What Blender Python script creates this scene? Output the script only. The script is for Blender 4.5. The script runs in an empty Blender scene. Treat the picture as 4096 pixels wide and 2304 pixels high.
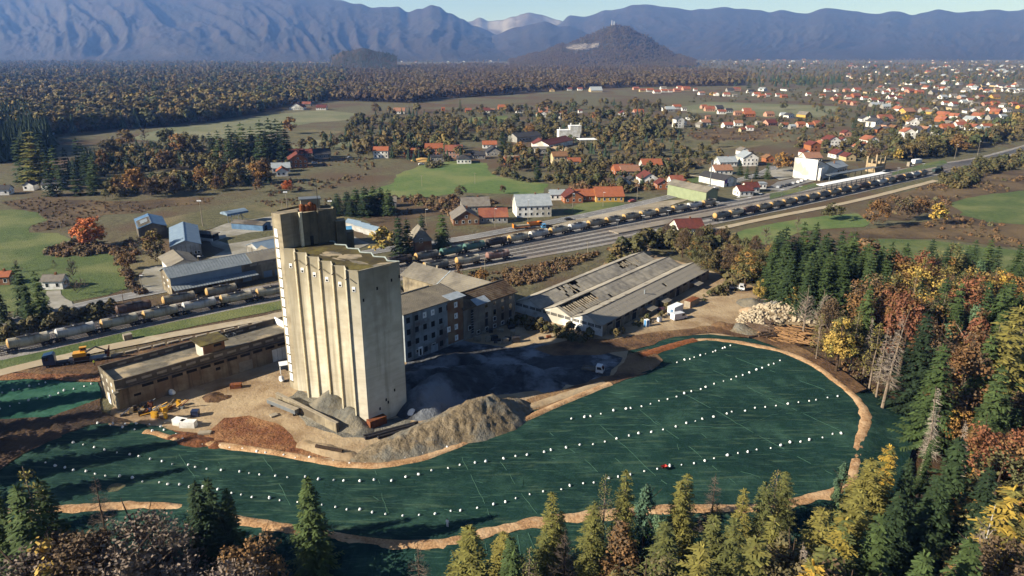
import bpy, bmesh, math, random
import numpy as np
from mathutils import Vector, Matrix, noise as mnoise
R = math.radians
# ---------------------------------------------------------------- camera, sky, sun, exposure
sc = bpy.context.scene
COL = sc.collection
CAM_H, PITCH, FPX = 80.0, R(18.5),2841.0
cam_d = bpy.data.cameras.new('camera'); cam = bpy.data.objects.new('camera', cam_d); COL.objects.link(cam)
cam.location = (0,0, CAM_H); cam.rotation_euler = (R(90) - PITCH, 0,0)
cam_d.sensor_width = 36.0; cam_d.lens = 36.0 * FPX / 4096.0
cam_d.clip_start = 1.0; cam_d.clip_end = 60000.0
sc.camera = cam
SUN_EL = R(26.5); SHADOW_DIR = Vector((0.928,0.371,0)).normalized()
world = bpy.data.worlds.new('World'); sc.world = world; world.use_nodes = True
wn = world.node_tree.nodes; wl = world.node_tree.links; wn.clear()
sky = wn.new('ShaderNodeTexSky'); sky.sky_type = 'NISHITA'; sky.sun_disc = False
sky.sun_elevation = SUN_EL
to_sun = -SHADOW_DIR
sky.sun_rotation = math.atan2(to_sun.x, to_sun.y)
sky.air_density = .7; sky.dust_density = .25; sky.ozone_density = 2.5
bg = wn.new('ShaderNodeBackground'); bg.inputs['Strength'].default_value = 0.05
wo = wn.new('ShaderNodeOutputWorld')
wl.new(sky.outputs[0], bg.inputs[0]); wl.new(bg.outputs[0], wo.inputs[0])
sun_d = bpy.data.lights.new('sun','SUN'); sun_d.energy = 5.0; sun_d.angle = R(0.5); sun_d.color = (1.0,0.935,0.84)
sun = bpy.data.objects.new('sun', sun_d); COL.objects.link(sun)
ld = Vector((SHADOW_DIR.x * math.cos(SUN_EL), SHADOW_DIR.y * math.cos(SUN_EL),-math.sin(SUN_EL)))
sun.rotation_euler = ld.to_track_quat('-Z','Y').to_euler()
sc.view_settings.view_transform = 'Standard'; sc.view_settings.look = 'None'
sc.view_settings.gamma = 1.0; sc.view_settings.use_curve_mapping = False
sc.view_settings.exposure = 1.2
try:
 sc.cycles.use_denoising = True; sc.cycles.max_bounces = 5; sc.cycles.diffuse_bounces = 1
 sc.cycles.glossy_bounces = 2; sc.cycles.transmission_bounces = 2; sc.cycles.volume_bounces = 0
 sc.cycles.transparent_max_bounces = 4; sc.cycles.caustics_reflective = False; sc.cycles.caustics_refractive = False
except Exception: pass
# ---------------------------------------------------------------- helpers
CP, SP = math.cos(PITCH), math.sin(PITCH)
def G(px, py, z=0.0):
 """world x, y of the ground point (height z) that the photograph shows at pixel px, py"""
 u, v = (px - 2048) / FPX, (py - 1152) / FPX
 d = (CAM_H - z) / max(1e-4, SP + v * CP)
 return Vector((d * u, d * (CP - v * SP), z))
def depth(x, y, z=0.0): return y * CP + (CAM_H - z) * SP
def pix(x, y, z=0.0):
 d = depth(x, y, z)
 return 2048 + FPX * x / d, 1152 + FPX * ((CAM_H - z) * CP - y * SP) / d
def height_at(x, y, py):
 """height of a point above (x, y) that shows at pixel row py"""
 v = (py - 1152) / FPX
 return CAM_H - y * (SP + v * CP) / (CP - v * SP)
def at_dist(px, Y, z):
 return px_x(px, Y, z), Y
def px_x(px, Y, z): return (px - 2048) / FPX * depth(0, Y, z)
def lin(c):
 if isinstance(c, str):
  c = c.lstrip('#'); c = tuple(int(c[i:i + 2],16) / 255 for i in (0,2,4))
 return tuple((v / 12.92 if v <= 0.04045 else ((v + 0.055) / 1.055) ** 2.4) for v in c)
RNG = random.Random(7)
def pc(h, k=.6): return tuple(v * k for v in lin(h))   # base colour of a surface that the sun shows as h
def inside(x, y, poly):
 c = False; n = len(poly); j = n - 1
 for i in range(n):
  xi, yi = poly[i][0], poly[i][1]; xj, yj = poly[j][0], poly[j][1]
  if (yi > y) != (yj > y) and x < (xj - xi) * (y - yi) / (yj - yi) + xi: c = not c
  j = i
 return c
def GP(pts): return [G(*p) for p in pts]
def resample(pts, step):
 out = []; pts = [Vector((p[0], p[1],0)) for p in pts]
 for a, b in zip(pts, pts[1:]):
  n = max(1, int((b - a).length / step))
  for i in range(n): out.append(a.lerp(b, i / n))
 out.append(pts[-1]); return out
def smooth_line(pts, it=2):
 pts = [Vector((p[0], p[1],0)) for p in pts]
 for _ in range(it):
  q = [pts[0]]
  for a, b in zip(pts, pts[1:]): q += [a.lerp(b, .25), a.lerp(b, .75)]
  q.append(pts[-1]); pts = q
 return pts
# ---- materials
MATS = {}
def mat(name, c1, c2=None, scale=1.0, c3=None, scale3=0.05, rough=0.9, bump=0.0, bscale=None, metal=0.0, rnd=0.0, detail=5.0,
  lo=0.35, hi=0.65, lo3=0.45, hi3=0.6, spec=0.25, stretch=None, streak=None, island=0.0):
 """a principled material: base colour c1 mixed with c2 by fine noise and with c3 by broad noise (object coordinates, metres)"""
 if name in MATS: return MATS[name]
 m = bpy.data.materials.new(name); m.use_nodes = True; MATS[name] = m
 nt = m.node_tree; N = nt.nodes; L = nt.links
 b = N['Principled BSDF']; b.inputs['Roughness'].default_value = rough; b.inputs['Metallic'].default_value = metal
 b.inputs['Specular IOR Level'].default_value = spec
 tc = N.new('ShaderNodeTexCoord'); co = tc.outputs['Object']
 if stretch:
  mp = N.new('ShaderNodeMapping'); mp.inputs['Scale'].default_value = stretch; L.new(co, mp.inputs[0]); co2 = mp.outputs[0]
 else: co2 = co
 def noise(scale, coo, det=detail):
  n = N.new('ShaderNodeTexNoise'); n.inputs['Scale'].default_value = scale; n.inputs['Detail'].default_value = det
  n.inputs['Roughness'].default_value = 0.62; L.new(coo, n.inputs['Vector']); return n.outputs['Fac']
 def ramp(fac, lo, hi):
  r = N.new('ShaderNodeMapRange'); r.inputs['From Min'].default_value = lo; r.inputs['From Max'].default_value = hi
  L.new(fac, r.inputs['Value']); return r.outputs[0]
 def mix(fac, a, bb):
  x = N.new('ShaderNodeMix'); x.data_type = 'RGBA'; L.new(fac, x.inputs['Factor'])
  for s, i in ((a, 6),(bb, 7)):
   if isinstance(s, tuple): x.inputs[i].default_value = (*s[:3],1)
   else: L.new(s, x.inputs[i])
  return x.outputs[2]
 c1 = lin(c1) if isinstance(c1, str) else c1
 cur = c1
 f1 = None
 if c2 is not None:
  c2 = lin(c2) if isinstance(c2, str) else c2
  f1 = noise(scale, co2); cur = mix(ramp(f1, lo, hi), cur, c2)
 if c3 is not None:
  c3 = lin(c3) if isinstance(c3, str) else c3
  cur = mix(ramp(noise(scale3, co, 6), lo3, hi3), cur, c3)
 if streak is not None:                       # vertical weather streaks: (colour, scale)
  mp2 = N.new('ShaderNodeMapping'); mp2.inputs['Scale'].default_value = (streak[1], streak[1], streak[1] * .06); L.new(co, mp2.inputs[0])
  cs = lin(streak[0]) if isinstance(streak[0], str) else streak[0]
  cur = mix(ramp(noise(1.0, mp2.outputs[0],6),.5,.72), cur, cs)
 if rnd > 0 or island > 0:
  hs = N.new('ShaderNodeHueSaturation')
  if rnd > 0:
   oi = N.new('ShaderNodeObjectInfo'); src = oi.outputs['Random']; amt = rnd
  else:
   ge = N.new('ShaderNodeNewGeometry'); src = ge.outputs['Random Per Island']; amt = island
  r = N.new('ShaderNodeMapRange'); r.inputs['To Min'].default_value = 1 - amt; r.inputs['To Max'].default_value = 1 + amt
  L.new(src, r.inputs['Value']); L.new(r.outputs[0], hs.inputs['Value'])
  if isinstance(cur, tuple): hs.inputs['Color'].default_value = (*cur, 1)
  else: L.new(cur, hs.inputs['Color'])
  cur = hs.outputs[0]
 if isinstance(cur, tuple): b.inputs['Base Color'].default_value = (*cur[:3],1)
 else: L.new(cur, b.inputs['Base Color'])
 if bump:
  bm_ = N.new('ShaderNodeBump'); bm_.inputs['Strength'].default_value = 1.0; bm_.inputs['Distance'].default_value = bump
  L.new(noise(bscale or scale * 2, co2), bm_.inputs['Height']); L.new(bm_.outputs[0], b.inputs['Normal'])
 return m
# ---- mesh builder
class MB:
 def __init__(s): s.v = []; s.f = []; s.m = []; s.mats = []
 def mi(s, m):
  if m not in s.mats: s.mats.append(m)
  return s.mats.index(m)
 def face(s, pts, m):
  n = len(s.v); s.v += [tuple(p) for p in pts]; s.f.append(tuple(range(n, n + len(pts)))); s.m.append(s.mi(m))
 def mesh(s, verts, faces, m):
  n = len(s.v); s.v += [tuple(p) for p in verts]; k = s.mi(m)
  for f in faces: s.f.append(tuple(i + n for i in f)); s.m.append(k)
 def box(s, x0, x1, y0, y1, z0, z1, m, rot=0.0, piv=(0,0)):
  vs = [(x, y, z) for z in (z0, z1) for (x, y) in ((x0, y0),(x1, y0),(x1, y1),(x0, y1))]
  if rot:
   c, t = math.cos(rot), math.sin(rot)
   vs = [(piv[0] + (x - piv[0]) * c - (y - piv[1]) * t, piv[1] + (x - piv[0]) * t + (y - piv[1]) * c, z) for x, y, z in vs]
  s.mesh(vs, [(3,2,1,0),(4,5,6,7),(0,1,5,4),(1,2,6,5),(2,3,7,6),(3,0,4,7)], m)
 def prism(s, poly, z0, z1, m, top=None):
  n = len(poly); a = sum(poly[i][0] * poly[(i + 1) % n][1] - poly[(i + 1) % n][0] * poly[i][1] for i in range(n))
  if a < 0: poly = poly[::-1]
  vs = [(p[0], p[1], z0) for p in poly] + [(p[0], p[1], z1) for p in poly]
  s.mesh(vs, [(i, (i + 1) % n, n + (i + 1) % n, n + i) for i in range(n)] + [tuple(range(n))[::-1]], m)
  s.face([(p[0], p[1], z1) for p in poly], top or m)
 def extr(s, prof, axis, a, b, m):
  """profile in the plane across axis ('x': (y,z),'y': (x,z)) pulled from a to b"""
  f = (lambda p, t: (t, p[0], p[1])) if axis == 'x' else (lambda p, t: (p[0], t, p[1]))
  n = len(prof); vs = [f(p, a) for p in prof] + [f(p, b) for p in prof]
  s.mesh(vs, [(i, (i + 1) % n, n + (i + 1) % n, n + i) for i in range(n)] + [tuple(range(n))[::-1], tuple(range(n, 2 * n))], m)
 def tube(s, p, q, r0, r1, m, n=6, cap=True):
  p, q = Vector(p), Vector(q); d = (q - p)
  if d.length < 1e-6: return
  d.normalize(); a = d.cross(Vector((0,0,1)) if abs(d.z) < .95 else Vector((1,0,0))).normalized(); b = d.cross(a)
  vs = []
  for c, r in ((p, r0),(q, r1)):
   for i in range(n):
    t = 2 * math.pi * i / n; vs.append(c + a * (r * math.cos(t)) + b * (r * math.sin(t)))
  fs = [(i, n + i, n + (i + 1) % n, (i + 1) % n) for i in range(n)]
  if cap: fs += [tuple(range(n)), tuple(range(2 * n - 1, n - 1,-1))]
  s.mesh(vs, fs, m)
 def data(s, name, smooth=False):
  me = bpy.data.meshes.new(name); me.from_pydata(s.v, [], s.f)
  for m in s.mats: me.materials.append(m)
  me.polygons.foreach_set('material_index', s.m)
  if smooth: me.polygons.foreach_set('use_smooth',[True] * len(s.f))
  me.update(); return me
 def build(s, name, parent=None, smooth=False, loc=None, rz=0.0):
  return put(name, s.data(name, smooth), parent, loc, rz)
def put(name, me, parent=None, loc=None, rz=0.0, scale=None):
 o = bpy.data.objects.new(name, me); COL.objects.link(o)
 if parent is not None: o.parent = parent
 if loc is not None: o.location = loc
 if rz: o.rotation_euler = (0,0, rz)
 if scale is not None: o.scale = scale if hasattr(scale, '__len__') else (scale,) * 3
 return o
def tag(o, label=None, cat=None, group=None, kind=None):
 if label: o['label'] = label
 if cat: o['category'] = cat
 if group: o['group'] = group
 if kind: o['kind'] = kind
 return o
def thing(name, label, cat, loc=(0,0,0), rz=0.0, group=None):
 o = bpy.data.objects.new(name, None); COL.objects.link(o); o.location = loc; o.rotation_euler = (0,0, rz)
 o.empty_display_size = 0.1
 return tag(o, label, cat, group)
KIDS = {}
def copy_tree(o, loc, rz=0.0, scale=None, label=None, group=None):
 """copy of a thing with copies of its parts and sub-parts"""
 c = o.copy(); COL.objects.link(c); c.location = loc; c.rotation_euler = (0,0, rz)
 if scale is not None: c.scale = scale if hasattr(scale, '__len__') else (scale,) * 3
 if label: c['label'] = label
 if group: c['group'] = group
 for ch in o.children:
  k = ch.copy(); COL.objects.link(k); k.parent = c
  for g in ch.children:
   j = g.copy(); COL.objects.link(j); j.parent = k
 return c
ORD = ['first','second','third','fourth','fifth','sixth','seventh','eighth','ninth','tenth','eleventh','twelfth','thirteenth','fourteenth',
       'fifteenth','sixteenth','seventeenth','eighteenth','nineteenth','twentieth','twenty-first','twenty-second','twenty-third','twenty-fourth',
       'twenty-fifth','twenty-sixth','twenty-seventh','twenty-eighth','twenty-ninth','thirtieth']
# ---------------------------------------------------------------- relief
NEAR_PX = [(-500,2060),(-200,2050),(0,2045),(260,2035),(430,2022),(640,2020),(760,2035),(900,2068),(1060,2095),(1200,2120),(1400,2155),(1560,2175),
           (1700,2178),(1820,2165),(1960,2125),(2150,2085),(2350,2060),(2560,2040),(2750,2030),(2900,2032),(3050,2032),(3200,2000),
           (3340,1970),(3405,1925)]
RIGHT_PX = [(3405,1925),(3420,1860),(3430,1790),(3442,1740),(3468,1680),(3448,1620),(3400,1570),(3340,1520),(3250,1455),(3150,1410),(3000,1375),
   (2850,1358),(2780,1362),(2700,1380),(2620,1405),(2560,1425)]
NEAR_L = smooth_line(GP(NEAR_PX),1); RIGHT_L = smooth_line(GP(RIGHT_PX),1)
FALL_SEG = []
for a, b in zip(NEAR_L, NEAR_L[1:]): FALL_SEG.append((a.x, a.y, b.x, b.y, 1.0))
nr = len(RIGHT_L)
for i, (a, b) in enumerate(zip(RIGHT_L, RIGHT_L[1:])):
 FALL_SEG.append((a.x, a.y, b.x, b.y, max(0.0, min(1.0,1.0 - (i / nr - .35) * 2.2)) * .62))
PLATEAU = [(p.x, p.y) for p in NEAR_L] + [(p.x, p.y) for p in RIGHT_L[1:]] + [(60.0,400.0),(-600.0,400.0),(-600.0, NEAR_L[0].y)]
SEG = np.array(FALL_SEG)
def relief(x, y):
 """ground height (numpy arrays)"""
 x = np.asarray(x, float); y = np.asarray(y, float); shp = x.shape; x = x.ravel(); y = y.ravel()
 out = np.zeros_like(x)
 sel = np.where((y < 215) & (y > -200) & (np.abs(x) < 420))[0]
 if len(sel):
  X = x[sel]; Y = y[sel]; best = np.full(len(sel),1e9); w = np.zeros(len(sel))
  for ax, ay, bx, by, ww in SEG:
   dx, dy = bx - ax, by - ay; t = np.clip(((X - ax) * dx + (Y - ay) * dy) / (dx * dx + dy * dy + 1e-9),0,1)
   d = np.hypot(X - ax - t * dx, Y - ay - t * dy); m = d < best; best[m] = d[m]; w[m] = ww
  ins = np.zeros(len(sel), bool); j = len(PLATEAU) - 1
  for i in range(len(PLATEAU)):
   xi, yi = PLATEAU[i]; xj, yj = PLATEAU[j]
   if yi != yj: ins ^= ((yi > Y) != (yj > Y)) & (X < (xj - xi) * (Y - yi) / (yj - yi) + xi)
   j = i
  d = np.maximum(best - 1.2,0); fall = 8.0 * (1 - np.exp(-d / 15.0)) * w
  fall *= np.clip((215 - Y) / 50,0,1)
  fall[ins] = 0; out[sel] = -fall
 return out.reshape(shp)
def hz(x, y): return float(relief(np.array([x]), np.array([y]))[0])
def liner_z(x, y): v = Vector((x, y, .06)); return hz(x, y) + .06 + mnoise.noise(v * .25) * .10 + mnoise.noise(v * .06) * .22
# ---------------------------------------------------------------- ground sheet
M_MEADOW = mat('meadow', pc('#7b7555'), pc('#5a5840'),.3, pc('#67543e'),.012, bump=.5, bscale=.8, lo3=.46, hi3=.58)
def big_ground():
 xs = list(np.arange(-270,331,4.0)); ys = list(np.arange(20,301,4.0))
 ex = [12,30,60,120,250,500,900,1500,2500,4000,6500,9000,13000,20000]
 xs = [-270 - e for e in ex[::-1]] + xs + [330 + e for e in ex]
 ys = [20 - e for e in (20,60,150,400)][::-1] + ys + [300 + e for e in ex]
 X, Y = np.meshgrid(xs, ys); Z = relief(X, Y) - 0.12 - np.where(relief(X, Y) < -.1,.9,0)
 n, m = len(xs), len(ys)
 v = np.stack([X.ravel(), Y.ravel(), Z.ravel()],1)
 f = [(j * n + i, j * n + i + 1,(j + 1) * n + i + 1,(j + 1) * n + i) for j in range(m - 1) for i in range(n - 1)]
 me = bpy.data.meshes.new('ground'); me.from_pydata(v.tolist(),[], f); me.materials.append(M_MEADOW)
 me.polygons.foreach_set('use_smooth',[True] * len(f)); me.update()
 tag(put('ground', me), kind='structure')
big_ground()
LAYER = [0]
def rough_edge(pts, step, amp, closed=True):
 pts = [Vector((p[0], p[1],0)) for p in pts]
 loop = pts + ([pts[0]] if closed else [])
 q = resample(loop, step)
 if closed: q = q[:-1]
 out = []
 for i, p in enumerate(q):
  n = mnoise.noise_vector(p * (0.9 / step)) * amp + mnoise.noise_vector(p * (0.2 / step)) * amp * 1.5
  out.append(Vector((p.x + n.x, p.y + n.y, 0)))
 return out
def sheet(name, px, m, amp=None, step=None, z=None, world=False, drape=None, kind='structure'):
 """a flat patch of ground cover a few centimetres thick, its outline uneven; px: pixel outline on the ground"""
 pts = px if world else GP(px)
 dist = sum(p[1] for p in pts) / len(pts)
 step = step or max(1.0, dist / 60); amp = step * .35 if amp is None else amp
 pts = rough_edge(pts, step, amp)
 if z is None: LAYER[0] += 1; z = -0.10 + .006 * LAYER[0] + max(0, dist - 400) * .0001
 bm = bmesh.new(); vs = [bm.verts.new((p.x, p.y, z)) for p in pts]
 f = bm.faces.new(vs); f.normal_update()
 if f.normal.z < 0: f.normal_flip()
 bmesh.ops.triangulate(bm, faces=[f])
 if drape:
  for ax, k in ((Vector((1,0,0)),0),(Vector((0,1,0)),1)):
   lo = min(p[k] for p in pts); hi = max(p[k] for p in pts)
   t = lo + drape
   while t < hi:
    co = Vector((0,0,0)); co[k] = t
    bmesh.ops.bisect_plane(bm, geom=bm.verts[:] + bm.edges[:] + bm.faces[:], plane_co=co, plane_no=ax)
    t += drape
  V = np.array([v.co[:2] for v in bm.verts]); H = relief(V[:, 0], V[:, 1])
  for v, h in zip(bm.verts, H): v.co.z = z + h + (mnoise.noise(v.co * .25) * .10 + mnoise.noise(v.co * .06) * .22 if drape else 0)
  for f in bm.faces: f.smooth = True
 me = bpy.data.meshes.new(name); bm.to_mesh(me); bm.free(); me.materials.append(m)
 return tag(put(name, me), kind=kind)
def ribbon(name, pts, width, m, z=None, jit=0.0, crown=0.0, step=None, kind='structure', thick=0.0, label=None, cat=None):
 """a strip along a ground line (world points): road, path, ballast bed"""
 dist = sum(p[1] for p in pts) / len(pts); step = step or max(1.2, dist / 60)
 q = resample(pts, step); n = len(q); vs = []; fs = []
 if z is None: LAYER[0] += 1; z = -0.10 + .006 * LAYER[0] + max(0, dist - 400) * .0001
 cols = (-.5,-.3,0,.3,.5) if crown else (-.5,.5)
 P = []
 for i, p in enumerate(q):
  t = (q[min(n - 1, i + 1)] - q[max(0, i - 1)]).normalized(); nn = Vector((-t.y, t.x, 0))
  for c in cols:
   w = width * (c + (mnoise.noise(p * .35 + Vector((c * 9,0,3))) * jit if abs(c) > .4 else 0))
   w += 0
   P.append((p.x + nn.x * w, p.y + nn.y * w, c))
 A = np.array(P); H = relief(A[:, 0], A[:, 1]) if crown else np.zeros(len(A))
 for (x, y, c), h in zip(P, H):
  up = crown * (1 - (abs(c) / .5) ** 2) * (1 + .5 * mnoise.noise(Vector((x, y, 0)) * .7)) if crown else 0
  if crown and abs(c) > .4: up = -.18
  vs.append((x, y, z + h + up))
 k = len(cols)
 for i in range(n - 1):
  for j in range(k - 1): fs.append((i * k + j + 1, i * k + j, (i + 1) * k + j, (i + 1) * k + j + 1))
 me = bpy.data.meshes.new(name); me.from_pydata(vs, [], fs)
 me.update()
 if me.polygons[0].normal.z < 0: me.flip_normals()
 if crown: me.polygons.foreach_set('use_smooth',[True] * len(fs))
 me.materials.append(m)
 o = put(name, me)
 if label: return tag(o, label, cat)
 return tag(o, kind=kind)
# ---------------------------------------------------------------- mountains
def interp(prof, x):
 if x <= prof[0][0]: return prof[0][1]
 for (a, ya),(b, yb) in zip(prof, prof[1:]):
  if a <= x <= b:
   t = (x - a) / (b - a); t = t * t * (3 - 2 * t); return ya + (yb - ya) * t
 return prof[-1][1]
M_RANGE = mat('mountain_woods','#2e251f','#22201a',.0035,'#38342d',.0012, bump=16, bscale=.02, lo3=.55, hi3=.7)
M_PEAK = mat('mountain_rock','#3c332b','#5c554d',.003,'#77716a',.0016, bump=18, bscale=.006, lo3=.5, hi3=.6)
M_CONE = mat('hill_woods','#33291f','#25271c',.012,'#3a2f21',.004, bump=8, bscale=.03)
def mountain(name, prof, Yc, Yf, m, seed, nx=220, nt=40, spur=.35, px0=None, px1=None, freq=1.0, back=.5):
 """a range: foot line at distance Yf, crest line at Yc whose height follows the skyline; spurs run down from the crest"""
 x0, x1 = px0 or prof[0][0], px1 or prof[-1][0]
 vs = []; fs = []
 rows = nt + 9
 for i in range(nx + 1):
  px = x0 + (x1 - x0) * i / nx; top = interp(prof, px)
  zc = height_at(0, Yc, top); u = (px - 2048) / FPX
  zc += 18 * mnoise.noise(Vector((px * .02, seed, 0))) * (Yc / 9000)
  for j in range(rows):
   t = j / nt
   if t <= 1:
    Y = Yf + (Yc - Yf) * t
    Y += (Yc - Yf) * .12 * mnoise.noise(Vector((px * .004, seed, t * 2))) * (1 - t)
    wob = px + 170 * mnoise.noise(Vector((px * .0022, t * 1.7, seed))) * (1.3 - t)
    r = 1 - abs(mnoise.noise(Vector((wob * .0032 * freq, seed * 3.1, t * 1.1)))) * 2.2
    r2 = 1 - abs(mnoise.noise(Vector((wob * .0105 * freq + t, seed * 7.7, t * 2.6)))) * 2
    prof_t = t ** 1.35
    sn = math.sin(math.pi * t)
    f3 = mnoise.noise(Vector((wob * .031 * freq, seed, t * 16))) + .6 * mnoise.noise(Vector((wob * .075 * freq, seed, t * 34)))
    z = zc * (prof_t + spur * .75 * (r - .6) * sn ** 1.1 * (.4 + .6 * t) + spur * .4 * (r2 - .5) * sn + .03 * f3 * sn)
    z = max(z, -2 + 0 * t) if t > 0 else -3
   else:
    b = (t - 1) * 4.5; Y = Yc + (Yc - Yf) * back * b; z = zc * (1 - b) - 3
   vs.append((u * depth(0, Y, 0) if t <= 1 else u * depth(0, Yc, 0) * (Y / Yc), Y, z))
 for i in range(nx):
  for j in range(rows - 1): fs.append((i * rows + j, (i + 1) * rows + j, (i + 1) * rows + j + 1, i * rows + j + 1))
 me = bpy.data.meshes.new(name); me.from_pydata(vs, [], fs); me.materials.append(m)
 me.polygons.foreach_set('use_smooth',[True] * len(fs)); me.update()
 return tag(put(name, me), kind='structure')
mountain('mountain',[(-700,40),(-300,-40),(100,-60),(500,-90),(800,-55),(1100,-40),(1290,-8),(1366,2),(1450,18),(1500,30),(1600,28),(1640,45),(1690,33),(1730,18),
                      (1760,27),(1800,50),(1850,78),(1900,100),(2000,140),(2100,195),(2200,235)],9000,5600, M_RANGE, 1.3,460,70,.17)
mountain('mountain',[(1700,200),(1800,120),(1880,88),(1920,72),(1955,83),(2000,81),(2060,66),(2085,56),(2110,52),(2160,57),(2230,80),(2280,98),(2400,130),(2500,190)],11500,9000, M_PEAK, 4.1,120,26,.22)
mountain('mountain',[(2100,215),(2180,150),(2230,97),(2275,62),(2330,66),(2420,40),(2560,15),(2640,24),(2730,40),(2800,38),(2870,27),(2950,35),(3060,48),(3120,42),(3200,52),
                      (3280,35),(3360,40),(3480,55),(3560,45),(3620,58),(3720,38),(3790,48),(3930,40),(4000,45),(4096,30),(4300,20),(4700,60)],10500,6400, M_RANGE, 8.6,420,60,.1)
mountain('hill',[(1880,225),(1980,140),(2080,105),(2172,87),(2260,105),(2400,150),(2560,215)],8600,6000, M_RANGE, 2.2,90,24,.2)
cone = mountain('hill',[(2040,236),(2140,214),(2260,174),(2350,140),(2420,111),(2456,100),(2490,104),(2560,136),(2640,181),(2710,218),(2780,236)],4700,3500, M_CONE, 5.5,230,44,.05)
wooded = mountain('hill',[(1330,225),(1380,207),(1450,192),(1520,207),(1590,225)],3300,2900, M_CONE, 9.1,50,14,.05)
# quarry face on the cone hill
def quarry():
 mb = MB(); m = mat('quarry_rock','#8d8680','#625b54',.02, rough=1); me = cone.data; r = random.Random(2)
 Q = [(2262,196),(2290,186),(2335,180),(2398,178),(2392,192),(2350,202),(2300,204)]
 for f in me.polygons:
  c = f.center; x, y = pix(*c)
  if f.normal.y < .2 and inside(x, y, Q): n = f.normal * (3 + r.uniform(0,7)); mb.face([me.vertices[i].co + n for i in f.vertices], m)
 tag(mb.build('quarry'),'pale grey quarry scar cut into the cone-shaped hill','quarry')
quarry()
# ---------------------------------------------------------------- haze: a closed box of thin air round everything
def haze():
 mb = MB(); m = bpy.data.materials.new('haze_air'); m.use_nodes = True; nt = m.node_tree; nt.nodes.clear()
 pv = nt.nodes.new('ShaderNodeVolumePrincipled'); out = nt.nodes.new('ShaderNodeOutputMaterial')
 pv.inputs['Color'].default_value = (.18,.38,1.0,1); pv.inputs['Density'].default_value = HAZE_D
 pv.inputs['Absorption Color'].default_value = (1,1,1,1)
 pv.inputs['Anisotropy'].default_value = .1
 nt.links.new(pv.outputs[0], out.inputs['Volume'])
 mb.box(-19000,19000,-600,13600,-30,1040, m)
 tag(mb.build('haze'), kind='stuff')
HAZE_D = 6.4e-5
haze()
# ---------------------------------------------------------------- ground cover
M_GREEN = mat('grass_green', pc('#65763f'), pc('#4f6134'),.45, pc('#7f8450'),.03, bump=.4, bscale=1.5)
M_GREEN2 = mat('grass_bright', pc('#708648'), pc('#5b733c'),.35, pc('#848c54'),.02, bump=.4, bscale=1.5)
M_OLIVE = mat('grass_olive', pc('#777350'), pc('#575639'),.4, pc('#867a58'),.03, bump=.5, bscale=1)
M_PALE = mat('grass_pale', pc('#808462'), pc('#6f7352'),.2, pc('#8f8c6c'),.01, bump=.5, bscale=.6)
M_SCRUB = mat('scrub_ground', pc('#63503a'), pc('#473b2b'),.15, pc('#7a6648'),.03, bump=.5, bscale=.7)
M_SAND = mat('sand', pc('#cbb491'), pc('#ae9472'),.16, pc('#8e7152'),.045, bump=.25, bscale=.9, lo3=.5, hi3=.66)
M_DUST = mat('dusty_lot', pc('#cbbfa9'), pc('#b2a690'),.12, pc('#a1937b'),.03, bump=.1)
M_SOILR = mat('red_soil', pc('#96603c'), pc('#6e452c'),.7, pc('#a87a52'),.12, bump=.7, bscale=1.1)
M_SOILB = mat('brown_soil', pc('#7d5d40'), pc('#4f3a29'),.35, pc('#9a7a56'),.05, bump=.5, bscale=1.0)
M_DARKSOIL = mat('dark_soil', pc('#4d3a2a'), pc('#2f261d'),.5, pc('#624a33'),.06, bump=.5, bscale=1.0)
M_GRAVEL = mat('grey_gravel', pc('#8f8b80'), pc('#6d6a62'),.4, pc('#a9a290'),.06, bump=.4, bscale=1.6)
M_DGRAVEL = mat('shade_dark_gravel', pc('#55575c'), pc('#36383d'),.3, pc('#9a9fa6'),.07, bump=.8, bscale=.5, lo3=.5, hi3=.6)  # gravel darkened in its colour to deepen the silo's shadow on the yard
M_BALLAST = mat('ballast', pc('#b5b1aa'), pc('#8d8883'),.5, pc('#9d9288'),.05, bump=.3, bscale=2)
M_ASPH = mat('asphalt', pc('#8d8c8a'), pc('#7d7c7a'),.4, pc('#9a9793'),.06, bump=.04)
M_CONC = mat('concrete_yard', pc('#a9a59b',.75), pc('#979388',.72),.25, pc('#85806f',.65),.05, bump=.06)
M_TRACKPATH = mat('gravel_path', pc('#d2c3a8'), pc('#b8a78a'),.3, pc('#c0ae90'),.06, bump=.1)
M_WHITE_LINE = mat('road_paint',(.62,.62,.6),(.5,.5,.48),2)
M_LEAFLITTER = mat('forest_floor', pc('#6e5136'), pc('#49371f'),.5, pc('#57483a'),.08, bump=.4, bscale=1.2)
# --- far fields
sheet('field',[(520,555),(640,515),(860,492),(1100,455),(1290,440),(1420,452),(1400,478),(1240,490),(1130,520),(1010,545),(820,560),(640,572)], M_PALE)
sheet('field',[(1150,590),(1240,560),(1420,548),(1480,560),(1460,585),(1330,600),(1190,610)], M_PALE)
sheet('field',[(1120,530),(1260,515),(1360,525),(1340,545),(1200,550)], M_OLIVE)
sheet('field',[(1830,490),(1920,468),(2040,462),(2030,480),(1950,494)], M_GREEN)
sheet('field',[(1330,800),(1480,768),(1560,735),(1590,700),(1700,655),(1840,640),(1930,652),(1960,690),(2080,725),(2190,735),(2170,775),(2000,775),(1860,770),(1720,785),(1520,800)], M_GREEN2)
sheet('field',[(2730,425),(2840,408),(3060,415),(3350,425),(3360,445),(3260,470),(3060,470),(2900,455),(2740,450)], M_PALE)
sheet('field',[(2640,555),(2760,520),(2900,535),(3120,545),(3200,560),(3000,590),(2800,600),(2660,585)], M_OLIVE)
sheet('field',[(2750,530),(2980,520),(3160,540),(3020,560),(2780,560)], M_SCRUB)
sheet('field',[(2830,700),(2930,708),(2900,728),(2740,732),(2720,722)], M_GREEN)
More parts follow.
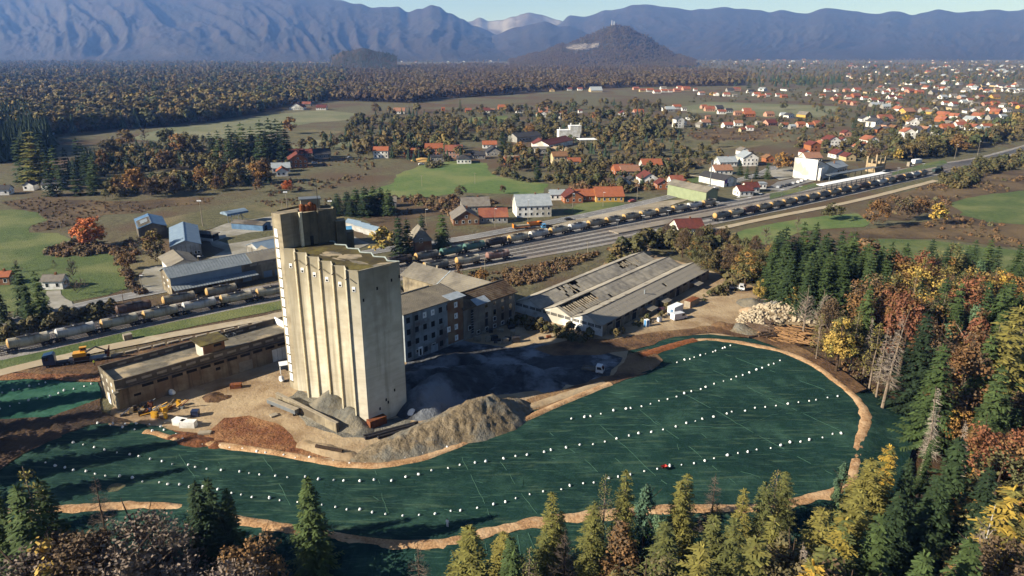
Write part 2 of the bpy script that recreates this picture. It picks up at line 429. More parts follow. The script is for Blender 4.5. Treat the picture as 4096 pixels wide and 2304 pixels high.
sheet('field',[(2240,845),(2330,812),(2440,800),(2500,818),(2420,840),(2300,862)], M_GREEN)
# --- fields, left
sheet('field',[(-200,850),(60,838),(150,850),(185,880),(120,905),(110,930),(230,935),(330,968),(300,1000),(190,1005),(180,1025),(330,1020),(440,1010),(470,1050),(515,1110),(520,1150),
    (420,1180),(300,1200),(100,1235),(-200,1290)], M_GREEN)
sheet('scrub_patch',[(0,810),(130,790),(330,800),(560,805),(700,790),(860,790),(840,815),(640,830),(560,850),(420,855),(360,885),(230,915),(150,925),(130,905),(190,880),(150,848),(60,835)], M_SCRUB)
sheet('meadow_strip',[(560,930),(640,880),(900,830),(1120,800),(1400,830),(1420,880),(1300,920),(1150,900),(900,895),(700,960)], M_OLIVE)
sheet('meadow_strip',[(470,1010),(560,960),(640,985),(690,1050),(640,1075),(560,1090),(520,1140),(505,1080)], M_OLIVE)
sheet('scrub_patch',[(1350,800),(1600,790),(1900,800),(1800,850),(1600,880),(1480,900),(1420,850)], M_SCRUB)
# --- fields, right
sheet('field',[(2860,985),(2960,925),(3100,890),(3300,862),(3460,852),(3480,880),(3440,905),(3330,915),(3200,935),(3080,975),(2960,990)], M_GREEN2)
sheet('field',[(3800,810),(3900,778),(4300,745),(4500,900),(4200,905),(3960,890),(3840,870)], M_GREEN)
sheet('field',[(3330,985),(3480,955),(3700,960),(3900,985),(4500,1040),(4700,1350),(4096,1230),(3900,1130),(3600,1080),(3420,1030)], M_GREEN)
sheet('scrub_patch',[(3300,950),(3500,905),(3700,885),(3830,860),(3950,890),(4200,905),(4500,930),(4500,1020),(4000,985),(3800,960),(3500,950),(3380,965)], M_SCRUB)
sheet('scrub_patch',[(3420,850),(3560,780),(3700,740),(3900,700),(4400,640),(4400,740),(3900,780),(3760,830),(3620,880),(3480,880)], M_SCRUB)
# --- railway land
T_FRONT = GP([(-420,1500),(-150,1450),(120,1397),(330,1350),(510,1310),(680,1273),(835,1241),(985,1211),(1400,1138),(1700,1093),(1860,1066),(1960,1049),(2400,972),(2895,879),(3200,815),(3500,748),
              (3750,692),(3900,655),(4000,627),(4096,598),(4300,535)])
T_REAR = GP([(300,1310),(540,1260),(690,1229),(850,1197),(1100,1149),(1400,1097),(1700,1048),(1800,1028),(1890,1008),(2070,973),(2310,926),(2540,882),(2690,855),(2850,826),(3300,740),(3700,667),(3900,640),(4000,616),(4096,590),(4300,528)])
T_FRONT = smooth_line(T_FRONT, 2); T_REAR = smooth_line(T_REAR, 2)
def line_at(L, f):
 tot = [0]
 for a, b in zip(L, L[1:]): tot.append(tot[-1] + (b - a).length)
 d = f * tot[-1]
 for i in range(len(L) - 1):
  if tot[i + 1] >= d:
   t = (d - tot[i]) / (tot[i + 1] - tot[i]); return L[i].lerp(L[i + 1], t)
 return L[-1].copy()
def length(L): return sum((b - a).length for a, b in zip(L, L[1:]))
def near_t(L, p):
 """arc length along L of its point nearest to p"""
 best = (1e9,0); s = 0
 for a, b in zip(L, L[1:]):
  d = b - a; t = max(0, min(1,(p - a).dot(d) / d.length_squared)); q = a + d * t
  e = (p - q).length
  if e < best[0]: best = (e, s + d.length * t)
  s += d.length
 return best[1]
def at_len(L, s):
 for a, b in zip(L, L[1:]):
  d = (b - a).length
  if s <= d: return a.lerp(b, s / d),(b - a).normalized()
  s -= d
 return L[-1].copy(),(L[-1] - L[-2]).normalized()
def offset_line(L, d):
 out = []
 for i, p in enumerate(L):
  t = (L[min(len(L) - 1, i + 1)] - L[max(0, i - 1)]).normalized(); out.append(p + Vector((-t.y, t.x, 0)) * d)
 return out
def between(A, B, f, n=60, lo=0.0, hi=1.0):
 out = []
 for i in range(n + 1):
  s = lo + (hi - lo) * i / n; out.append(line_at(A, s).lerp(line_at(B, near_t(B, line_at(A, s)) / length(B)), f))
 return out
sheet('verge',[(-300,1560),(0,1490),(300,1410),(700,1320),(1135,1235),(1140,1200),(985,1215),(700,1280),(0,1440),(-300,1510)], M_GREEN, amp=.5)
ballast_poly = offset_line(T_FRONT, -4.2) + offset_line(T_REAR, 5)[::-1]
sheet('ballast', ballast_poly, M_BALLAST, amp=.4, step=6, world=True)
# --- road along the railway, its dashed line, the dusty lots
ROAD = smooth_line(GP([(-100,1310),(100,1275),(300,1228),(480,1190),(690,1152),(1000,1092),(1400,1020),(1700,975),(1850,955),(2060,915),(2250,880),(2420,845),(2580,810),(2700,782),(2850,745),(2990,712),(3060,690),(3100,665)]),2)
sheet('lot',[(1720,1035),(1790,985),(1950,960),(2080,930),(2250,893),(2400,856),(2540,822),(2650,818),(2600,850),(2420,888),(2300,914),(2070,960),(1890,995),(1760,1030)], M_DUST)
sheet('lot',[(2440,855),(2560,815),(2680,800),(2760,795),(2690,820),(2560,850)], M_DUST)
ribbon('road', ROAD, 7.5, M_ASPH)
for L in (offset_line(ROAD, 3.3), offset_line(ROAD, -3.3)): ribbon('road_edge_line', L, .16, M_WHITE_LINE)
def dashes():
 mb = MB(); s = 3.0; tot = length(ROAD)
 while s < tot:
  p, d = at_len(ROAD, s); n = Vector((-d.y, d.x, 0)) * .09; q = p + d * 3; z = -.10 + .006 * (LAYER[0] + 1)
  mb.face([(p.x - n.x, p.y - n.y, z),(q.x - n.x, q.y - n.y, z),(q.x + n.x, q.y + n.y, z),(p.x + n.x, p.y + n.y, z)], M_WHITE_LINE); s += 8
 LAYER[0] += 1
 tag(mb.build('road_markings'), kind='structure')
dashes()
# --- customs yard
sheet('yard',[(560,1120),(575,1075),(640,1062),(720,1055),(820,1042),(900,1000),(850,985),(820,925),(900,895),(1110,862),(1290,840),(1310,870),(1180,900),(1250,930),(1400,940),(1480,975),(1400,1010),
               (1150,1055),(900,1095),(720,1140),(690,1150),(600,1165),(575,1150)], M_CONC, amp=.6)
sheet('yard_grass',[(870,960),(1000,928),(1110,918),(1110,940),(980,962),(905,975)], M_OLIVE)
sheet('driveway',[(190,1215),(190,1165),(240,1160),(250,1195),(290,1225),(230,1245)], M_CONC)
# --- works yard round the silo
sheet('works_yard',[(430,1700),(430,1640),(480,1600),(800,1520),(1150,1380),(1600,1330),(2050,1250),(2250,1150),(2420,1050),(2500,1000),(2560,960),(2620,975),(2600,1010),(2900,1100),(3050,1160),(3120,1230),
                     (3080,1330),(3000,1350),(2850,1338),(2700,1348),(2600,1372),(2500,1400),(2480,1500),(2430,1545),(2080,1665),(1900,1735),(1700,1805),(1500,1855),(1370,1850),(1000,1800),(700,1750),(520,1705)], M_SAND)
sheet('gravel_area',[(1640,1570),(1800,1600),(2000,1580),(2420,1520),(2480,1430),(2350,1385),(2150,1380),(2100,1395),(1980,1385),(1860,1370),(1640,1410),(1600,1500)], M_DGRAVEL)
sheet('gravel_area',[(1110,1610),(1200,1560),(1420,1640),(1480,1690),(1640,1660),(1640,1730),(1480,1762),(1380,1752),(1240,1700)], M_GRAVEL)
sheet('soil_area',[(830,1740),(900,1680),(1000,1660),(1110,1690),(1180,1760),(1260,1800),(1380,1835),(1200,1825),(1000,1798),(860,1776),(700,1748),(660,1725),(700,1715)], M_SOILR)
sheet('soil_area',[(2060,1640),(2120,1590),(2300,1540),(2440,1500),(2520,1420),(2600,1395),(2650,1440),(2600,1485),(2430,1548),(2200,1625)], M_SOILB)
sheet('soil_area',[(2120,1395),(2300,1360),(2450,1355),(2600,1330),(2760,1310),(2900,1300),(3080,1345),(3200,1390),(3320,1450),(3450,1550),(3420,1570),(3250,1455),(3000,1352),(2850,1336),(2700,1346),(2540,1400),(2400,1420),(2200,1420)], M_SOILB)
sheet('soil_area',[(0,1500),(140,1490),(300,1470),(420,1480),(420,1520),(390,1535),(150,1512),(-150,1535),(-150,1520)], M_SOILR)
sheet('soil_area',[(-300,1900),(-300,1700),(0,1680),(200,1670),(390,1600),(420,1650),(520,1690),(350,1700),(240,1745),(100,1812),(0,1880),(-150,1935)], M_DARKSOIL)  # last patch: soil toned dark for the tree shadow lying over it
sheet('soil_area',[(60,1490),(200,1462),(400,1440),(640,1385),(980,1312),(1080,1290),(1100,1300),(800,1400),(420,1500)], M_SOILB)
ribbon('track', smooth_line(GP([(-200,1545),(0,1492),(300,1418),(560,1365),(800,1320),(1070,1272),(1180,1245)]),2),4.6, M_TRACKPATH, jit=.12)
ribbon('track', smooth_line(GP([(2860,920),(2920,905),(3060,875),(3200,848),(3360,818),(3500,785),(3640,750),(3745,722)]),2),4.2, M_TRACKPATH, jit=.1)
ribbon('path', smooth_line(GP([(2730,697),(2830,712),(2960,735)]),2),3, M_TRACKPATH, jit=.1)
sheet('car_park',[(3060,760),(3110,728),(3240,700),(3300,690),(3330,705),(3220,735),(3130,765)], M_ASPH, amp=.3)
sheet('forecourt',[(3120,720),(3230,690),(3290,680),(3290,660),(3180,660),(3060,690)], M_CONC)
sheet('verge',[(3080,775),(3140,765),(3260,732),(3280,745),(3150,780),(3080,800)], M_GREEN, amp=.3)
sheet('verge',[(3570,690),(3700,655),(3780,640),(3790,655),(3650,695),(3560,712)], M_GREEN, amp=.4)
sheet('forest_floor',[(-700,2500),(-700,2060),(0,2062),(260,2052),(640,2038),(1060,2115),(1560,2195),(1960,2145),(2350,2078),(2750,2048),(3200,2018),(3405,1940),(3440,1800),(3470,1690),(3480,1600),(3340,1480),(3200,1390),(3080,1300),
                       (3100,1200),(3400,1240),(4300,1300),(5200,2400),(4300,2700),(2048,2800),(-300,2700)], M_LEAFLITTER, drape=3.0, z=-.85)
# ---------------------------------------------------------------- green liner over the fill, its ballast path, white sandbags
def liner_mat():
 m = mat('liner', pc('#23433b'), pc('#1b3833'),.05, pc('#3f5f50'),.09, rough=.9, bump=.0, spec=.08, stretch=(1,1,1), lo3=.5, hi3=.72)
 nt = m.node_tree; N = nt.nodes; L = nt.links; b = N['Principled BSDF']
 tc = N.new('ShaderNodeTexCoord'); last = None
 # creases: two directions of thin waves and a crumple
 for rot, sc_, dist, st in ((.5,.55,7.0,.05),(2.1,.4,9.0,.05)):
  mp = N.new('ShaderNodeMapping'); mp.inputs['Rotation'].default_value = (0,0, rot); L.new(tc.outputs['Object'], mp.inputs[0])
  w = N.new('ShaderNodeTexWave'); w.inputs['Scale'].default_value = sc_; w.inputs['Distortion'].default_value = dist; w.inputs['Detail'].default_value = 3; w.inputs['Detail Scale'].default_value = .35
  w.wave_profile = 'SAW'; L.new(mp.outputs[0], w.inputs[0])
  bp = N.new('ShaderNodeBump'); bp.inputs['Distance'].default_value = st; L.new(w.outputs['Fac'], bp.inputs['Height'])
  if last: L.new(last, bp.inputs['Normal'])
  last = bp.outputs[0]
 n = N.new('ShaderNodeTexNoise'); n.inputs['Scale'].default_value = .35; n.inputs['Detail'].default_value = 7; L.new(tc.outputs['Object'], n.inputs[0])
 bp = N.new('ShaderNodeBump'); bp.inputs['Distance'].default_value = .35; L.new(n.outputs['Fac'], bp.inputs['Height']); L.new(last, bp.inputs['Normal'])
 L.new(bp.outputs[0], b.inputs['Normal'])
 src = b.inputs['Base Color'].links[0].from_socket                      # pale dust streaks, and wrinkles painted in as lighter and darker streaks
 for rot, st, lo, hi, k, col in ((.35,(.22,2.6,1),.56,.72,.55,'#587a66'),(-.55,(.10,.9,1),.56,.70,.5,'#5c735a'),(1.2,(.3,3.2,1),.58,.74,.5,'#183029')):
  mp = N.new('ShaderNodeMapping'); mp.inputs['Rotation'].default_value = (0,0, rot); mp.inputs['Scale'].default_value = st; L.new(tc.outputs['Object'], mp.inputs[0])
  n = N.new('ShaderNodeTexNoise'); n.inputs['Scale'].default_value = 1; n.inputs['Detail'].default_value = 7; n.inputs['Distortion'].default_value = .6; L.new(mp.outputs[0], n.inputs[0])
  r = N.new('ShaderNodeMapRange'); r.inputs['From Min'].default_value = lo; r.inputs['From Max'].default_value = hi; r.inputs['To Max'].default_value = k; L.new(n.outputs['Fac'], r.inputs['Value'])
  x = N.new('ShaderNodeMix'); x.data_type = 'RGBA'; L.new(r.outputs[0], x.inputs['Factor']); L.new(src, x.inputs[6]); x.inputs[7].default_value = (*pc(col),1); src = x.outputs[2]
 L.new(src, b.inputs['Base Color'])
 return m
M_LINER = liner_mat()
M_LINER_B = mat('liner_left', pc('#315f4d'), pc('#285343'),.06, pc('#44705c'),.12, rough=.9, bump=.2, bscale=.5, spec=.08)
M_PATH = mat('bark_path', pc('#cda377',.66), pc('#9c744c',.6),2.4, pc('#d8b48a',.66),.25, bump=.25, bscale=1.8)
M_PATHR = mat('red_path', pc('#a9683c'), pc('#7c4a2c'),1.0, bump=.3, bscale=1.6)
skirt = [p + Vector((0,0,0)) for p in offset_line(NEAR_L, -13)] + offset_line(RIGHT_L, -10)[:int(len(RIGHT_L) * .42)]
top = GP([(3340,1450),(3250,1405),(3150,1372),(3000,1347),(2850,1333),(2700,1344),(2600,1370),(2500,1396),(2540,1416),(2620,1440),(2645,1462),(2560,1495),(2430,1540),(2200,1612),(2080,1652),(1900,1720),(1700,1792),(1600,1824),(1500,1844),(1370,1838),(1200,1812),(1000,1783),
           (850,1765),(700,1733),(640,1705),(520,1690),(420,1690),(350,1703),(240,1743),(100,1812),(0,1880),(-150,1935),(-400,2010)])
sheet('liner', skirt + top, M_LINER, amp=.25, step=2.5, z=.06, world=True, drape=1.6)
sheet('liner',[(-150,1690),(-150,1532),(60,1518),(150,1512),(280,1528),(392,1530),(402,1560),(405,1590),(330,1640),(200,1672),(0,1690)], M_LINER_B, amp=.2, step=1.6, z=.06, drape=1.6)
ribbon('bark_path', NEAR_L, 2.5, M_PATH, z=.12, jit=.34, crown=.10, step=.7)
RP = smooth_line(GP(RIGHT_PX[:-2]),2)
ribbon('bark_path', RP, 2.6, M_PATH, z=.12, jit=.34, crown=.10, step=.7)
ribbon('soil_bund', smooth_line(GP(RIGHT_PX[-4:]),2),3.2, M_PATHR, z=.09, jit=.15, crown=.5, step=.7)
SANDEDGE = smooth_line(GP([(2440,1535),(2330,1578),(2200,1632),(2100,1676),(2000,1717),(1900,1757),(1800,1797),(1700,1832),(1600,1852),(1500,1863),(1400,1860),(1300,1848),(1200,1830),(1100,1812),(1000,1796),(850,1776),(740,1765),(660,1748),(625,1735),(580,1728)]),2)
ribbon('bark_path', SANDEDGE, 2.3, M_PATH, z=.10, jit=.12, crown=.3, step=.7)
ribbon('sand_edge', smooth_line(GP([(2420,1532),(2330,1560),(2230,1592),(2120,1630),(2080,1652)]),2),3.6, M_SAND, z=.07, jit=.2, crown=.3, step=.8)
# ---------------------------------------------------------------- foliage materials
def foliage(name, cols, noise=.5, rough=.75, rnd=True, nmix=.45, far=False):
 """leaf colour: picked from a ramp by the tree's own random number, then varied clump by clump"""
 m = bpy.data.materials.new(name); m.use_nodes = True; nt = m.node_tree; N = nt.nodes; L = nt.links
 b = N['Principled BSDF']; b.inputs['Roughness'].default_value = rough; b.inputs['Specular IOR Level'].default_value = .15
 cr = N.new('ShaderNodeValToRGB'); cr.color_ramp.interpolation = 'LINEAR'
 while len(cr.color_ramp.elements) < len(cols): cr.color_ramp.elements.new(.5)
 for i, c in enumerate(cols):
  e = cr.color_ramp.elements[i]; e.position = i / max(1, len(cols) - 1); g = pc(c, .72); ll = .3 * g[0] + .6 * g[1] + .1 * g[2]; e.color = (*[q * .9 + ll * .1 for q in g],1)
 tc = N.new('ShaderNodeTexCoord'); nz = N.new('ShaderNodeTexNoise'); nz.inputs['Scale'].default_value = noise; nz.inputs['Detail'].default_value = 3
 L.new(tc.outputs['Object'], nz.inputs[0])
 ge = N.new('ShaderNodeNewGeometry')
 oi = N.new('ShaderNodeObjectInfo')
 ad = N.new('ShaderNodeMath'); ad.operation = 'MULTIPLY_ADD'; ad.inputs[1].default_value = nmix; L.new(nz.outputs['Fac'], ad.inputs[0])
 mr = N.new('ShaderNodeMapRange'); mr.inputs['To Min'].default_value = -nmix * .5; mr.inputs['To Max'].default_value = 1 - nmix * .5
 L.new(oi.outputs['Random'], mr.inputs['Value'])
 if far:
  lz = N.new('ShaderNodeTexNoise'); lz.inputs['Scale'].default_value = .006; lz.inputs['Detail'].default_value = 4; L.new(oi.outputs['Location'], lz.inputs[0])
  lr = N.new('ShaderNodeMapRange'); lr.inputs['From Min'].default_value = .3; lr.inputs['From Max'].default_value = .7; L.new(lz.outputs['Fac'], lr.inputs['Value'])
  mm = N.new('ShaderNodeMix'); mm.inputs['Factor'].default_value = .6; L.new(mr.outputs[0], mm.inputs[2]); L.new(lr.outputs[0], mm.inputs[3]); L.new(mm.outputs[0], ad.inputs[2])
 elif rnd: L.new(mr.outputs[0], ad.inputs[2])
 else: ad.inputs[2].default_value = .5 - nmix * .5
 L.new(ad.outputs[0], cr.inputs[0])
 hs = N.new('ShaderNodeHueSaturation'); r2 = N.new('ShaderNodeMapRange'); r2.inputs['To Min'].default_value = .7; r2.inputs['To Max'].default_value = 1.3
 L.new(ge.outputs['Random Per Island'], r2.inputs['Value']); L.new(r2.outputs[0], hs.inputs['Value']); L.new(cr.outputs[0], hs.inputs['Color'])
 L.new(hs.outputs[0], b.inputs['Base Color'])
 return m
F_SPRUCE = foliage('spruce_needles',['#364825','#43552b','#506131','#3d4f2c'])
F_SPRUCE_D = foliage('spruce_needles_dark',['#2a3a25','#354729','#42532e'])
F_PINE = foliage('pine_needles',['#4b6343','#5a7049','#45604a'])
F_LARCH = foliage('larch_needles',['#646836','#7a7634','#8a7f36','#5c6434'])
F_GOLD = foliage('golden_needles',['#ae8f28','#c49c28','#9a8830'])
F_RUST = foliage('rust_leaves',['#7a5730','#876438','#6f4f2d','#80623a'])
F_RED = foliage('red_leaves',['#7f4c32','#8a5838','#704430'])
F_BROWN = foliage('brown_leaves',['#65513a','#705b40','#5a4a38'])
F_ORANGE = foliage('orange_leaves',['#9a7034','#a87a34','#876534','#756a36'])
F_BRIGHT = foliage('orange_red_leaves',['#cc6a30','#d37836','#bf5f2c'])
F_YELLOW = foliage('yellow_leaves',['#c9a233','#b8953a','#a88f3f'])
F_OLIVE = foliage('olive_leaves',['#67643a','#776e3c','#5a5d38','#6f6040'])
F_TWIG = foliage('grey_twigs',['#7a6a5c','#6d5f53','#857464'])
F_DEAD = foliage('pale_dead_twigs',['#a8998a','#9a8c7e','#b3a595'])
F_MIXWOOD = foliage('autumn_woods',['#35452b','#4d5831','#6d6336','#5d5334','#7a6436','#495434','#8d793c','#605640'], noise=.1, nmix=.25, far=True)
F_BROWNWOOD = foliage('brown_woods',['#5d4a35','#6b5539','#61523d','#70603e','#525238'], noise=.1, nmix=.25, far=True)
F_DARKWOOD = foliage('dark_woods',['#33472c','#41523a','#2c3f2e'], noise=.1, nmix=.25, far=True)
F_SHRUB = foliage('scrub_leaves',['#6a5238','#775f42','#5c5038','#84603c','#6c6845'], noise=.4, nmix=.4)
F_HEDGE = foliage('hedge_leaves',['#565232','#655a36','#4c5130','#736138'], noise=.3, nmix=.4)
M_BARK = mat('bark', pc('#5d4b3b'), pc('#43362b'),2, rough=1)
M_BARKP = mat('pale_bark', pc('#a3917e'), pc('#7f6f60'),1.5, rough=1)
M_BARKB = mat('birch_bark', pc('#d5cec2'), pc('#9d958a'),1.2, rough=.9)
# ---------------------------------------------------------------- tree shapes
def quad(mb, p, d, up, l, w, m, fold=.0):
 d = d.normalized(); s = d.cross(up)
 if s.length < 1e-4: s = Vector((1,0,0))
 s.normalize(); a = p - s * (w * .5); b = p + s * (w * .5); q = p + d * l
 mb.face((a, b, q + s * (w * .32), q - s * (w * .32)), m)
def rv(r): 
 while True:
  v = Vector((r.uniform(-1,1), r.uniform(-1,1), r.uniform(-1,1)))
  if .05 < v.length < 1: return v.normalized()
def trunk_mesh(h, r0, m, rnd, lean=.0, limbs=0, top=.97, crown_r=3.0, base=.4):
 mb = MB(); n = 5; prev = Vector((0,0,-.8)); pr = r0 * 1.25
 for i in range(1, n + 1):
  t = i / n; p = Vector((lean * h * t * t + rnd.uniform(-.1,.1), rnd.uniform(-.1,.1), h * top * t)); r = r0 * (1 - t) + .03
  mb.tube(prev, p, pr, r, m, 6, cap=False); prev, pr = p, r
 for k in range(limbs):
  z = h * rnd.uniform(base, .8); a = rnd.uniform(0,6.283); l = crown_r * rnd.uniform(.6,1)
  p0 = Vector((lean * z * z / h, 0, z)); p1 = p0 + Vector((math.cos(a) * l * .6, math.sin(a) * l * .6, l * .45)); p2 = p1 + Vector((math.cos(a) * l * .35, math.sin(a) * l * .35, l * .4))
  mb.tube(p0, p1, r0 * .35, r0 * .2, m, 4, False); mb.tube(p1, p2, r0 * .2,.02, m, 4, False)
 return mb.data('trunk')
def spruce_crown(h, r, m, rnd, whorls=24, nb=8, sl=.55, lo=.1, power=.85, droop=.35, full=1.0, w=.5, tipm=None):
 mb = MB()
 for i in range(whorls):
  t = (i + rnd.uniform(-.3,.3)) / whorls; z = h * (lo + (1 - lo) * t) ; Rr = r * max(.02,(1 - t)) ** power * rnd.uniform(.8,1.12)
  k = max(4, int(nb * (0.55 + .45 * (1 - t))))
  a0 = rnd.uniform(0,6.28)
  for j in range(k):
   if rnd.random() > full: continue
   a = a0 + 6.283 * (j + rnd.uniform(-.3,.3)) / k; L_ = Rr * rnd.uniform(.7,1.15); d = Vector((math.cos(a), math.sin(a),0))
   n = max(1, int(L_ / sl)); mm = tipm if (tipm and rnd.random() < .5) else m
   for q in range(n + 1):
    s = (q + .4) / (n + .6); rr = L_ * s
    zz = z - droop * L_ * (s - .55 * s * s) + rnd.uniform(-.08,.08)
    p = d * rr + Vector((0,0, zz)); wid = w * (1.15 - .5 * s); ln = sl * 1.5
    for sg in (-1,1):
     dd = (d * .75 + Vector((-d.y, d.x, 0)) * sg * .8 + Vector((0,0,-droop * rnd.uniform(.5,1.6))))
     quad(mb, p, dd, Vector((rnd.uniform(-.4,.4), rnd.uniform(-.4,.4),1)), ln * rnd.uniform(.7,1.1), wid, mm)
   quad(mb, d * L_ * .85 + Vector((0,0, z - droop * L_ * .42)), d + Vector((0,0,-.15)), Vector((0,0,1)), sl * 1.1, w * .7, mm)
 for k in range(5):
  a = rnd.uniform(0,6.28); quad(mb, Vector((0,0, h * .955)), Vector((math.cos(a) * .3, math.sin(a) * .3,1)), Vector((math.sin(a),-math.cos(a),.2)), h * .05,.3, m)
 return mb.data('crown')
def lobes(h, r, base, rnd, n):
 L = [(Vector((0,0, base + (h - base) * .5)), Vector((r * .76, r * .76,(h - base) * .5)))]
 for i in range(n):
  a = rnd.uniform(0,6.283); t = rnd.uniform(.15,.9); rr = r * .55 * math.sin(math.pi * min(.95, t * .8 + .15))
  c = Vector((math.cos(a) * rr, math.sin(a) * rr, base + (h - base) * (.2 + .62 * t))); s = r * rnd.uniform(.32,.5)
  L.append((c, Vector((s, s, s * rnd.uniform(.8,1.2)))))
 return L
def broad_crown(h, r, m, rnd, base=.22, clumps=46, leaves=34, ls=.42, nl=7, m2=None, f2=.3, shape=None):
 mb = MB(); L = lobes(h, r, h * base, rnd, nl)
 for c in range(clumps):
  o, s = L[0] if rnd.random() < .35 else rnd.choice(L[1:]); v = rv(rnd)
  if v.z < -.6: v.z *= -.6
  c0 = o + Vector((v.x * s.x, v.y * s.y, v.z * s.z)) * rnd.uniform(.72,1.0)
  if shape == 'cone':
   k = max(.1,1.25 - (c0.z / h) * 1.15); c0.x *= k; c0.y *= k
  cr = r * rnd.uniform(.2,.32); mm = m2 if (m2 and rnd.random() < f2) else m
  for q in range(leaves):
   w = rv(rnd); p = c0 + w * cr * rnd.uniform(.45,1.0); nn = (w + rv(rnd) * .8 + Vector((0,0,.5))).normalized(); t = nn.cross(rv(rnd))
   quad(mb, p, t, nn, ls * rnd.uniform(.7,1.3), ls * rnd.uniform(.6,1.1), mm)
 return mb.data('crown')
def twig_crown(h, r, mt, rnd, n0=26, depth=3, tw=.055, leaves=None, nleaf=0, base=.2, conic=False, droop=0.0, up=.5, kids=3):
 """bare crown: forked limbs ending in thin twigs, with a few leaves left"""
 mb = MB(); ends = []
 def grow(p, d, l, w, k):
  q = p + d * l; s = d.cross(rv(rnd)).normalized() * w
  s2 = d.cross(s).normalized() * w * .8
  mb.face((p - s, p + s, q + s * .45, q - s * .45), mt)
  if k >= depth - 1: mb.face((p - s2, p + s2, q + s2 * .45, q - s2 * .45), mt)
  if k <= 0: ends.append(q); return
  for i in range(kids + (rnd.random() < .5)):
   t = rnd.uniform(.35,1.0); nd = (d + rv(rnd) * .75 + Vector((0,0,.15 * up - droop * .3))).normalized()
   grow(p + d * l * t, nd, l * rnd.uniform(.45,.7), w * .55, k - 1)
 for i in range(n0):
  t = rnd.random(); z = h * (base + (1 - base) * t * .93); a = rnd.uniform(0,6.283)
  if conic: l = r * (1 - t) ** .8 * .62 + .3; d = Vector((math.cos(a), math.sin(a), rnd.uniform(-.2,.15) - droop))
  else: l = r * .62 * (1 - .55 * t); d = Vector((math.cos(a), math.sin(a), up + t * .9))
  grow(Vector((0,0, z * (.85 if not conic else 1))), d.normalized(), l, tw * (1.6 if not conic else 1), depth)
 if leaves:
  for i in range(nleaf):
   e = rnd.choice(ends); quad(mb, e + rv(rnd) * .35, rv(rnd), rv(rnd),.22 * rnd.uniform(.7,1.3),.2, leaves)
 return mb.data('crown')
def far_broad(m, rnd, n=150, ls=.125):
 mb = MB()
 L = lobes(1,.42,.12, rnd, 5)
 for i in range(n):
  o, s = L[0] if rnd.random() < .4 else rnd.choice(L[1:]); v = rv(rnd); v.z = abs(v.z) if rnd.random() < .75 else v.z
  p = o + Vector((v.x * s.x, v.y * s.y, v.z * s.z)) * rnd.uniform(.8,1.05); nn = (v + rv(rnd) * .5).normalized()
  quad(mb, p - nn.cross(v + Vector((.1,.2,.3))).normalized() * ls * .5, nn.cross(v + Vector((.1,.2,.3))), nn, ls * rnd.uniform(.7,1.5), ls * rnd.uniform(.7,1.3), m)
 mb.tube((0,0,-.05),(0,0,.45),.025,.012, M_BARK, 3, False)
 return mb.data('far_tree')
def far_spruce(m, rnd, layers=7, pts=7, r=.19):
 mb = MB()
 for i in range(layers):
  t = i / layers; z0 = .06 + .8 * t; rr = r * (1 - t) ** .9 + .012; apex = (0,0, min(1, z0 + .30 * (1 - t * .4)))
  ring = []; a0 = rnd.uniform(0,6)
  for j in range(pts * 2):
   a = a0 + math.pi * j / pts; q = rr * (rnd.uniform(.85,1.15) if j % 2 == 0 else .55); ring.append((math.cos(a) * q, math.sin(a) * q, z0 - (.03 if j % 2 == 0 else -.02)))
  for j in range(pts * 2): mb.face((ring[j], ring[(j + 1) % (pts * 2)], apex), m)
 return mb.data('far_spruce')
def far_bush(m, rnd, n=90):
 mb = MB()
 for i in range(n):
  v = rv(rnd); v.z = abs(v.z); p = Vector((v.x * .55, v.y * .55, v.z * .62)) * rnd.uniform(.55,1.05); nn = (v + rv(rnd) * .6).normalized()
  quad(mb, p, nn.cross(rv(rnd)), nn, .2 * rnd.uniform(.7,1.3),.18, m)
 return mb.data('far_bush')
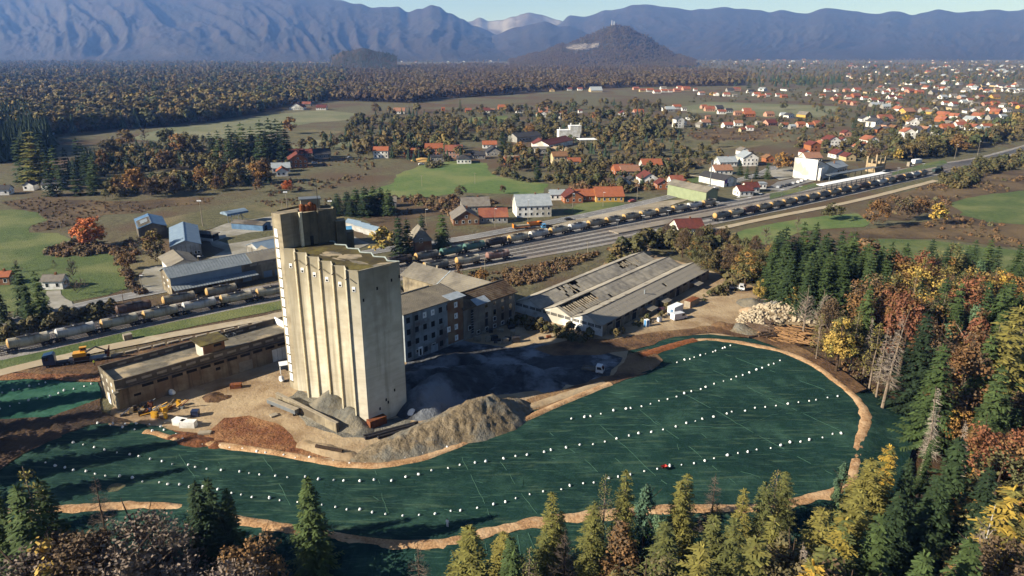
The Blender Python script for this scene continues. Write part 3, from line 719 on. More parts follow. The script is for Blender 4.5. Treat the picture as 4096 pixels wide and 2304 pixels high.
# ---- library of tree kinds: (trunk mesh, crown mesh, nominal height)
KIND = {}
def lib():
 r = random.Random(11)
 def add(key, trunk, crown, h): KIND.setdefault(key, []).append((trunk, crown, h))
 for i in range(3):
  add('spruce', trunk_mesh(20,.32, M_BARK, r), spruce_crown(20,3.7 + .3 * i, F_SPRUCE, r, 26,10, full=.96, lo=.05 + .04 * i),20)
  add('spruce_d', trunk_mesh(20,.32, M_BARK, r), spruce_crown(20,4.0 + .4 * i, F_SPRUCE_D, r, 26,10, full=.96, lo=.06),20)
 for i in range(3):
  add('larch', trunk_mesh(20,.28, M_BARKP, r), spruce_crown(20,3.3 + .3 * i, F_LARCH, r, 30,8, sl=.6, lo=.12, droop=.15, full=.86, w=.34, power=.7),20)
 add('larch_thin', trunk_mesh(20,.26, M_BARKP, r, limbs=0), twig_crown(20,3.6, F_TWIG, r, 90,2,.035, F_LARCH, 900, base=.15, conic=True),20)
 add('larch_bare', trunk_mesh(20,.26, M_BARK, r), twig_crown(20,4.2, F_TWIG, r, 120,2,.04, None, 0, base=.14, conic=True),20)
 for i in range(2):
  add('gold', trunk_mesh(20,.3, M_BARK, r), spruce_crown(20,4.0 + .6 * i, F_GOLD, r, 26,9, sl=.6, lo=.1, droop=.12, full=.85, w=.4, power=.6, tipm=F_LARCH),20)
  add('larch_big', trunk_mesh(20,.3, M_BARK, r), spruce_crown(20,4.6 + .5 * i, F_LARCH, r, 26,9, sl=.62, lo=.06, droop=.14, full=.9, w=.42, power=.6, tipm=F_LARCH),20)
  add('pine', trunk_mesh(18,.3, M_BARK, r, limbs=8), broad_crown(18,3.2, F_PINE, r, .3,44,57,.31,7, shape='cone'),18)
 for i in range(3):
  add('rust', trunk_mesh(15,.3, M_BARK, r, limbs=9, crown_r=4), broad_crown(15,4.6, F_RUST, r, .14,62,57,.31,8, F_BROWN, .3),15)
  add('brown', trunk_mesh(14,.3, M_BARK, r, limbs=9, crown_r=4), twig_crown(14,5.0, F_TWIG, r, 40,3,.035, F_BROWN, 3600, base=.1),14)
  add('olive', trunk_mesh(14,.3, M_BARK, r, limbs=9, crown_r=4), broad_crown(14,4.6, F_OLIVE, r, .1,62,54,.31,8, F_ORANGE, .2),14)
  add('orange', trunk_mesh(15,.3, M_BARK, r, limbs=9, crown_r=4), broad_crown(15,4.8, F_ORANGE, r, .12,62,57,.31,8, F_YELLOW, .25),15)
 add('rustcone', trunk_mesh(16,.3, M_BARK, r, limbs=6), broad_crown(16,4.3, F_RUST, r, .05,60,61,.31,8, F_BROWN, .3, shape='cone'),16)
 add('red', trunk_mesh(14,.3, M_BARK, r, limbs=9, crown_r=4), broad_crown(14,4.2, F_RED, r, .15,50,54,.31,7, F_RUST, .35),14)
 add('redcone', trunk_mesh(19,.3, M_BARKP, r, limbs=6), broad_crown(19,3.6, F_RED, r, .25,44,57,.31,7, F_RUST, .4, shape='cone'),19)
 add('bright', trunk_mesh(12,.3, M_BARK, r, limbs=9, crown_r=4), broad_crown(12,4.4, F_BRIGHT, r, .12,62,61,.31,8, F_RUST, .2),12)
 add('yellow', trunk_mesh(12,.25, M_BARK, r, limbs=8, crown_r=3), broad_crown(12,3.4, F_YELLOW, r, .12,46,54,.31,7, F_LARCH, .2),12)
 for i in range(2):
  add('bare', trunk_mesh(14,.3, M_BARK, r, limbs=8, crown_r=4), twig_crown(14,5.2, F_TWIG, r, 46,3,.036, F_TWIG, 1500, base=.1),14)
  add('bare_pale', trunk_mesh(17,.26, M_BARKP, r, limbs=8, crown_r=3), twig_crown(17,3.6, F_DEAD, r, 30,3,.05, None, 0, base=.3, up=.9),17)
 for i in range(2): add('dead_spruce', trunk_mesh(24,.3, M_BARKP, r, lean=.03), twig_crown(24,2.6, F_DEAD, r, 150,1,.05, None, 0, base=.25, conic=True, droop=.25),24)
 add('birch', trunk_mesh(17,.2, M_BARKB, r, limbs=7, crown_r=3), twig_crown(17,3.6, F_DEAD, r, 26,3,.04, F_OLIVE, 120, base=.35, up=.9),17)
 # simpler kinds for the middle distance (one mesh, seen at a few pixels)
 for i in range(3):
  KIND.setdefault('mid_spruce',[]).append((None, spruce_crown(20,4.2, F_SPRUCE_D, r, 16,8, sl=1.1, w=1.0, lo=.03),20))
  KIND.setdefault('mid_spruce2',[]).append((None, spruce_crown(20,3.9, F_SPRUCE, r, 16,8, sl=1.1, w=1.0, lo=.03),20))
  for key, f, f2 in (('mid_rust', F_RUST, F_BROWN),('mid_olive', F_OLIVE, F_HEDGE),('mid_orange', F_ORANGE, F_RUST),('mid_brown', F_BROWN, F_SHRUB),('mid_hedge', F_HEDGE, F_OLIVE)):
   KIND.setdefault(key, []).append((None, broad_crown(13,5.0, f, r, .03,48,26,.62,8, f2,.35),13))
 KIND.setdefault('mid_yellow',[]).append((None, broad_crown(13,4.0, F_YELLOW, r, .05,34,13,.9,7, F_LARCH, .3),13))
 KIND.setdefault('mid_larch',[]).append((None, spruce_crown(20,4.2, F_LARCH, r, 16,8, sl=1.0, w=.8, lo=.05, droop=.15, power=.7),20))
 KIND.setdefault('mid_bright',[]).append((None, broad_crown(12,4.6, F_BRIGHT, r, .04,80,34,.5,8, F_ORANGE, .12),12))
 KIND.setdefault('mid_bare',[]).append((None, twig_crown(13,5.2, F_TWIG, r, 22,3,.10, None, 0, base=.05),13))
 KIND.setdefault('mid_poplar',[]).append((None, broad_crown(20,2.4, F_OLIVE, r, .05,34,14,.9,7, F_ORANGE, .3),20))
lib()
KNAME = {'spruce': 'spruce_tree','spruce_d': 'spruce_tree','mid_spruce': 'spruce_tree','mid_spruce2': 'spruce_tree','larch': 'larch_tree','larch_thin': 'larch_tree','larch_bare': 'larch_tree','gold': 'larch_tree',
         'larch_big': 'larch_tree','mid_larch': 'larch_tree','pine': 'pine_tree','dead_spruce': 'dead_spruce','birch': 'birch_tree','mid_poplar': 'poplar_tree'}
def kname(k): return KNAME.get(k, 'bare_tree' if 'bare' in k else 'broadleaf_tree')
NTREE = [0]
def tree_at(kind, x, y, h, label, group=None, z=None, wide=1.0, lean=None, parts=True):
 vs = KIND[kind]; t, c, h0 = vs[NTREE[0] % len(vs)]; NTREE[0] += 1
 z = hz(x, y) if z is None else z; s = h / h0; rz = (NTREE[0] * 2.39996) % 6.283
 if t is None:
  o = put(kname(kind), c, None, (x, y, z - .2), rz, (s * wide, s * wide, s)); tag(o, label, 'tree', group)
 else:
  o = thing(kname(kind), label, 'tree',(x, y, z), rz, group); o.scale = (s * wide, s * wide, s)
  put('trunk', t, o); put('crown', c, o)
 if lean: o.rotation_euler = (lean[0], lean[1], rz)
 return o
def tree_px(kind, px, ptop, Y, label, group=None, wide=1.0, lean=None, hmin=4, hmax=34):
 """a tree whose top shows at (px, ptop) and which stands at ground distance Y"""
 zt = height_at(0, Y, ptop); x = px_x(px, Y, zt); z = hz(x, Y)
 return tree_at(kind, x, Y, max(hmin, min(hmax, zt - z)), label, group, z, wide, lean)
# ---------------------------------------------------------------- masses of woodland (nobody could count them)
PROTO = {}
def proto_collection(key, meshes):
 col = bpy.data.collections.new(key)
 for me in meshes:
  o = bpy.data.objects.new(key, me); col.objects.link(o)
 PROTO[key] = col
def protos():
 r = random.Random(5)
 proto_collection('mixed',[far_broad(F_MIXWOOD, r) for _ in range(4)] + [far_spruce(F_DARKWOOD, r) for _ in range(2)])
 proto_collection('brown',[far_broad(F_BROWNWOOD, r) for _ in range(5)])
 proto_collection('conifer',[far_spruce(F_DARKWOOD, r, 9,8) for _ in range(4)])
 proto_collection('scrub',[far_bush(F_SHRUB, r) for _ in range(4)])
 proto_collection('hedge',[far_bush(F_HEDGE, r) for _ in range(2)] + [far_broad(F_HEDGE, r) for _ in range(2)])
protos()
def scatter_group():
 ng = bpy.data.node_groups.new('scatter','GeometryNodeTree')
 ng.interface.new_socket('Geometry', in_out='INPUT', socket_type='NodeSocketGeometry'); ng.interface.new_socket('Collection', in_out='INPUT', socket_type='NodeSocketCollection')
 ng.interface.new_socket('Geometry', in_out='OUTPUT', socket_type='NodeSocketGeometry')
 N = ng.nodes; L = ng.links; gi = N.new('NodeGroupInput'); go = N.new('NodeGroupOutput')
 ci = N.new('GeometryNodeCollectionInfo'); ci.inputs['Separate Children'].default_value = True; ci.inputs['Reset Children'].default_value = True
 L.new(gi.outputs[1], ci.inputs[0])
 ip = N.new('GeometryNodeInstanceOnPoints'); ip.inputs['Pick Instance'].default_value = True
 def attr(n, t):
  a = N.new('GeometryNodeInputNamedAttribute'); a.data_type = t; a.inputs[0].default_value = n; return a.outputs[0]
 L.new(gi.outputs[0], ip.inputs['Points']); L.new(ci.outputs[0], ip.inputs['Instance'])
 L.new(attr('pick','INT'), ip.inputs['Instance Index']); L.new(attr('rot','FLOAT_VECTOR'), ip.inputs['Rotation']); L.new(attr('size','FLOAT_VECTOR'), ip.inputs['Scale'])
 L.new(ip.outputs[0], go.inputs[0]); return ng
SCATTER = scatter_group()
CLEAR = []          # (x, y, r): spots kept free of scattered growth (houses, masts)
def scatter(name, pts, sizes, key, seed=1):
 """one stuff object: points that carry small trees or bushes of PROTO[key]"""
 r = np.random.RandomState(seed); n = len(pts); me = bpy.data.meshes.new(name); me.from_pydata([tuple(p) for p in pts],[],[])
 k = len(PROTO[key].objects)
 a = me.attributes.new('pick','INT','POINT'); a.data.foreach_set('value', r.randint(0, k, n))
 rot = np.zeros((n, 3)); rot[:, 2] = r.rand(n) * 6.283; rot[:, :2] = r.randn(n, 2) * .05
 a = me.attributes.new('rot','FLOAT_VECTOR','POINT'); a.data.foreach_set('vector', rot.ravel())
 S = np.stack([sizes * r.uniform(.85,1.2, n), sizes * r.uniform(.85,1.2, n), sizes],1)
 a = me.attributes.new('size','FLOAT_VECTOR','POINT'); a.data.foreach_set('vector', S.ravel())
 o = put(name, me); md = o.modifiers.new('scatter','NODES'); md.node_group = SCATTER
 md[[i.identifier for i in SCATTER.interface.items_tree if i.name == 'Collection'][0]] = PROTO[key]
 return tag(o, kind='stuff')
def in_poly_np(X, Y, poly):
 ins = np.zeros(len(X), bool); j = len(poly) - 1
 for i in range(len(poly)):
  xi, yi = poly[i][0], poly[i][1]; xj, yj = poly[j][0], poly[j][1]
  if yi != yj: ins ^= ((yi > Y) != (yj > Y)) & (X < (xj - xi) * (Y - yi) / (yj - yi) + xi)
  j = i
 return ins
def growth(name, px, key, h0, h1, space=6.5, far=110, seed=1, keep=1.0, patch=None, avoid=(), zoff=0.0):
 """fill the ground outline px with trees of h0..h1 metres; spacing opens up with distance"""
 poly = GP(px); ys = [p.y for p in poly]; xs = [p.x for p in poly]; r = np.random.RandomState(seed); P = []
 y = min(ys)
 while y < max(ys):
  s = max(space, y / far); n = int((max(xs) - min(xs)) / s) + 1
  X = min(xs) + (np.arange(n) + r.rand(n)) * s; P.append(np.stack([X, y + r.rand(n) * s],1)); y += s
 P = np.concatenate(P); P = P[in_poly_np(P[:, 0], P[:, 1], poly)]
 if keep < 1: P = P[r.rand(len(P)) < keep]
 if patch:     # clumped: keep where a broad noise is high
  f = np.array([mnoise.noise(Vector((x * patch[0], yy * patch[0], seed))) for x, yy in P]); P = P[f > patch[1]]
 u = P[:, 0] / (P[:, 1] * CP + CAM_H * SP); fov = np.abs(u) < .86; P = P[fov]
 for a in avoid: P = P[~in_poly_np(P[:, 0], P[:, 1], a)]
 if CLEAR:
  C = np.array(CLEAR); ok = np.ones(len(P), bool)
  for cx, cy, cr in C: ok &= (P[:, 0] - cx) ** 2 + (P[:, 1] - cy) ** 2 > cr * cr
  P = P[ok]
 if not len(P): return None
 z = relief(P[:, 0], P[:, 1]) - .2 + zoff; pts = np.stack([P[:, 0], P[:, 1], z],1); sizes = r.uniform(h0, h1, len(P)) * r.uniform(.85,1.15, len(P))
 return scatter(name, pts, sizes, key, seed)
# ---------------------------------------------------------------- the grain silo
M_SILO = mat('silo_concrete', pc('#c6bda9',.95), pc('#b2a996',.95),.5, pc('#d0c9b6',.95),.12, stretch=(.12,.12,2.4), streak=(pc('#958a72',.6),.22), bump=.02, bscale=1.5, rough=.95, lo=.3, hi=.7)
def top_grime(m, z0, z1, col):
 nt = m.node_tree; N = nt.nodes; L = nt.links; b = N['Principled BSDF']; src = b.inputs['Base Color'].links[0].from_socket
 tc = N.new('ShaderNodeTexCoord'); sx = N.new('ShaderNodeSeparateXYZ'); L.new(tc.outputs['Object'], sx.inputs[0]); nz = N.new('ShaderNodeTexNoise'); nz.inputs['Scale'].default_value = .45; nz.inputs['Detail'].default_value = 7; L.new(tc.outputs['Object'], nz.inputs[0])
 a = N.new('ShaderNodeMath'); a.operation = 'MULTIPLY_ADD'; a.inputs[1].default_value = 16; L.new(nz.outputs['Fac'], a.inputs[0]); L.new(sx.outputs[2], a.inputs[2])
 r = N.new('ShaderNodeMapRange'); r.inputs['From Min'].default_value = z0 + 8; r.inputs['From Max'].default_value = z1 + 8; r.inputs['To Max'].default_value = .85; L.new(a.outputs[0], r.inputs['Value'])
 x = N.new('ShaderNodeMix'); x.data_type = 'RGBA'; L.new(r.outputs[0], x.inputs['Factor']); L.new(src, x.inputs[6]); x.inputs[7].default_value = (*pc(col, .7),1); L.new(x.outputs[2], b.inputs['Base Color'])
M_SILO_MID = mat('tower_concrete', pc('#a2967e',.75), pc('#877c67',.75),.5, pc('#b1a68d',.75),.12, stretch=(.25,.25,2), streak=(pc('#6f6756',.6),.5), rough=.95)
top_grime(M_SILO, 17,37,'#8f8670')
M_SILO_RIB = mat('silo_rib', pc('#d8ccb0',.95), pc('#c4b89a',.95),.8, stretch=(.5,.5,1.4), rough=.95)  # ribs and pilaster coloured lighter, for the sun striking them squarely
M_SILO_DARK = mat('silo_grime', pc('#7e755f',.6), pc('#5f594a',.6),.5, pc('#948a70',.6),.15, streak=(pc('#4c473c',.6),.6), rough=.95)
M_MOSS = mat('mossy_roof', pc('#5f5433'), pc('#453d2a'),.35, pc('#7a6f3a'),.16, bump=.1, bscale=1.2, lo3=.5, hi3=.62)
M_ROOFGREY = mat('roof_screed', pc('#8d8676'), pc('#6b6457'),.45, pc('#bba98a'),.13, lo3=.48, hi3=.58, rough=.95)
M_WHITE = mat('white_paint',(.78,.78,.76),(.66,.66,.64),1.2)
M_WHITEWALL = mat('white_render',(.72,.71,.68),(.6,.59,.56),.35, pc('#b8b2a4',.75),.1)
M_PANE = mat('window_pane',(.012,.016,.022), rough=.12, spec=.6)
M_OPEN = mat('dark_opening',(.012,.011,.010), rough=1)
M_MILKPANE = mat('milky_glass',(.74,.76,.8),(.62,.64,.68),.8, rough=.35)
M_GREYMETAL = mat('grey_metal', pc('#8f9599'), pc('#7c8286'),.7, rough=.5, metal=.3)
M_RUST = mat('rusty_metal', pc('#9a5c36'), pc('#6f4027'),1.2, rough=.9)
M_DARKMETAL = mat('dark_metal',(.02,.02,.022),(.035,.03,.028),1, rough=.6)
M_ROOFEDGE = mat('zinc_edge', pc('#b9c3bd'), pc('#98a19b'),.8, rough=.5)
def silo():
 N0 = Vector((-32.0,141.0)); H = 36.3; V2 = lambda x, y: Vector((x, y))
 bay = V2(-2.6,.5); stp = V2(-1.06,2.95); dep = V2(7.5,7.3); nb = 6
 root = thing('grain_silo','tall windowless concrete grain silo with a stepped ribbed front','silo',(N0.x, N0.y, 0))
 p = V2(0,0); front = [p.copy()]; bays = []; steps = []
 for i in range(nb):
  q = p + bay; bays.append((p.copy(), q.copy())); front.append(q.copy()); p = q
  if i < nb - 1: q = p + stp; steps.append((p.copy(), q.copy())); front.append(q.copy()); p = q
 rear = [f + dep for f in front][::-1]
 bn = V2(bay.y, -bay.x).normalized(); bn = -bn if bn.y > 0 else bn          # outward normal of a bay
 sn = V2(stp.y, -stp.x).normalized(); sn = -sn if sn.y > 0 else sn          # outward normal of a step
 bd, sdv = bay.normalized(), stp.normalized()
 mb = MB(); mb.prism(front + rear, -.6, H, M_SILO, M_MOSS); mb.build('silo_body', root)
 def plate(pa, pb, nrm, z0, z1, o0, o1, m, name, parent):
  g = MB(); a, b = pa + nrm * o0, pb + nrm * o0; c, d = pb + nrm * o1, pa + nrm * o1
  g.mesh([(v.x, v.y, z) for z in (z0, z1) for v in (a, b, c, d)],[(3,2,1,0),(4,5,6,7),(0,1,5,4),(1,2,6,5),(2,3,7,6),(3,0,4,7)], m)
  g2 = bmesh.new(); o = g.build(name, parent); g2.from_mesh(o.data); bmesh.ops.recalc_face_normals(g2, faces=g2.faces[:]); g2.to_mesh(o.data); g2.free(); return o
 for i, (a, b) in enumerate(steps):
  r = MB(); c = a - bd * .04 + bn * .02; pts = [c, c + bn * .34, a + bn * .34 + sn * .06 + bd * .18, b + sn * .06, b - sn * .1, a - sn * .1]
  r.prism(pts, -.5, H + .35, M_SILO_RIB); r.build('rib', root)
  s = MB(); q = a + bn * .3 - bd * .3; s.tube((q.x, q.y, H - 1.3),(q.x + bn.x * .9, q.y + bn.y * .9, H - 1.45),.12,.12, M_DARKMETAL, 5); s.build('spout', root)
 for i, (a, b) in enumerate(bays):
  plate(a + bd * .1, b - bd * .1, bn, H + .004, H + .24,-.42,-.02, M_SILO, 'parapet', root)
  mid = a.lerp(b, .46); w = .24
  fo = plate(mid - bd * (w + .12), mid + bd * (w + .12), bn, H - 4.4, H - 3.3,.004,.10, M_WHITE, 'window', root)
  plate(mid - bd * w, mid + bd * w, bn, H - 4.3, H - 3.85,.104,.12, M_PANE, 'pane', fo)
 e = MB(); rr = [r for r in rear]
 for a, b in zip(rr, rr[1:]): e.tube((a.x, a.y, H + .12),(b.x, b.y, H + .12),.2,.2, M_ROOFEDGE, 4)
 e.build('roof_edging', root)
 dn = V2(dep.y, -dep.x).normalized(); dd = dep.normalized()
 plate(V2(0,0) + dd * .2, dep - dd * .1, dn, H + .003, H + .2,-.35,-.03, M_SILO, 'parapet', root)
 for k, (u, v, ru, rvv, m) in enumerate([(.5,7.6,1.4,3.0, M_ROOFGREY),(10.5,6.4,2.6,3.0, M_ROOFGREY),(5.5,5,2.6,1.0, M_ROOFGREY),(16.5,5,2.6,1.8, M_ROOFGREY),(8.5,3.4,2.2,.5, M_ROOFGREY),(13.6,3.2,1.6,.9, M_ROOFGREY)]):
  base = bays[min(5, int(u / 4.2))][0].lerp(bays[min(5, int(u / 4.2))][1],.5); pts = []
  fd = V2(-.82,.57)
  for a in range(26):
   t = a * 6.283 / 26; q = 1 + .3 * mnoise.noise(Vector((math.cos(t) * 2, math.sin(t) * 2, k * 3.3)))
   c = base + dd * v + fd * (ru * q * math.cos(t)) + dd * (rvv * .8 * q * math.sin(t)); pts.append((c.x, c.y, H + .012 + .002 * k))
  g = MB(); g.face(pts, m); g.build('roof_patch', root)
 for (t, z) in ((.08, H - 6.4),(.42, H - 4.6),(.78, H - 3.6),(.98, H - 3.2),(.30,3.4),(.47,5.0),(.52,4.2),(.70,6.6)):
  c = dep * t; plate(c - dd * .2, c + dd * .2, dn, z - .35, z + .35,.003,.02, M_OPEN, 'vent_hole', root)
 # stair tower with its strip of white windows
 L0 = front[-1] + V2(-.9,.6); HT = height_at(N0.x + L0.x, N0.y + L0.y, 856); td = V2(-.78,.63).normalized(); tw = 2.2
 A, B = L0, L0 + td * tw; tn = V2(-.63,-.78).normalized()
 t = MB(); t.prism([A, B, B + V2(4.5,4.5), A + V2(4.2,2.6), front[-1] + V2(1.5,1.6), front[-1] + V2(.05,.05)],-.6, HT, M_SILO_MID, M_ROOFGREY); t.build('stair_tower', root)
 k = 16; zt = HT - 4.6; sp2 = (HT - 6.2) / (k - .3)
 for i in range(k):
  zc = zt - i * sp2; mid = A.lerp(B, .45); w = .42
  fo = plate(mid - td * (w + .16), mid + td * (w + .16), tn, zc - .98, zc + .98,.004,.10, M_WHITE, 'stair_window', root)
  plate(mid - td * w, mid + td * w, tn, zc - .82, zc + .82,.104,.12, M_MILKPANE, 'pane', fo)
  plate(mid - td * .66, mid + td * .66, tn, zc - sp2 + .99, zc - .99,.003,.03, M_SILO_DARK, 'spandrel', root)
 q = A + td * .1; 
 # machine tower on the silo roof
 P = lambda x, y: A + V2(x, y)
 m = MB(); m.prism([P(.1,.12), P(4.2,2.65), P(4.7,1.9), P(5.4,2.5), P(7.7,4.8), P(8.2,4.6), P(11.6,8.0), P(10.0,10.4), P(3.0,10.4), P(-1.2,3.6)], H - 1, HT - .3, M_SILO_DARK, M_ROOFGREY); m.build('machine_tower', root)
 g = MB(); g.prism([P(4.1,2.5), P(4.66,1.7), P(5.1,2.05), P(4.85,3.0)], H, HT - .12, M_SILO_RIB); g.build('pilaster', root)
 g = MB(); g.prism([P(11.62,6.9), P(13.6,8.4), P(12.6,11), P(10.1,9.5)], H - 4, HT - 3.4, M_SILO_DARK, M_ROOFGREY); g.prism([P(13.65,8.4), P(15.1,9.6), P(14.4,11.6), P(12.7,11.0)], H - 6, HT - 6.4, M_SILO_DARK, M_ROOFGREY); g.build('tower_annex', root)
 plate(P(6.2,3.3), P(6.8,3.9), V2(.707,-.707), H, H + 2.2,.003,.05, M_OPEN, 'roof_door', root)
 g = MB()
 for a, b in ((P(-1.0,3.2), P(3.0,9.6)),(P(3.0,9.6), P(10.0,9.2)),(P(10.0,9.2), P(11.4,6.9))): g.tube((a.x, a.y, HT - .2),(b.x, b.y, HT - .2),.32,.32, M_SILO_DARK, 4)
 g.build('tower_parapet', root)
 c = P(5.6,7.8); g = MB(); g.box(c.x - 2.2, c.x + 2.2, c.y - 1.3, c.y + 1.3, HT - .3, HT + 2.0, M_SILO, rot=.35, piv=(c.x, c.y)); g.box(c.x - 2.5, c.x + 2.5, c.y - 1.6, c.y + 1.6, HT + 2.0, HT + 2.25, M_GREYMETAL, rot=.35, piv=(c.x, c.y)); g.build('penthouse', root)
 for (x, y, rr_, hh) in ((4.6,4.2,.6,1.2),(5.6,4.6,.62,1.0),(6.4,5.2,.6,1.5),(7.2,5.4,.5,1.0)):
  c = P(x, y); g = MB(); g.tube((c.x, c.y, HT - .31),(c.x, c.y, HT + hh), rr_, rr_, M_RUST, 10); g.tube((c.x, c.y, HT + hh),(c.x, c.y, HT + hh + .3), rr_, .1, M_RUST, 10); g.build('rusty_cowl', root)
 c = P(8.2,5.0); g = MB(); g.tube((c.x, c.y, HT - .31),(c.x, c.y, HT + 7.5),.1,.05, M_DARKMETAL, 5); g.build('antenna', root)
 return root
SILO = silo()
# ---------------------------------------------------------------- frames for buildings
class Frame:
 """local axes: x from A to B, y to the left of it (away from the camera), origin A"""
 def __init__(s, A, B):
  s.A = Vector((A[0], A[1],0)); d = Vector((B[0] - A[0], B[1] - A[1],0)); s.L = d.length; s.x = d.normalized(); s.y = Vector((-s.x.y, s.x.x, 0)); s.rz = math.atan2(s.x.y, s.x.x)
 def loc(s, p): q = Vector((p[0], p[1],0)) - s.A; return q.dot(s.x), q.dot(s.y)
 def world(s, x, y): return s.A + s.x * x + s.y * y
def win(parent, mb_side, a, b, z0, z1, frame_m, pane_m, out=.05, name='window', fr=.1):
 """a window on a wall: side ('x' wall at x=const c, outward sign) given as (axis, c, sign); a..b along the wall"""
 axis, c, sg = mb_side
 f = MB(); lo, hi = sorted((c + sg * .004, c + sg * out)); lo2, hi2 = sorted((c + sg * out, c + sg * (out + .012)))
 if axis == 'y': f.box(a - fr, b + fr, lo, hi, z0 - fr, z1 + fr, frame_m)
 else: f.box(lo, hi, a - fr, b + fr, z0 - fr, z1 + fr, frame_m)
 fo = f.build(name, parent)
 g = MB()
 if axis == 'y': g.box(a, b, lo2, hi2, z0, z1, pane_m)
 else: g.box(lo2, hi2, a, b, z0, z1, pane_m)
 g.build('pane', fo)
 return fo
def opening(parent, side, a, b, z0, z1, m, name='opening', out=.02):
 axis, c, sg = side; g = MB(); lo, hi = sorted((c + sg * .004, c + sg * out))
 if axis == 'y': g.box(a, b, lo, hi, z0, z1, m)
 else: g.box(lo, hi, a, b, z0, z1, m)
 return g.build(name, parent)
M_PLASTER_OLD = mat('old_plaster', pc('#b09c7e'), pc('#8d7a60'),.5, pc('#8a7258'),.18, streak=(pc('#55493a'),.7), rough=1)
M_PLASTER_LIT = mat('grey_plaster', pc('#b3a58a'), pc('#988b73'),.5, pc('#6d6353'),.12, streak=(pc('#6f6656'),.6), rough=1)
M_PARAPET = mat('parapet_concrete', pc('#7a6f60'), pc('#5f564a'),.6, rough=1)
M_BRICKWALL = mat('brick_wall', pc('#9a6a4c'), pc('#7c523a'),.8, pc('#a58a6c'),.2, rough=1)
M_PALEBLOCK = mat('pale_block', pc('#b5a995'), pc('#9c917f'),1, rough=1)
M_BLUEPLASTER = mat('blue_grey_plaster', pc('#aeb6ba'), pc('#8d969a'),.35, pc('#7c726e'),.13, streak=(pc('#6a6c6c'),.5), rough=1, lo3=.5, hi3=.6)
M_GREYPLASTER = mat('beige_grey_plaster', pc('#a59d90'), pc('#8b8478'),.35, pc('#6f675c'),.12, streak=(pc('#5c564d'),.5), rough=1)
M_OLDTILE = mat('old_roof_tiles', pc('#6f5843'), pc('#4c3c2f'),.9, pc('#7c6c58'),.3, rough=1, bump=.08, bscale=3)
M_ETERNIT = mat('cement_sheet', pc('#a39c8f',.7), pc('#857f74',.68),.5, pc('#b3aa98',.7),.12, rough=1, bump=.05, bscale=2, island=.14)
M_ETERNIT2 = mat('cement_roof', pc('#8d867a'), pc('#736d63'),.35, pc('#9a9282'),.12, rough=1, bump=.06, bscale=1.5)
M_DARKROOF = mat('dark_sheet_roof', pc('#4f4a44'), pc('#3a3733'),.5, pc('#6b6459'),.2, rough=1, bump=.05, bscale=2)
M_BITUMEN = mat('bitumen_vault', pc('#6c6352'), pc('#4d463b'),.5, pc('#8d836c'),.16, rough=1)
M_TIN = mat('new_tin', pc('#c9d2d8'), pc('#aab4ba'),.8, rough=.4, metal=.2)
M_WOODBEAM = mat('roof_timber', pc('#c3b6a0'), pc('#94876f'),1.5, rough=1)
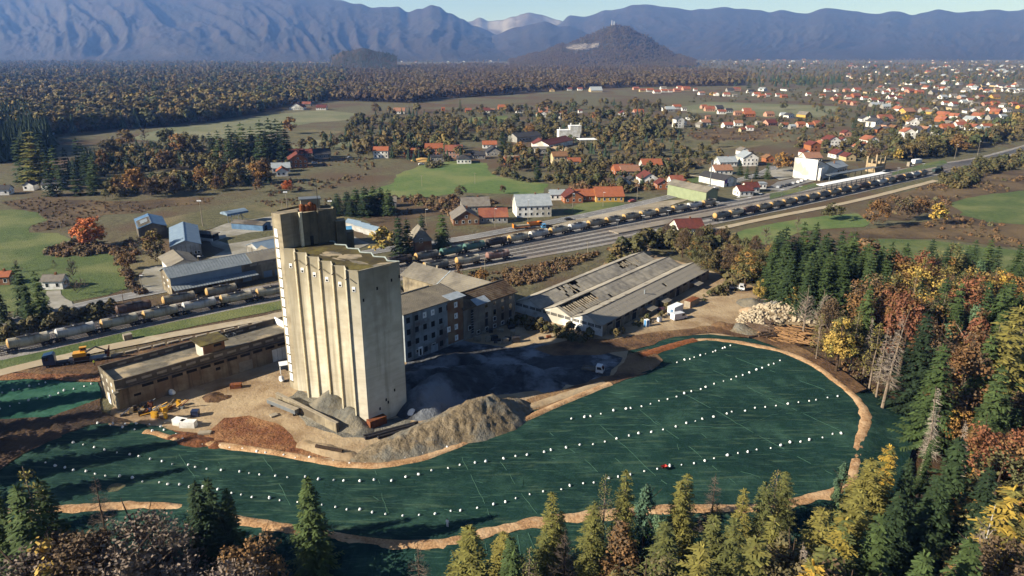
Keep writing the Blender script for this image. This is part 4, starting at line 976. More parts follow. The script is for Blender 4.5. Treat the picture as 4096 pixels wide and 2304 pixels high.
def low_building():
 F0, F1 = G(482,1642), G(1150,1432); fr = Frame(F0, F1); h = height_at(F0.x, F0.y, 1524)
 d = fr.loc(G(380,1467, h))[1]; Lx = fr.L + 3
 root = thing('flat_roofed_building','long derelict flat-roofed building with parapet beside the silo','building', F0, fr.rz)
 w = MB(); w.box(0, Lx, .35, d - .35,-1.0, h - 1.5, M_PLASTER_OLD); w.box(0, Lx, 0,.35,-1, h - 1.9, M_PLASTER_OLD); w.box(0, Lx, d - .35, d, -1, h - 1.9, M_PLASTER_OLD); w.build('wall', root)
 e = MB(); e.box(-.25,-.003,-.02, d + .02,-2.0, h + .05, M_PLASTER_LIT); e.build('end_wall', root)
 p = MB(); p.box(0, Lx, -.12,.32, h - 1.9, h, M_PARAPET); p.box(0, Lx, d - .32, d + .1, h - 1.9, h, M_PARAPET); p.build('parapet', root)
 e2 = MB(); e2.box(Lx, Lx + .3,0, d, -1, h + .4, M_WHITEWALL); e2.build('end_wall', root)
 r = MB(); r.box(.01, Lx - .01,.34, d - .34, h - 1.497, h - 1.45, M_ROOFGREY); r.build('flat_roof', root)
 c = MB(); c.box(0, Lx, -.75,-.122, h - 2.35, h - 2.1, M_PARAPET); c.build('cornice', root)
 n = 12
 for i in range(n):
  x = 2.2 + i * (Lx - 4) / n
  opening(root, ('y',-.12,-1), x, x + 2.3, h - 1.35, h - .75, M_PALEBLOCK, 'blocked_window')
  if i > 0: opening(root, ('y',0,-1), x - .2, x + 2.4, h - 3.5, h - 2.75, M_OPEN, 'window_opening',.012)
 for i in range(10):
  x = 4 + i * (Lx - 8) / 10; opening(root, ('y', d - .32,-1), x, x + 2, h - 1.1, h - .6, M_PALEBLOCK, 'blocked_window')
 for x, z0, z1, w_ in ((3.4,2.4,3.0,1.6),(23,2.6,3.4,1.2),(45,.2,3.6,3.6),(46.5,4.0,5.6,3.0)): opening(root, ('y',0,-1), x, x + w_, z0, z1, M_OPEN, 'doorway',.014)
 for x, w_, z1 in ((38.3,5.6,3.6),(29,3.6,2.9)):
  g = MB()
  g.box(x, x + w_, -.10,-.004,.1, z1, M_PALEBLOCK if w_ < 4 else M_WHITEWALL); go = g.build('gate', root)
  if w_ > 4:
   for k in range(1,4): b = MB(); b.box(x + k * w_ / 4 - .04, x + k * w_ / 4 + .04,-.13,-.102,.1, z1, M_GREYMETAL); b.build('gate_rail', go)
 for (u, z) in ((.22, h - 1.6),(.5, h - 1.7),(.8, h - 1.7),(.22, h - 3.4),(.5, h - 3.8),(.8, h - 3.7),(.25, h - 6.4),(.55, h - 6.6),(.85, h - 6.6),(.35, h - 8.6),(.9, h - 9.0)):
  if z < .3: continue
  opening(root, ('x',-.25,-1), d * u - .45, d * u + .45, z - .6, z + .3, M_WHITEWALL if z > h - 5 else M_OPEN, 'window')
 g = MB(); g.box(-.5,-.26, d * .5 - 1.0, d * .5 + .8,-1.2,2.6, M_WHITEWALL); g.build('gate', root)
 k = MB(); k.box(-.9,.1,-1.3,-.13, h - 2.8, h - 2.5, M_ROOFGREY); k.build('ledge', root)
 # stair head on the roof
 sx = fr.loc(G(806,1428, h - 1.5))[0]; s = MB(); s.box(sx, sx + 5.4,.8,6.0, h - 1.45, h + 2.3, M_BRICKWALL); so = s.build('stair_head', root)
 s = MB(); s.box(sx - .13, sx - .005,1.0,5.6, h - 1.44, h + 1.6, M_WHITEWALL); s.build('rendered_wall', so)
 s = MB(); s.box(sx - .9, sx + 6.2,-.1,6.8, h + 2.31, h + 2.6, M_MOSS); s.build('roof_slab', so)
 s = MB(); s.box(sx + 2.6, sx + 4.6,.78,.797, h + 1.1, h + 1.8, M_OPEN); s.build('window_opening', so)
 for (x, y) in ((sx + 9.5, d - 3.2),(sx + 27,2.2),(sx + 30,2.6)):     # steel frames left on the roof
  f = MB()
  for a, b in (((0,0),(2.2,0)),((2.2,0),(2.2,1.6)),((2.2,1.6),(0,1.6)),((0,1.6),(0,0))):
   f.tube((x + a[0], y + a[1], h - .2),(x + b[0], y + b[1], h - .2),.05,.05, M_GREYMETAL, 4); f.tube((x + a[0], y + a[1], h - 1.45),(x + a[0], y + a[1], h - .2),.05,.05, M_GREYMETAL, 4)
  f.build('steel_frame', root)
 t = MB()
 for i in range(14):                                # damp stains on the roof screed
  pass
 return root, fr, h, d
LOWB, LOWF, LOWH, LOWD = low_building()
def roof_slab(mb, x0, x1, y0, z0, y1, z1, m, th=.14):
 """a roof plane from (y0,z0) to (y1,z1), pulled along x"""
 mb.extr([(y0, z0),(y1, z1),(y1, z1 + th),(y0, z0 + th)],'x', x0, x1, m)
def mill():
 # left block: blue-grey four-storey facade in the silo's shade
 h = height_at(*G(1850,1363).xy, 1183); A = G(1614,1259, h); B = G(1852,1183, h); fr = Frame(A, B); L_ = fr.L
 root = thing('mill_building','derelict four-storey building with a peeling blue-grey front in the silo shadow','building', fr.A, fr.rz)
 D = 10.0; hb = h + 1.3
 w = MB(); w.extr([(0,-1),(D, -1),(D, hb - .05),(0, h - .05)],'x',0, L_, M_BLUEPLASTER); w.build('wall', root)
 r = MB(); roof_slab(r, -.4, L_ + .35,-.5, h - .08, D + .1, hb - .02, M_DARKROOF); ro = r.build('roof', root)
 r = MB(); roof_slab(r, L_ - 5.4, L_ + .5,-.75, h + .10,3.0, h + .58, M_TIN, .03); r.build('tin_patch', ro)
 for i in range(46):                                # ribs of the sheet roof
  b = MB(); x = -.2 + i * (L_ + .3) / 46
  b.extr([(-.45, h + .07),(D, hb + .125),(D, hb + .2),(-.45, h + .145)],'x', x, x + .16, M_ETERNIT2); b.build('roof_rib', ro)
 e = MB(); e.box(-.4, L_ - 4, D, D + .35, hb - .6, hb + .5, M_PALEBLOCK); e.build('parapet', root)
 side = ('y',0,-1); fh = h / 4.15
 for fl in range(4):
  for c in range(7):
   x = 1.4 + c * (L_ - 2.6) / 6.6; z = h - 1.25 - fl * fh
   if z - 1.6 < .2: continue
   k = (fl * 7 + c) % 7
   if c in (5,) and fl in (1,3): continue
   if (c, fl) in ((2,0),(3,0),(6,0),(6,1),(5,2),(6,2),(6,3)):
    fo = win(root, side, x - .5, x + .55, z - 1.45, z, M_WHITE, M_WHITE, .06)
    g = MB(); g.box(x + (.0 if k % 2 else -.3), x + (.2 if k % 2 else -.1),-.085,-.073, z - 1.0, z - .3, M_PANE); g.build('pane_gap', fo)
   elif fl == 3 and c in (1,3): win(root, side, x - .6, x + .6, z - .9, z, M_WHITE, M_PANE, .06)
   else: opening(root, side, x - .62, x + .62, z - 1.55, z, M_OPEN, 'window_opening',.02)
 for (x, m, z0, z1, ww) in ((4.4, M_WHITE, .6,3.1,1.4),(8.8, M_TIN, -.4,2.2,2.5)): opening(root, side, x, x + ww, z0, z1, m, 'door',.12)
 opening(root, ('y',-.12,-1),4.7,5.4,.7,2.6, M_OPEN, 'doorway',.02)
 b = MB(); b.box(L_ - 6.0, L_ - .02,-.03,-.003,.6, h - .6, M_BRICKWALL)
 b.build('bare_brickwork', root)
 # right block: brown tiled roof
 h2 = height_at(*G(2055,1287).xy, 1166); A2 = G(1853,1236, h2); B2 = G(2058,1166, h2); f2 = Frame(A2, B2); L2 = f2.L; D2 = 11.0; yr = 5.4
 rp = f2.world(L2, yr); hr = height_at(rp.x, rp.y, 1121)
 r2 = thing('mill_annex','four-storey grey building with a mossy brown tiled roof right of the blue one','building', f2.A, f2.rz)
 w = MB(); w.box(0, L2,0, D2,-1, h2, M_GREYPLASTER); w.extr([(0, h2),(D2, h2),(yr, hr - .1)],'x', L2 - .3, L2, M_GREYPLASTER); w.extr([(0, h2),(D2, h2),(yr, hr - .1)],'x',0,.3, M_GREYPLASTER); w.build('wall', r2)
 t = MB(); sl = (hr - h2) / yr
 roof_slab(t, -.5, L2 + .8,-.7, h2 - .7 * sl, yr, hr, M_OLDTILE, .22); roof_slab(t, -.5, L2 + .8, D2 + .7, h2 - .7 * (hr - h2) / (D2 - yr), yr, hr, M_OLDTILE, .22); to = t.build('roof', r2)
 t = MB(); t.box(-.5, L2 + .8, yr - .18, yr + .18, hr + .12, hr + .36, M_PARAPET); t.build('ridge_cap', to)
 n = int((yr + .7) / .62)                            # tile courses
 for i in range(n):
  y = -.68 + i * .62; z = h2 + y * sl + .22; c = MB(); c.extr([(y, z),(y + .58, z + .58 * sl),(y + .58, z + .58 * sl + .02),(y, z + .085)],'x',-.48 + .1 * (i % 2), L2 + .78, M_OLDTILE); c.build('tile_course', to)
 t = MB(); y0 = -.9; roof_slab(t, 4.6,10.2, y0, h2 + y0 * sl + .34,1.9, h2 + 1.9 * sl + .34, M_TIN, .03); t.build('tin_patch', to)
 for fl in range(4):
  for c in range(6):
   x = 2.4 + c * (L2 - 3.6) / 5.2; z = h2 - 1.0 - fl * (h2 / 4.1); big = fl in (1,)
   if c == 1 and fl < 3: continue
   if c == 0 and fl in (0,1): continue
   if fl == 3 and c == 0: continue
   if fl == 2: opening(r2, side, x - .55, x + .55, z - 1.9, z + .3, M_OPEN, 'window_opening',.02) if c % 3 else win(r2, side, x - .55, x + .55, z - 1.2, z, M_WHITE, M_PANE, .05)
   else: win(r2, side, x - .55, x + .55, z - (1.7 if big else .95), z, M_PALEBLOCK if fl != 3 else M_WHITE, M_PANE, .05)
 g = MB(); g.box(3.0,3.9,-.06,-.003,1.4, h2 - 1.2, M_OPEN); go = g.build('stair_glazing', r2)
 for i in range(9): b = MB(); b.box(2.95,3.95,-.09,-.062,1.4 + i * (h2 - 2.8) / 9,1.5 + i * (h2 - 2.8) / 9, M_TIN); b.build('glazing_bar', go)
 # long gabled roof behind
 A3, B3 = G(1608,1098,8), G(1866,1170,8); f3 = Frame(A3, B3); L3 = f3.L + 5; yr3 = 6.2; p = f3.world(0, yr3); hr3 = height_at(p.x, p.y, 1050)
 r3 = thing('long_hall','long grey gabled hall behind the two derelict blocks','building', f3.A, f3.rz)
 w = MB(); w.box(0, L3,.2,2 * yr3 - .2,-1,7.9, M_PLASTER_LIT); w.extr([(.2,7.9),(2 * yr3 - .2,7.9),(yr3, hr3 - .1)],'x',0, L3, M_PLASTER_LIT); w.build('wall', r3)
 t = MB(); roof_slab(t, -.6, L3 + .6,-.6,8 - .6 * (hr3 - 8) / yr3, yr3, hr3, M_ETERNIT2,.18); roof_slab(t, -.6, L3 + .6,2 * yr3 + .6,8 - .6 * (hr3 - 8) / yr3, yr3, hr3, M_ETERNIT2,.18); to = t.build('roof', r3)
 sl = (hr3 - 8) / yr3
 for i in range(9):
  y = -.55 + i * .74; z = 8 + y * sl + .18; c = MB(); c.extr([(y, z),(y + .70, z + .70 * sl),(y + .70, z + .70 * sl + .015),(y, z + .07)],'x',-.55, L3 + .55, M_ETERNIT2); c.build('sheet_course', to)
 c = MB(); c.extr([(-.6,8.2 - .6 * sl),(yr3, hr3 + .26),(yr3, hr3 + .34),(-.6,8.3 - .6 * sl)],'x', L3 * .48, L3 * .48 + .4, M_TIN); c.build('roof_joint', to)
 for x in (5,10.5): c = MB(); c.box(x, x + .7, yr3 - .3, yr3 + .3, hr3, hr3 + 1.0, M_PALEBLOCK); c.build('vent_stack', to)
 for x in (L_ * .0 + 3,12,21): opening(r3,('x',0,-1), x * .3, x * .3 + 1.6,5,6.4, M_OPEN, 'window_opening')
 # barrel vaults between
 r4 = thing('vaulted_shed','low shed with three weathered barrel vaults squeezed behind the blue-grey block','building', fr.world(-1.0, D + .6), fr.rz)
 for i in range(3):
  y0 = i * 4.6; v = MB(); prof = [(y0,4)] + [(y0 + 2.25 - 2.25 * math.cos(math.pi * k / 8), h - 1.6 + 1.5 * math.sin(math.pi * k / 8)) for k in range(9)] + [(y0 + 4.5,4)]
  v.extr(prof, 'x',0,10.5 + 3 * i, M_BITUMEN); v.build('vault', r4)
 b = MB(); b.box(0,16,0,13.8,-1,4.01, M_PLASTER_LIT); b.build('wall', r4)
mill()
def storage_shed():
 A, B, C = G(2407,1347), G(2060,1247), G(2899,1131); fr = Frame(B, A)          # x along the front from left to right; depth is y
 W = fr.L; D = abs(fr.loc(C)[1]) + 0; hv = height_at(A.x, A.y, 1302); he = hv; hr = hv + 2.1; n = 3; gw = W / n
 root = thing('storage_shed','wide three-gabled warehouse under broken grey cement roofing','shed', B, fr.rz)
 w = MB(); w.box(0, W, 0,.3,-.6, he, M_WHITEWALL)
 for i in range(n): w.extr([(gw * i, he),(gw * (i + 1), he),(gw * (i + .5), hr - .08)],'y',0,.3, M_WHITEWALL)
 w.build('front_wall', root)
 w = MB(); w.box(W - .3, W, .3, D, -.6, he - .05, M_PLASTER_LIT); w.box(0,.3,.3, D, -.6, he - .05, M_PLASTER_LIT); w.box(.3, W - .3, D - .3, D, -.6, he, M_PLASTER_LIT)
 for i in range(n): w.extr([(gw * i, he),(gw * (i + 1), he),(gw * (i + .5), hr - .08)],'y', D - .3, D, M_PLASTER_LIT)
 w.build('wall', root)
 fl = MB(); fl.box(.3, W - .3,.3, D - .3,-.05,.02, M_DARKSOIL); fl.build('floor', root)
 # window bands high on the front
 for i in range(n):
  for a, b in ((.4,2.9),(3.3,5.6),(6.0,8.3),(8.6, gw - .3)):
   f = MB(); f.box(gw * i + a, gw * i + b, -.05,-.004, he - 1.15, he - .25, M_OPEN); fo = f.build('window_band', root)
   k = 5
   for j in range(k + 1): m_ = MB(); x = gw * i + a + (b - a) * j / k; m_.box(x - .05, x + .05,-.08,-.052, he - 1.15, he - .25, M_WHITEWALL); m_.build('mullion', fo)
 # long side: dark openings and posts
 for j in range(14):
  y = 2 + j * (D - 4) / 14; side = ('x', W, 1)
  opening(root, side, y + .4, y + 3.6, he - 1.0, he - .3, M_OPEN, 'window_band')
  if j in (1,3,6,9): opening(root, side, y + .6, y + 3.2,0,2.3, M_OPEN if j != 6 else M_GREYMETAL, 'doorway')
  p = MB(); p.box(W, W + .25, y, y + .35,0, he - .1, M_PALEBLOCK); p.build('pier', root)
 for y0 in (24,33.5,57): c = MB(); c.extr([(W, he - 1.2),(W + 3.2, he - 1.7),(W + 3.2, he - 1.55),(W, he - 1.05)],'y', y0, y0 + 4.2, M_ETERNIT2); c.build('canopy', root)
 c = MB(); c.box(W + .6, W + 3.0,34,37.4,-.2, he - 1.75, M_PLASTER_LIT); c.build('lean_to', root)
 # rafters and sheets
 slope = (hr - he) / (gw / 2); ln = math.hypot(gw / 2 + .0, hr - he); ang = math.atan2(hr - he, gw / 2)
 for i in range(n):
  for j in range(0, int(D / 6)):
   r = MB(); y = 2 + j * 6.0; r.extr([(gw * i, he - .25),(gw * (i + .5), hr - .3),(gw * (i + 1), he - .25),(gw * (i + 1), he - .10),(gw * (i + .5), hr - .14),(gw * i, he - .10)],'y', y, y + .22, M_WOODBEAM); r.build('rafter', root)
 rows = 3; sw = 1.22; ns = int((D + .8) / sw)
 sh = MB(); sh.box(-ln / rows / 2 - .09, ln / rows / 2 + .09,-sw / 2 + .012, sw / 2 - .012,-.02,.03, M_ETERNIT); sheet_me = sh.data('roof_sheet')
 rnd = random.Random(3); rest = MB(); made = 0
 def missing(i, left, row, y):
  if i == 1 and not left and .5 < y < 17.5 and row > 0: return True
  if i == 0 and not left and 14.5 < y < 26 : return rnd.random() < .45
  if i == 0 and not left and 52 < y < 63: return rnd.random() < .35
  if i == 2 and left and 3 < y < 26 and row != 1: return rnd.random() < .35
  return rnd.random() < .004
 order = [(2, False),(2, True),(1, False),(1, True),(0, False),(0, True)]
 for i, left in order:
  for k in range(ns):
   y = -.4 + (k + .5) * sw
   for row in range(rows):
    if missing(i, left, row, y): continue
    t = (row + .5) / rows; xx = gw * (i + (.5 * t if left else 1 - .5 * t)); zz = he + (hr - he) * t + .02 + rnd.uniform(0,.025) + .02 * row
    a = (-ang if left else ang) + rnd.uniform(-.008,.008); yaw = rnd.uniform(-.006,.006)
    if made < 300:
     o = put('roof_sheet', sheet_me, root, (xx, y, zz)); o.rotation_euler = (rnd.uniform(-.008,.008), a, yaw); made += 1
    else:
     M = Matrix.Translation((xx, y, zz)) @ Matrix.Rotation(yaw, 4,'Z') @ Matrix.Rotation(a, 4,'Y')
     rest.mesh([M @ v.co for v in sheet_me.vertices],[tuple(p.vertices) for p in sheet_me.polygons], M_ETERNIT)
 tag(rest.build('roof_sheets', root), kind='stuff')
 for i in range(n):
  r = MB(); r.box(gw * (i + .5) - .2, gw * (i + .5) + .2,-.5, D + .4, hr + .06, hr + .14, M_DARKROOF); r.build('ridge_cap', root)
  if i: r = MB(); r.box(gw * i - .28, gw * i + .28,-.4, D + .4, he + .02, he + .13, M_DARKROOF); r.build('valley_gutter', root)
 # bare battens where sheets have gone
 for j in range(14):
  b = MB(); y = .9 + j * 1.2; b.extr([(gw * 1.5 + 1.2, hr - .55),(gw * 2 - .1, he + .02),(gw * 2 - .1, he + .17),(gw * 1.5 + 1.2, hr - .35)],'y', y, y + .32, M_WOODBEAM); b.build('batten', root)
 for j in range(24):
  y = rnd.choice([rnd.uniform(14.5,26), rnd.uniform(52,63)]); t0 = rnd.uniform(.0,.35); t1 = t0 + rnd.uniform(.25,.6); b = MB()
  f = lambda t: (gw * .5 + gw * .5 * t, hr - (hr - he) * t)
  (xa, za),(xb, zb) = f(t0), f(min(1, t1)); b.extr([(xa, za),(xb, zb),(xb, zb + .12),(xa, za + .12)],'y', y, y + .3, M_WOODBEAM); b.build('batten', root)
 v = MB(); v.tube((gw * 2.72,30, he + .5),(gw * 2.72,30, he + 2.6),.2,.2, M_TIN, 6); v.build('vent_pipe', root)
 return root, fr
SHED, SHEDF = storage_shed()
# ---------------------------------------------------------------- heaps of gravel and soil
def heap(name, spine, m, label, cat, seed=0, res=.7, rough=.35, gully=0.0, world=False):
 """a heap: spine of (px, py, height, half width); surface from the nearest spine section, roughened"""
 S = [((Vector((p[0], p[1],0)) if world else G(p[0], p[1])), p[2], p[3]) for p in spine]
 x0 = min(s[0].x - s[2] for s in S) - 1; x1 = max(s[0].x + s[2] for s in S) + 1; y0 = min(s[0].y - s[2] for s in S) - 1; y1 = max(s[0].y + s[2] for s in S) + 1
 nx, ny = int((x1 - x0) / res) + 1, int((y1 - y0) / res) + 1
 Z = np.full((ny, nx),-9.0); X = x0 + np.arange(nx) * res; Y = y0 + np.arange(ny) * res; XX, YY = np.meshgrid(X, Y)
 segs = list(zip(S, S[1:])) if len(S) > 1 else [(S[0], S[0])]
 for (a, ha, wa),(b, hb, wb) in segs:
  dx, dy = b.x - a.x, b.y - a.y; l2 = dx * dx + dy * dy + 1e-9
  t = np.clip(((XX - a.x) * dx + (YY - a.y) * dy) / l2,0,1); d = np.hypot(XX - a.x - t * dx, YY - a.y - t * dy)
  h = ha + (hb - ha) * t; w = wa + (wb - wa) * t; q = d / w
  Z = np.maximum(Z, np.where(q < 1.25, h * (1 - q ** 1.25),-9))
 V = []; idx = {}
 for j in range(ny):
  for i in range(nx):
   if Z[j, i] > -.9:
    x, y, z = X[i], Y[j], Z[j, i]
    nz = mnoise.fractal(Vector((x * .35, y * .35, seed)),.8,2.1,4) * rough * min(1.6,.45 + max(0, z) * .4)
    if gully: nz -= gully * max(0,(1 - abs(mnoise.noise(Vector((x * .55 + y * .12, y * .16, seed + 7)))) * 3)) * min(1, max(0, z) * .5)
    idx[(i, j)] = len(V); V.append((x, y, max(-.35, z + nz) - .06))
 F = []
 for (i, j), k in idx.items():
  q = [(i, j),(i + 1, j),(i + 1, j + 1),(i, j + 1)]
  if all(p in idx for p in q) and max(V[idx[p]][2] for p in q) > -.3: F.append(tuple(idx[p] for p in q))
 me = bpy.data.meshes.new(name); me.from_pydata(V, [], F); me.materials.append(m); me.polygons.foreach_set('use_smooth',[True] * len(F)); me.update()
 return tag(put(name, me), label, cat)
M_HEAPG = mat('heap_gravel', pc('#7d7b72'), pc('#605e57'),.6, pc('#8f8674'),.16, bump=.35, bscale=1.8, rough=1)
M_HEAPMIX = mat('heap_earth', pc('#a08f74'), pc('#75664f'),.55, pc('#8a8578'),.12, bump=.5, bscale=1.4, rough=1, lo3=.48, hi3=.58)
M_HEAPD = mat('heap_shade_dark', pc('#55575b'), pc('#35373b'),.35, pc('#8f949b'),.09, bump=.6, bscale=.8, rough=1)  # shade of the silo yard put into the colour of these heaps
heap('gravel_heap',[(1270,1640,2.0,4.5),(1330,1640,5.2,6.5),(1385,1660,3.0,5),(1420,1695,3.4,4.6),(1450,1725,1.2,3)], M_HEAPG, 'grey gravel heap piled against the foot of the silo front','heap',1,.5,.25)
heap('earth_heap',[(1440,1835,.8,3),(1530,1815,1.7,5),(1640,1775,2.8,6),(1760,1735,4.0,7),(1870,1700,5.6,8.5),(1960,1665,5.4,8.5),(2040,1635,2.5,5.5)], M_HEAPMIX, 'long mound of grey gravel and gullied earth beside the green liner','heap',3,.4,.38, gully=.22)
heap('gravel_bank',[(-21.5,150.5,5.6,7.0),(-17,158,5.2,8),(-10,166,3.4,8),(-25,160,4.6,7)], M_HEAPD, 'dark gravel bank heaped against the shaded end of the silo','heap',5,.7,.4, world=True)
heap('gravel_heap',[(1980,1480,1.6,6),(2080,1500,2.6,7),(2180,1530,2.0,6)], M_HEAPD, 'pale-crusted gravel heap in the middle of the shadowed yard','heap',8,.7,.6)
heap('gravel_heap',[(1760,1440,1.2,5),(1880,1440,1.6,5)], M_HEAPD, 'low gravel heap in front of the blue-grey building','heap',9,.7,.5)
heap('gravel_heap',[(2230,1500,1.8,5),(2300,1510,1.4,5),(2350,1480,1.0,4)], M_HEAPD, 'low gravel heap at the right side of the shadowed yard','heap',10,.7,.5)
heap('earth_heap',[(3010,1215,2.2,5.5),(3040,1210,1.0,4)], M_HEAPG, 'grey earth heap behind the small sand heap by the wood','heap',11,.6,.3)
heap('sand_heap',[(2998,1247,1.7,3.6)], mat('pale_sand', pc('#d0b594'), pc('#b99c7a'),.5, bump=.1, rough=1),'small cone of pale sand left of the rubble heap','heap',12,.5,.12)
heap('earth_heap',[(2880,1300,.9,3),(2930,1312,1.5,3.5)], M_SOILB, 'brown soil heap with a cut face near the liner edge','heap',13,.5,.5)
heap('earth_heap',[(2965,1318,1.9,4.5),(2990,1325,1.0,4)], M_HEAPMIX, 'grey-brown soil heap just left of the log pile','heap',14,.5,.4)
heap('earth_heap',[(850,1590,.8,3),(880,1592,.7,3)], M_SOILB, 'low brown soil heap on the sand in front of the flat-roofed building','heap',15,.5,.5)
heap('earth_heap',[(700,1748,.5,2.4),(740,1750,.9,3),(800,1770,.7,2.6),(860,1776,.6,2.2)], mat('red_heap', pc('#8d5a38'), pc('#5f3b25'),.8, bump=.6, bscale=1.2, rough=1),'ridge of red-brown soil pushed up along the liner edge','heap',16,.45,.5)
heap('rubble_bank',[(1215,1780,.5,2.2),(1300,1800,.9,2.6),(1400,1828,.7,2.4)], M_SAND, 'pale earth bank below the black pipes','heap',17,.5,.3)
# ---------------------------------------------------------------- rubble heap and log pile
def stone_mesh(m, r):
 bm = bmesh.new(); bmesh.ops.create_icosphere(bm, subdivisions=1, radius=.5)
 for v in bm.verts: v.co = Vector((v.co.x * r.uniform(.8,1.3), v.co.y * r.uniform(.7,1.1), v.co.z * r.uniform(.5,.9))) * r.uniform(.75,1.2)
 me = bpy.data.meshes.new('stone'); bm.to_mesh(me); bm.free(); me.materials.append(m); return me
M_STONE = mat('rubble_stone', pc('#dbcbae'), pc('#b3a084'),1.2, rnd=.22, rough=1, bump=.05)
M_STONEG = mat('grey_rubble', pc('#9c9892'), pc('#7d7a74'),1.2, rnd=.2, rough=1)
M_LOG = mat('log_bark', pc('#b08a60'), pc('#8a6644'),1.5, rnd=.3, rough=1)
M_LOGD = mat('dark_log', pc('#6d5a48'), pc('#55453a'),1.5, rnd=.2, rough=1)
def rubble():
 r = random.Random(21); c = G(3105,1268)
 heap_o = heap('rubble_heap',[(3010,1290,1.0,5),(3060,1262,2.4,7),(3120,1252,3.2,8),(3190,1262,2.4,7),(3240,1276,1.0,4.5)], mat('rubble_fines', pc('#b09a78'), pc('#7d6c55'),.9, bump=.4, rough=1),'big heap of pale broken stone rubble at the edge of the wood','rubble heap',20,.6,.5)
 kinds = [stone_mesh(M_STONE, r) for _ in range(6)]; greys = [stone_mesh(M_STONEG, r) for _ in range(3)]
 me = heap_o.data; pts = [v.co.copy() for v in me.vertices if v.co.z > .0]; r.shuffle(pts); pts.sort(key=lambda p: p.y)
 rest = MB(); k = 0
 for i, p in enumerate(r.sample(pts, min(len(pts),560))):
  far = p.y > c.y + 5; g = r.choice(greys if (far and p.x > c.x - 3 and r.random() < .7) else kinds); s = r.choice([.7,.9,1.1,1.4,1.9])
  q = (p.x + r.uniform(-.4,.4), p.y + r.uniform(-.4,.4), p.z + .1 * s)
  if k < 300 : o = put('stone', g, heap_o, q, 0, s); o.rotation_euler = (r.uniform(0,6), r.uniform(0,6), r.uniform(0,6)); k += 1
  else:
   M = Matrix.Translation(q) @ Matrix.Rotation(r.uniform(0,6),4,'X') @ Matrix.Rotation(r.uniform(0,6),4,'Z') @ Matrix.Scale(s, 4)
   rest.mesh([M @ v.co for v in g.vertices],[tuple(f.vertices) for f in g.polygons], M_STONE)
 tag(rest.build('small_stones', heap_o), kind='stuff')
def logs():
 r = random.Random(23); root = thing('log_pile','tangled pile of bare logs and branches below the rubble heap','log pile', G(3150,1345))
 o0 = root.location; k = 0
 def logm(m, l, rad): mb = MB(); mb.tube((-l / 2,0,0),(l / 2,0,0), rad, rad * .75, m, 7); return mb.data('log')
 kinds = [logm(M_LOG, l, rad) for l, rad in ((5,.14),(6.5,.16),(4,.12),(7,.2))]; dark = [logm(M_LOGD, l, rad) for l, rad in ((5.5,.26),(6.5,.3))]
 for (pxa, pya, n, ang, spread, kk, top) in ((3165,1342,105,-.55,.45, kinds, 1.6),(3055,1322,26,-.75,.22, dark, 1.1),(3085,1345,8,.45,.06, dark, .9),(3230,1365,24,-.8,.7, kinds, .9),(3040,1290,14,-.9,.3, dark, .8)):
  c = G(pxa, pya)
  for i in range(n):
   w = 1.0 if n > 50 else .55
   x, y = c.x + r.gauss(0,3.4 * w), c.y + r.gauss(0,2.6 * w); d = math.hypot((x - c.x) / 6,(y - c.y) / 5); z = max(.15,(top * max(0,1 - d) + r.uniform(-.1,.35)))
   o = put('log', r.choice(kk), root, (x - o0.x, y - o0.y, z)); o.rotation_euler = (0, r.uniform(-.12,.12), ang + r.gauss(0, spread))
 return root
rubble(); logs()
# ---------------------------------------------------------------- railway: tracks, wagons, platform, masts
M_RAIL = mat('rail_steel', pc('#b5b0aa'), pc('#8d7f72'),.6, rough=.45, metal=.4)
M_SLEEPER = mat('sleepers', pc('#7d756c'), pc('#615850'),1.0, rough=1)
def clip_line(L, lim=900):
 return [p for p in L if abs(p.x) < lim and p.y < lim]
def track(L, label):
 L = [p for p in resample(L, 6.0) if abs(p.x) < depth(0, p.y) * .85]
 root = thing('railway_track', label, 'railway track',(0,0,0),0,'railway tracks'); z = .14
 for off in (-.75,.75):
  q = offset_line(L, off); mb = MB()
  for a, b in zip(q, q[1:]):
   n = (b - a).normalized(); n = Vector((-n.y, n.x, 0)) * .09
   mb.mesh([(a.x - n.x, a.y - n.y, z + .12),(b.x - n.x, b.y - n.y, z + .12),(b.x + n.x, b.y + n.y, z + .12),(a.x + n.x, a.y + n.y, z + .12),(a.x - n.x * 1.6, a.y - n.y * 1.6, z - .05),(b.x - n.x * 1.6, b.y - n.y * 1.6, z - .05),(b.x + n.x * 1.6, b.y + n.y * 1.6, z - .05),(a.x + n.x * 1.6, a.y + n.y * 1.6, z - .05)],
     [(0,1,2,3),(4,5,1,0),(3,2,6,7)], M_RAIL)
  mb.build('rail', root)
 mb = MB(); s = 0; tot = length(L); step = .65
 while s < tot and len(mb.f) < 9000:
  p, d = at_len_fast(L, s); n = Vector((-d.y, d.x, 0)) * 1.25; e = d * .13; h = z - .06
  mb.face([p - n - e + Vector((0,0, h)), p + n - e + Vector((0,0, h)), p + n + e + Vector((0,0, h)), p - n + e + Vector((0,0, h))][::-1], M_SLEEPER); s += step * (1 if p.y < 330 else 2)
 tag(mb.build('sleepers', root), kind='stuff')
_cum = {}
def at_len_fast(L, s):
 k = id(L)
 if k not in _cum or _cum[k][0] is not L:
  c = [0.0]
  for a, b in zip(L, L[1:]): c.append(c[-1] + (b - a).length)
  _cum[k] = (L, np.array(c))
 c = _cum[k][1]; i = min(len(L) - 2, max(0, int(np.searchsorted(c, s)) - 1)); d = L[i + 1] - L[i]
 return L[i] + d.normalized() * (s - c[i]), d.normalized()
MIDS = [between(T_FRONT, T_REAR, f) for f in (.26,.5,.74)]
track(T_FRONT, 'railway track nearest the silo carrying the long front string of tank wagons')
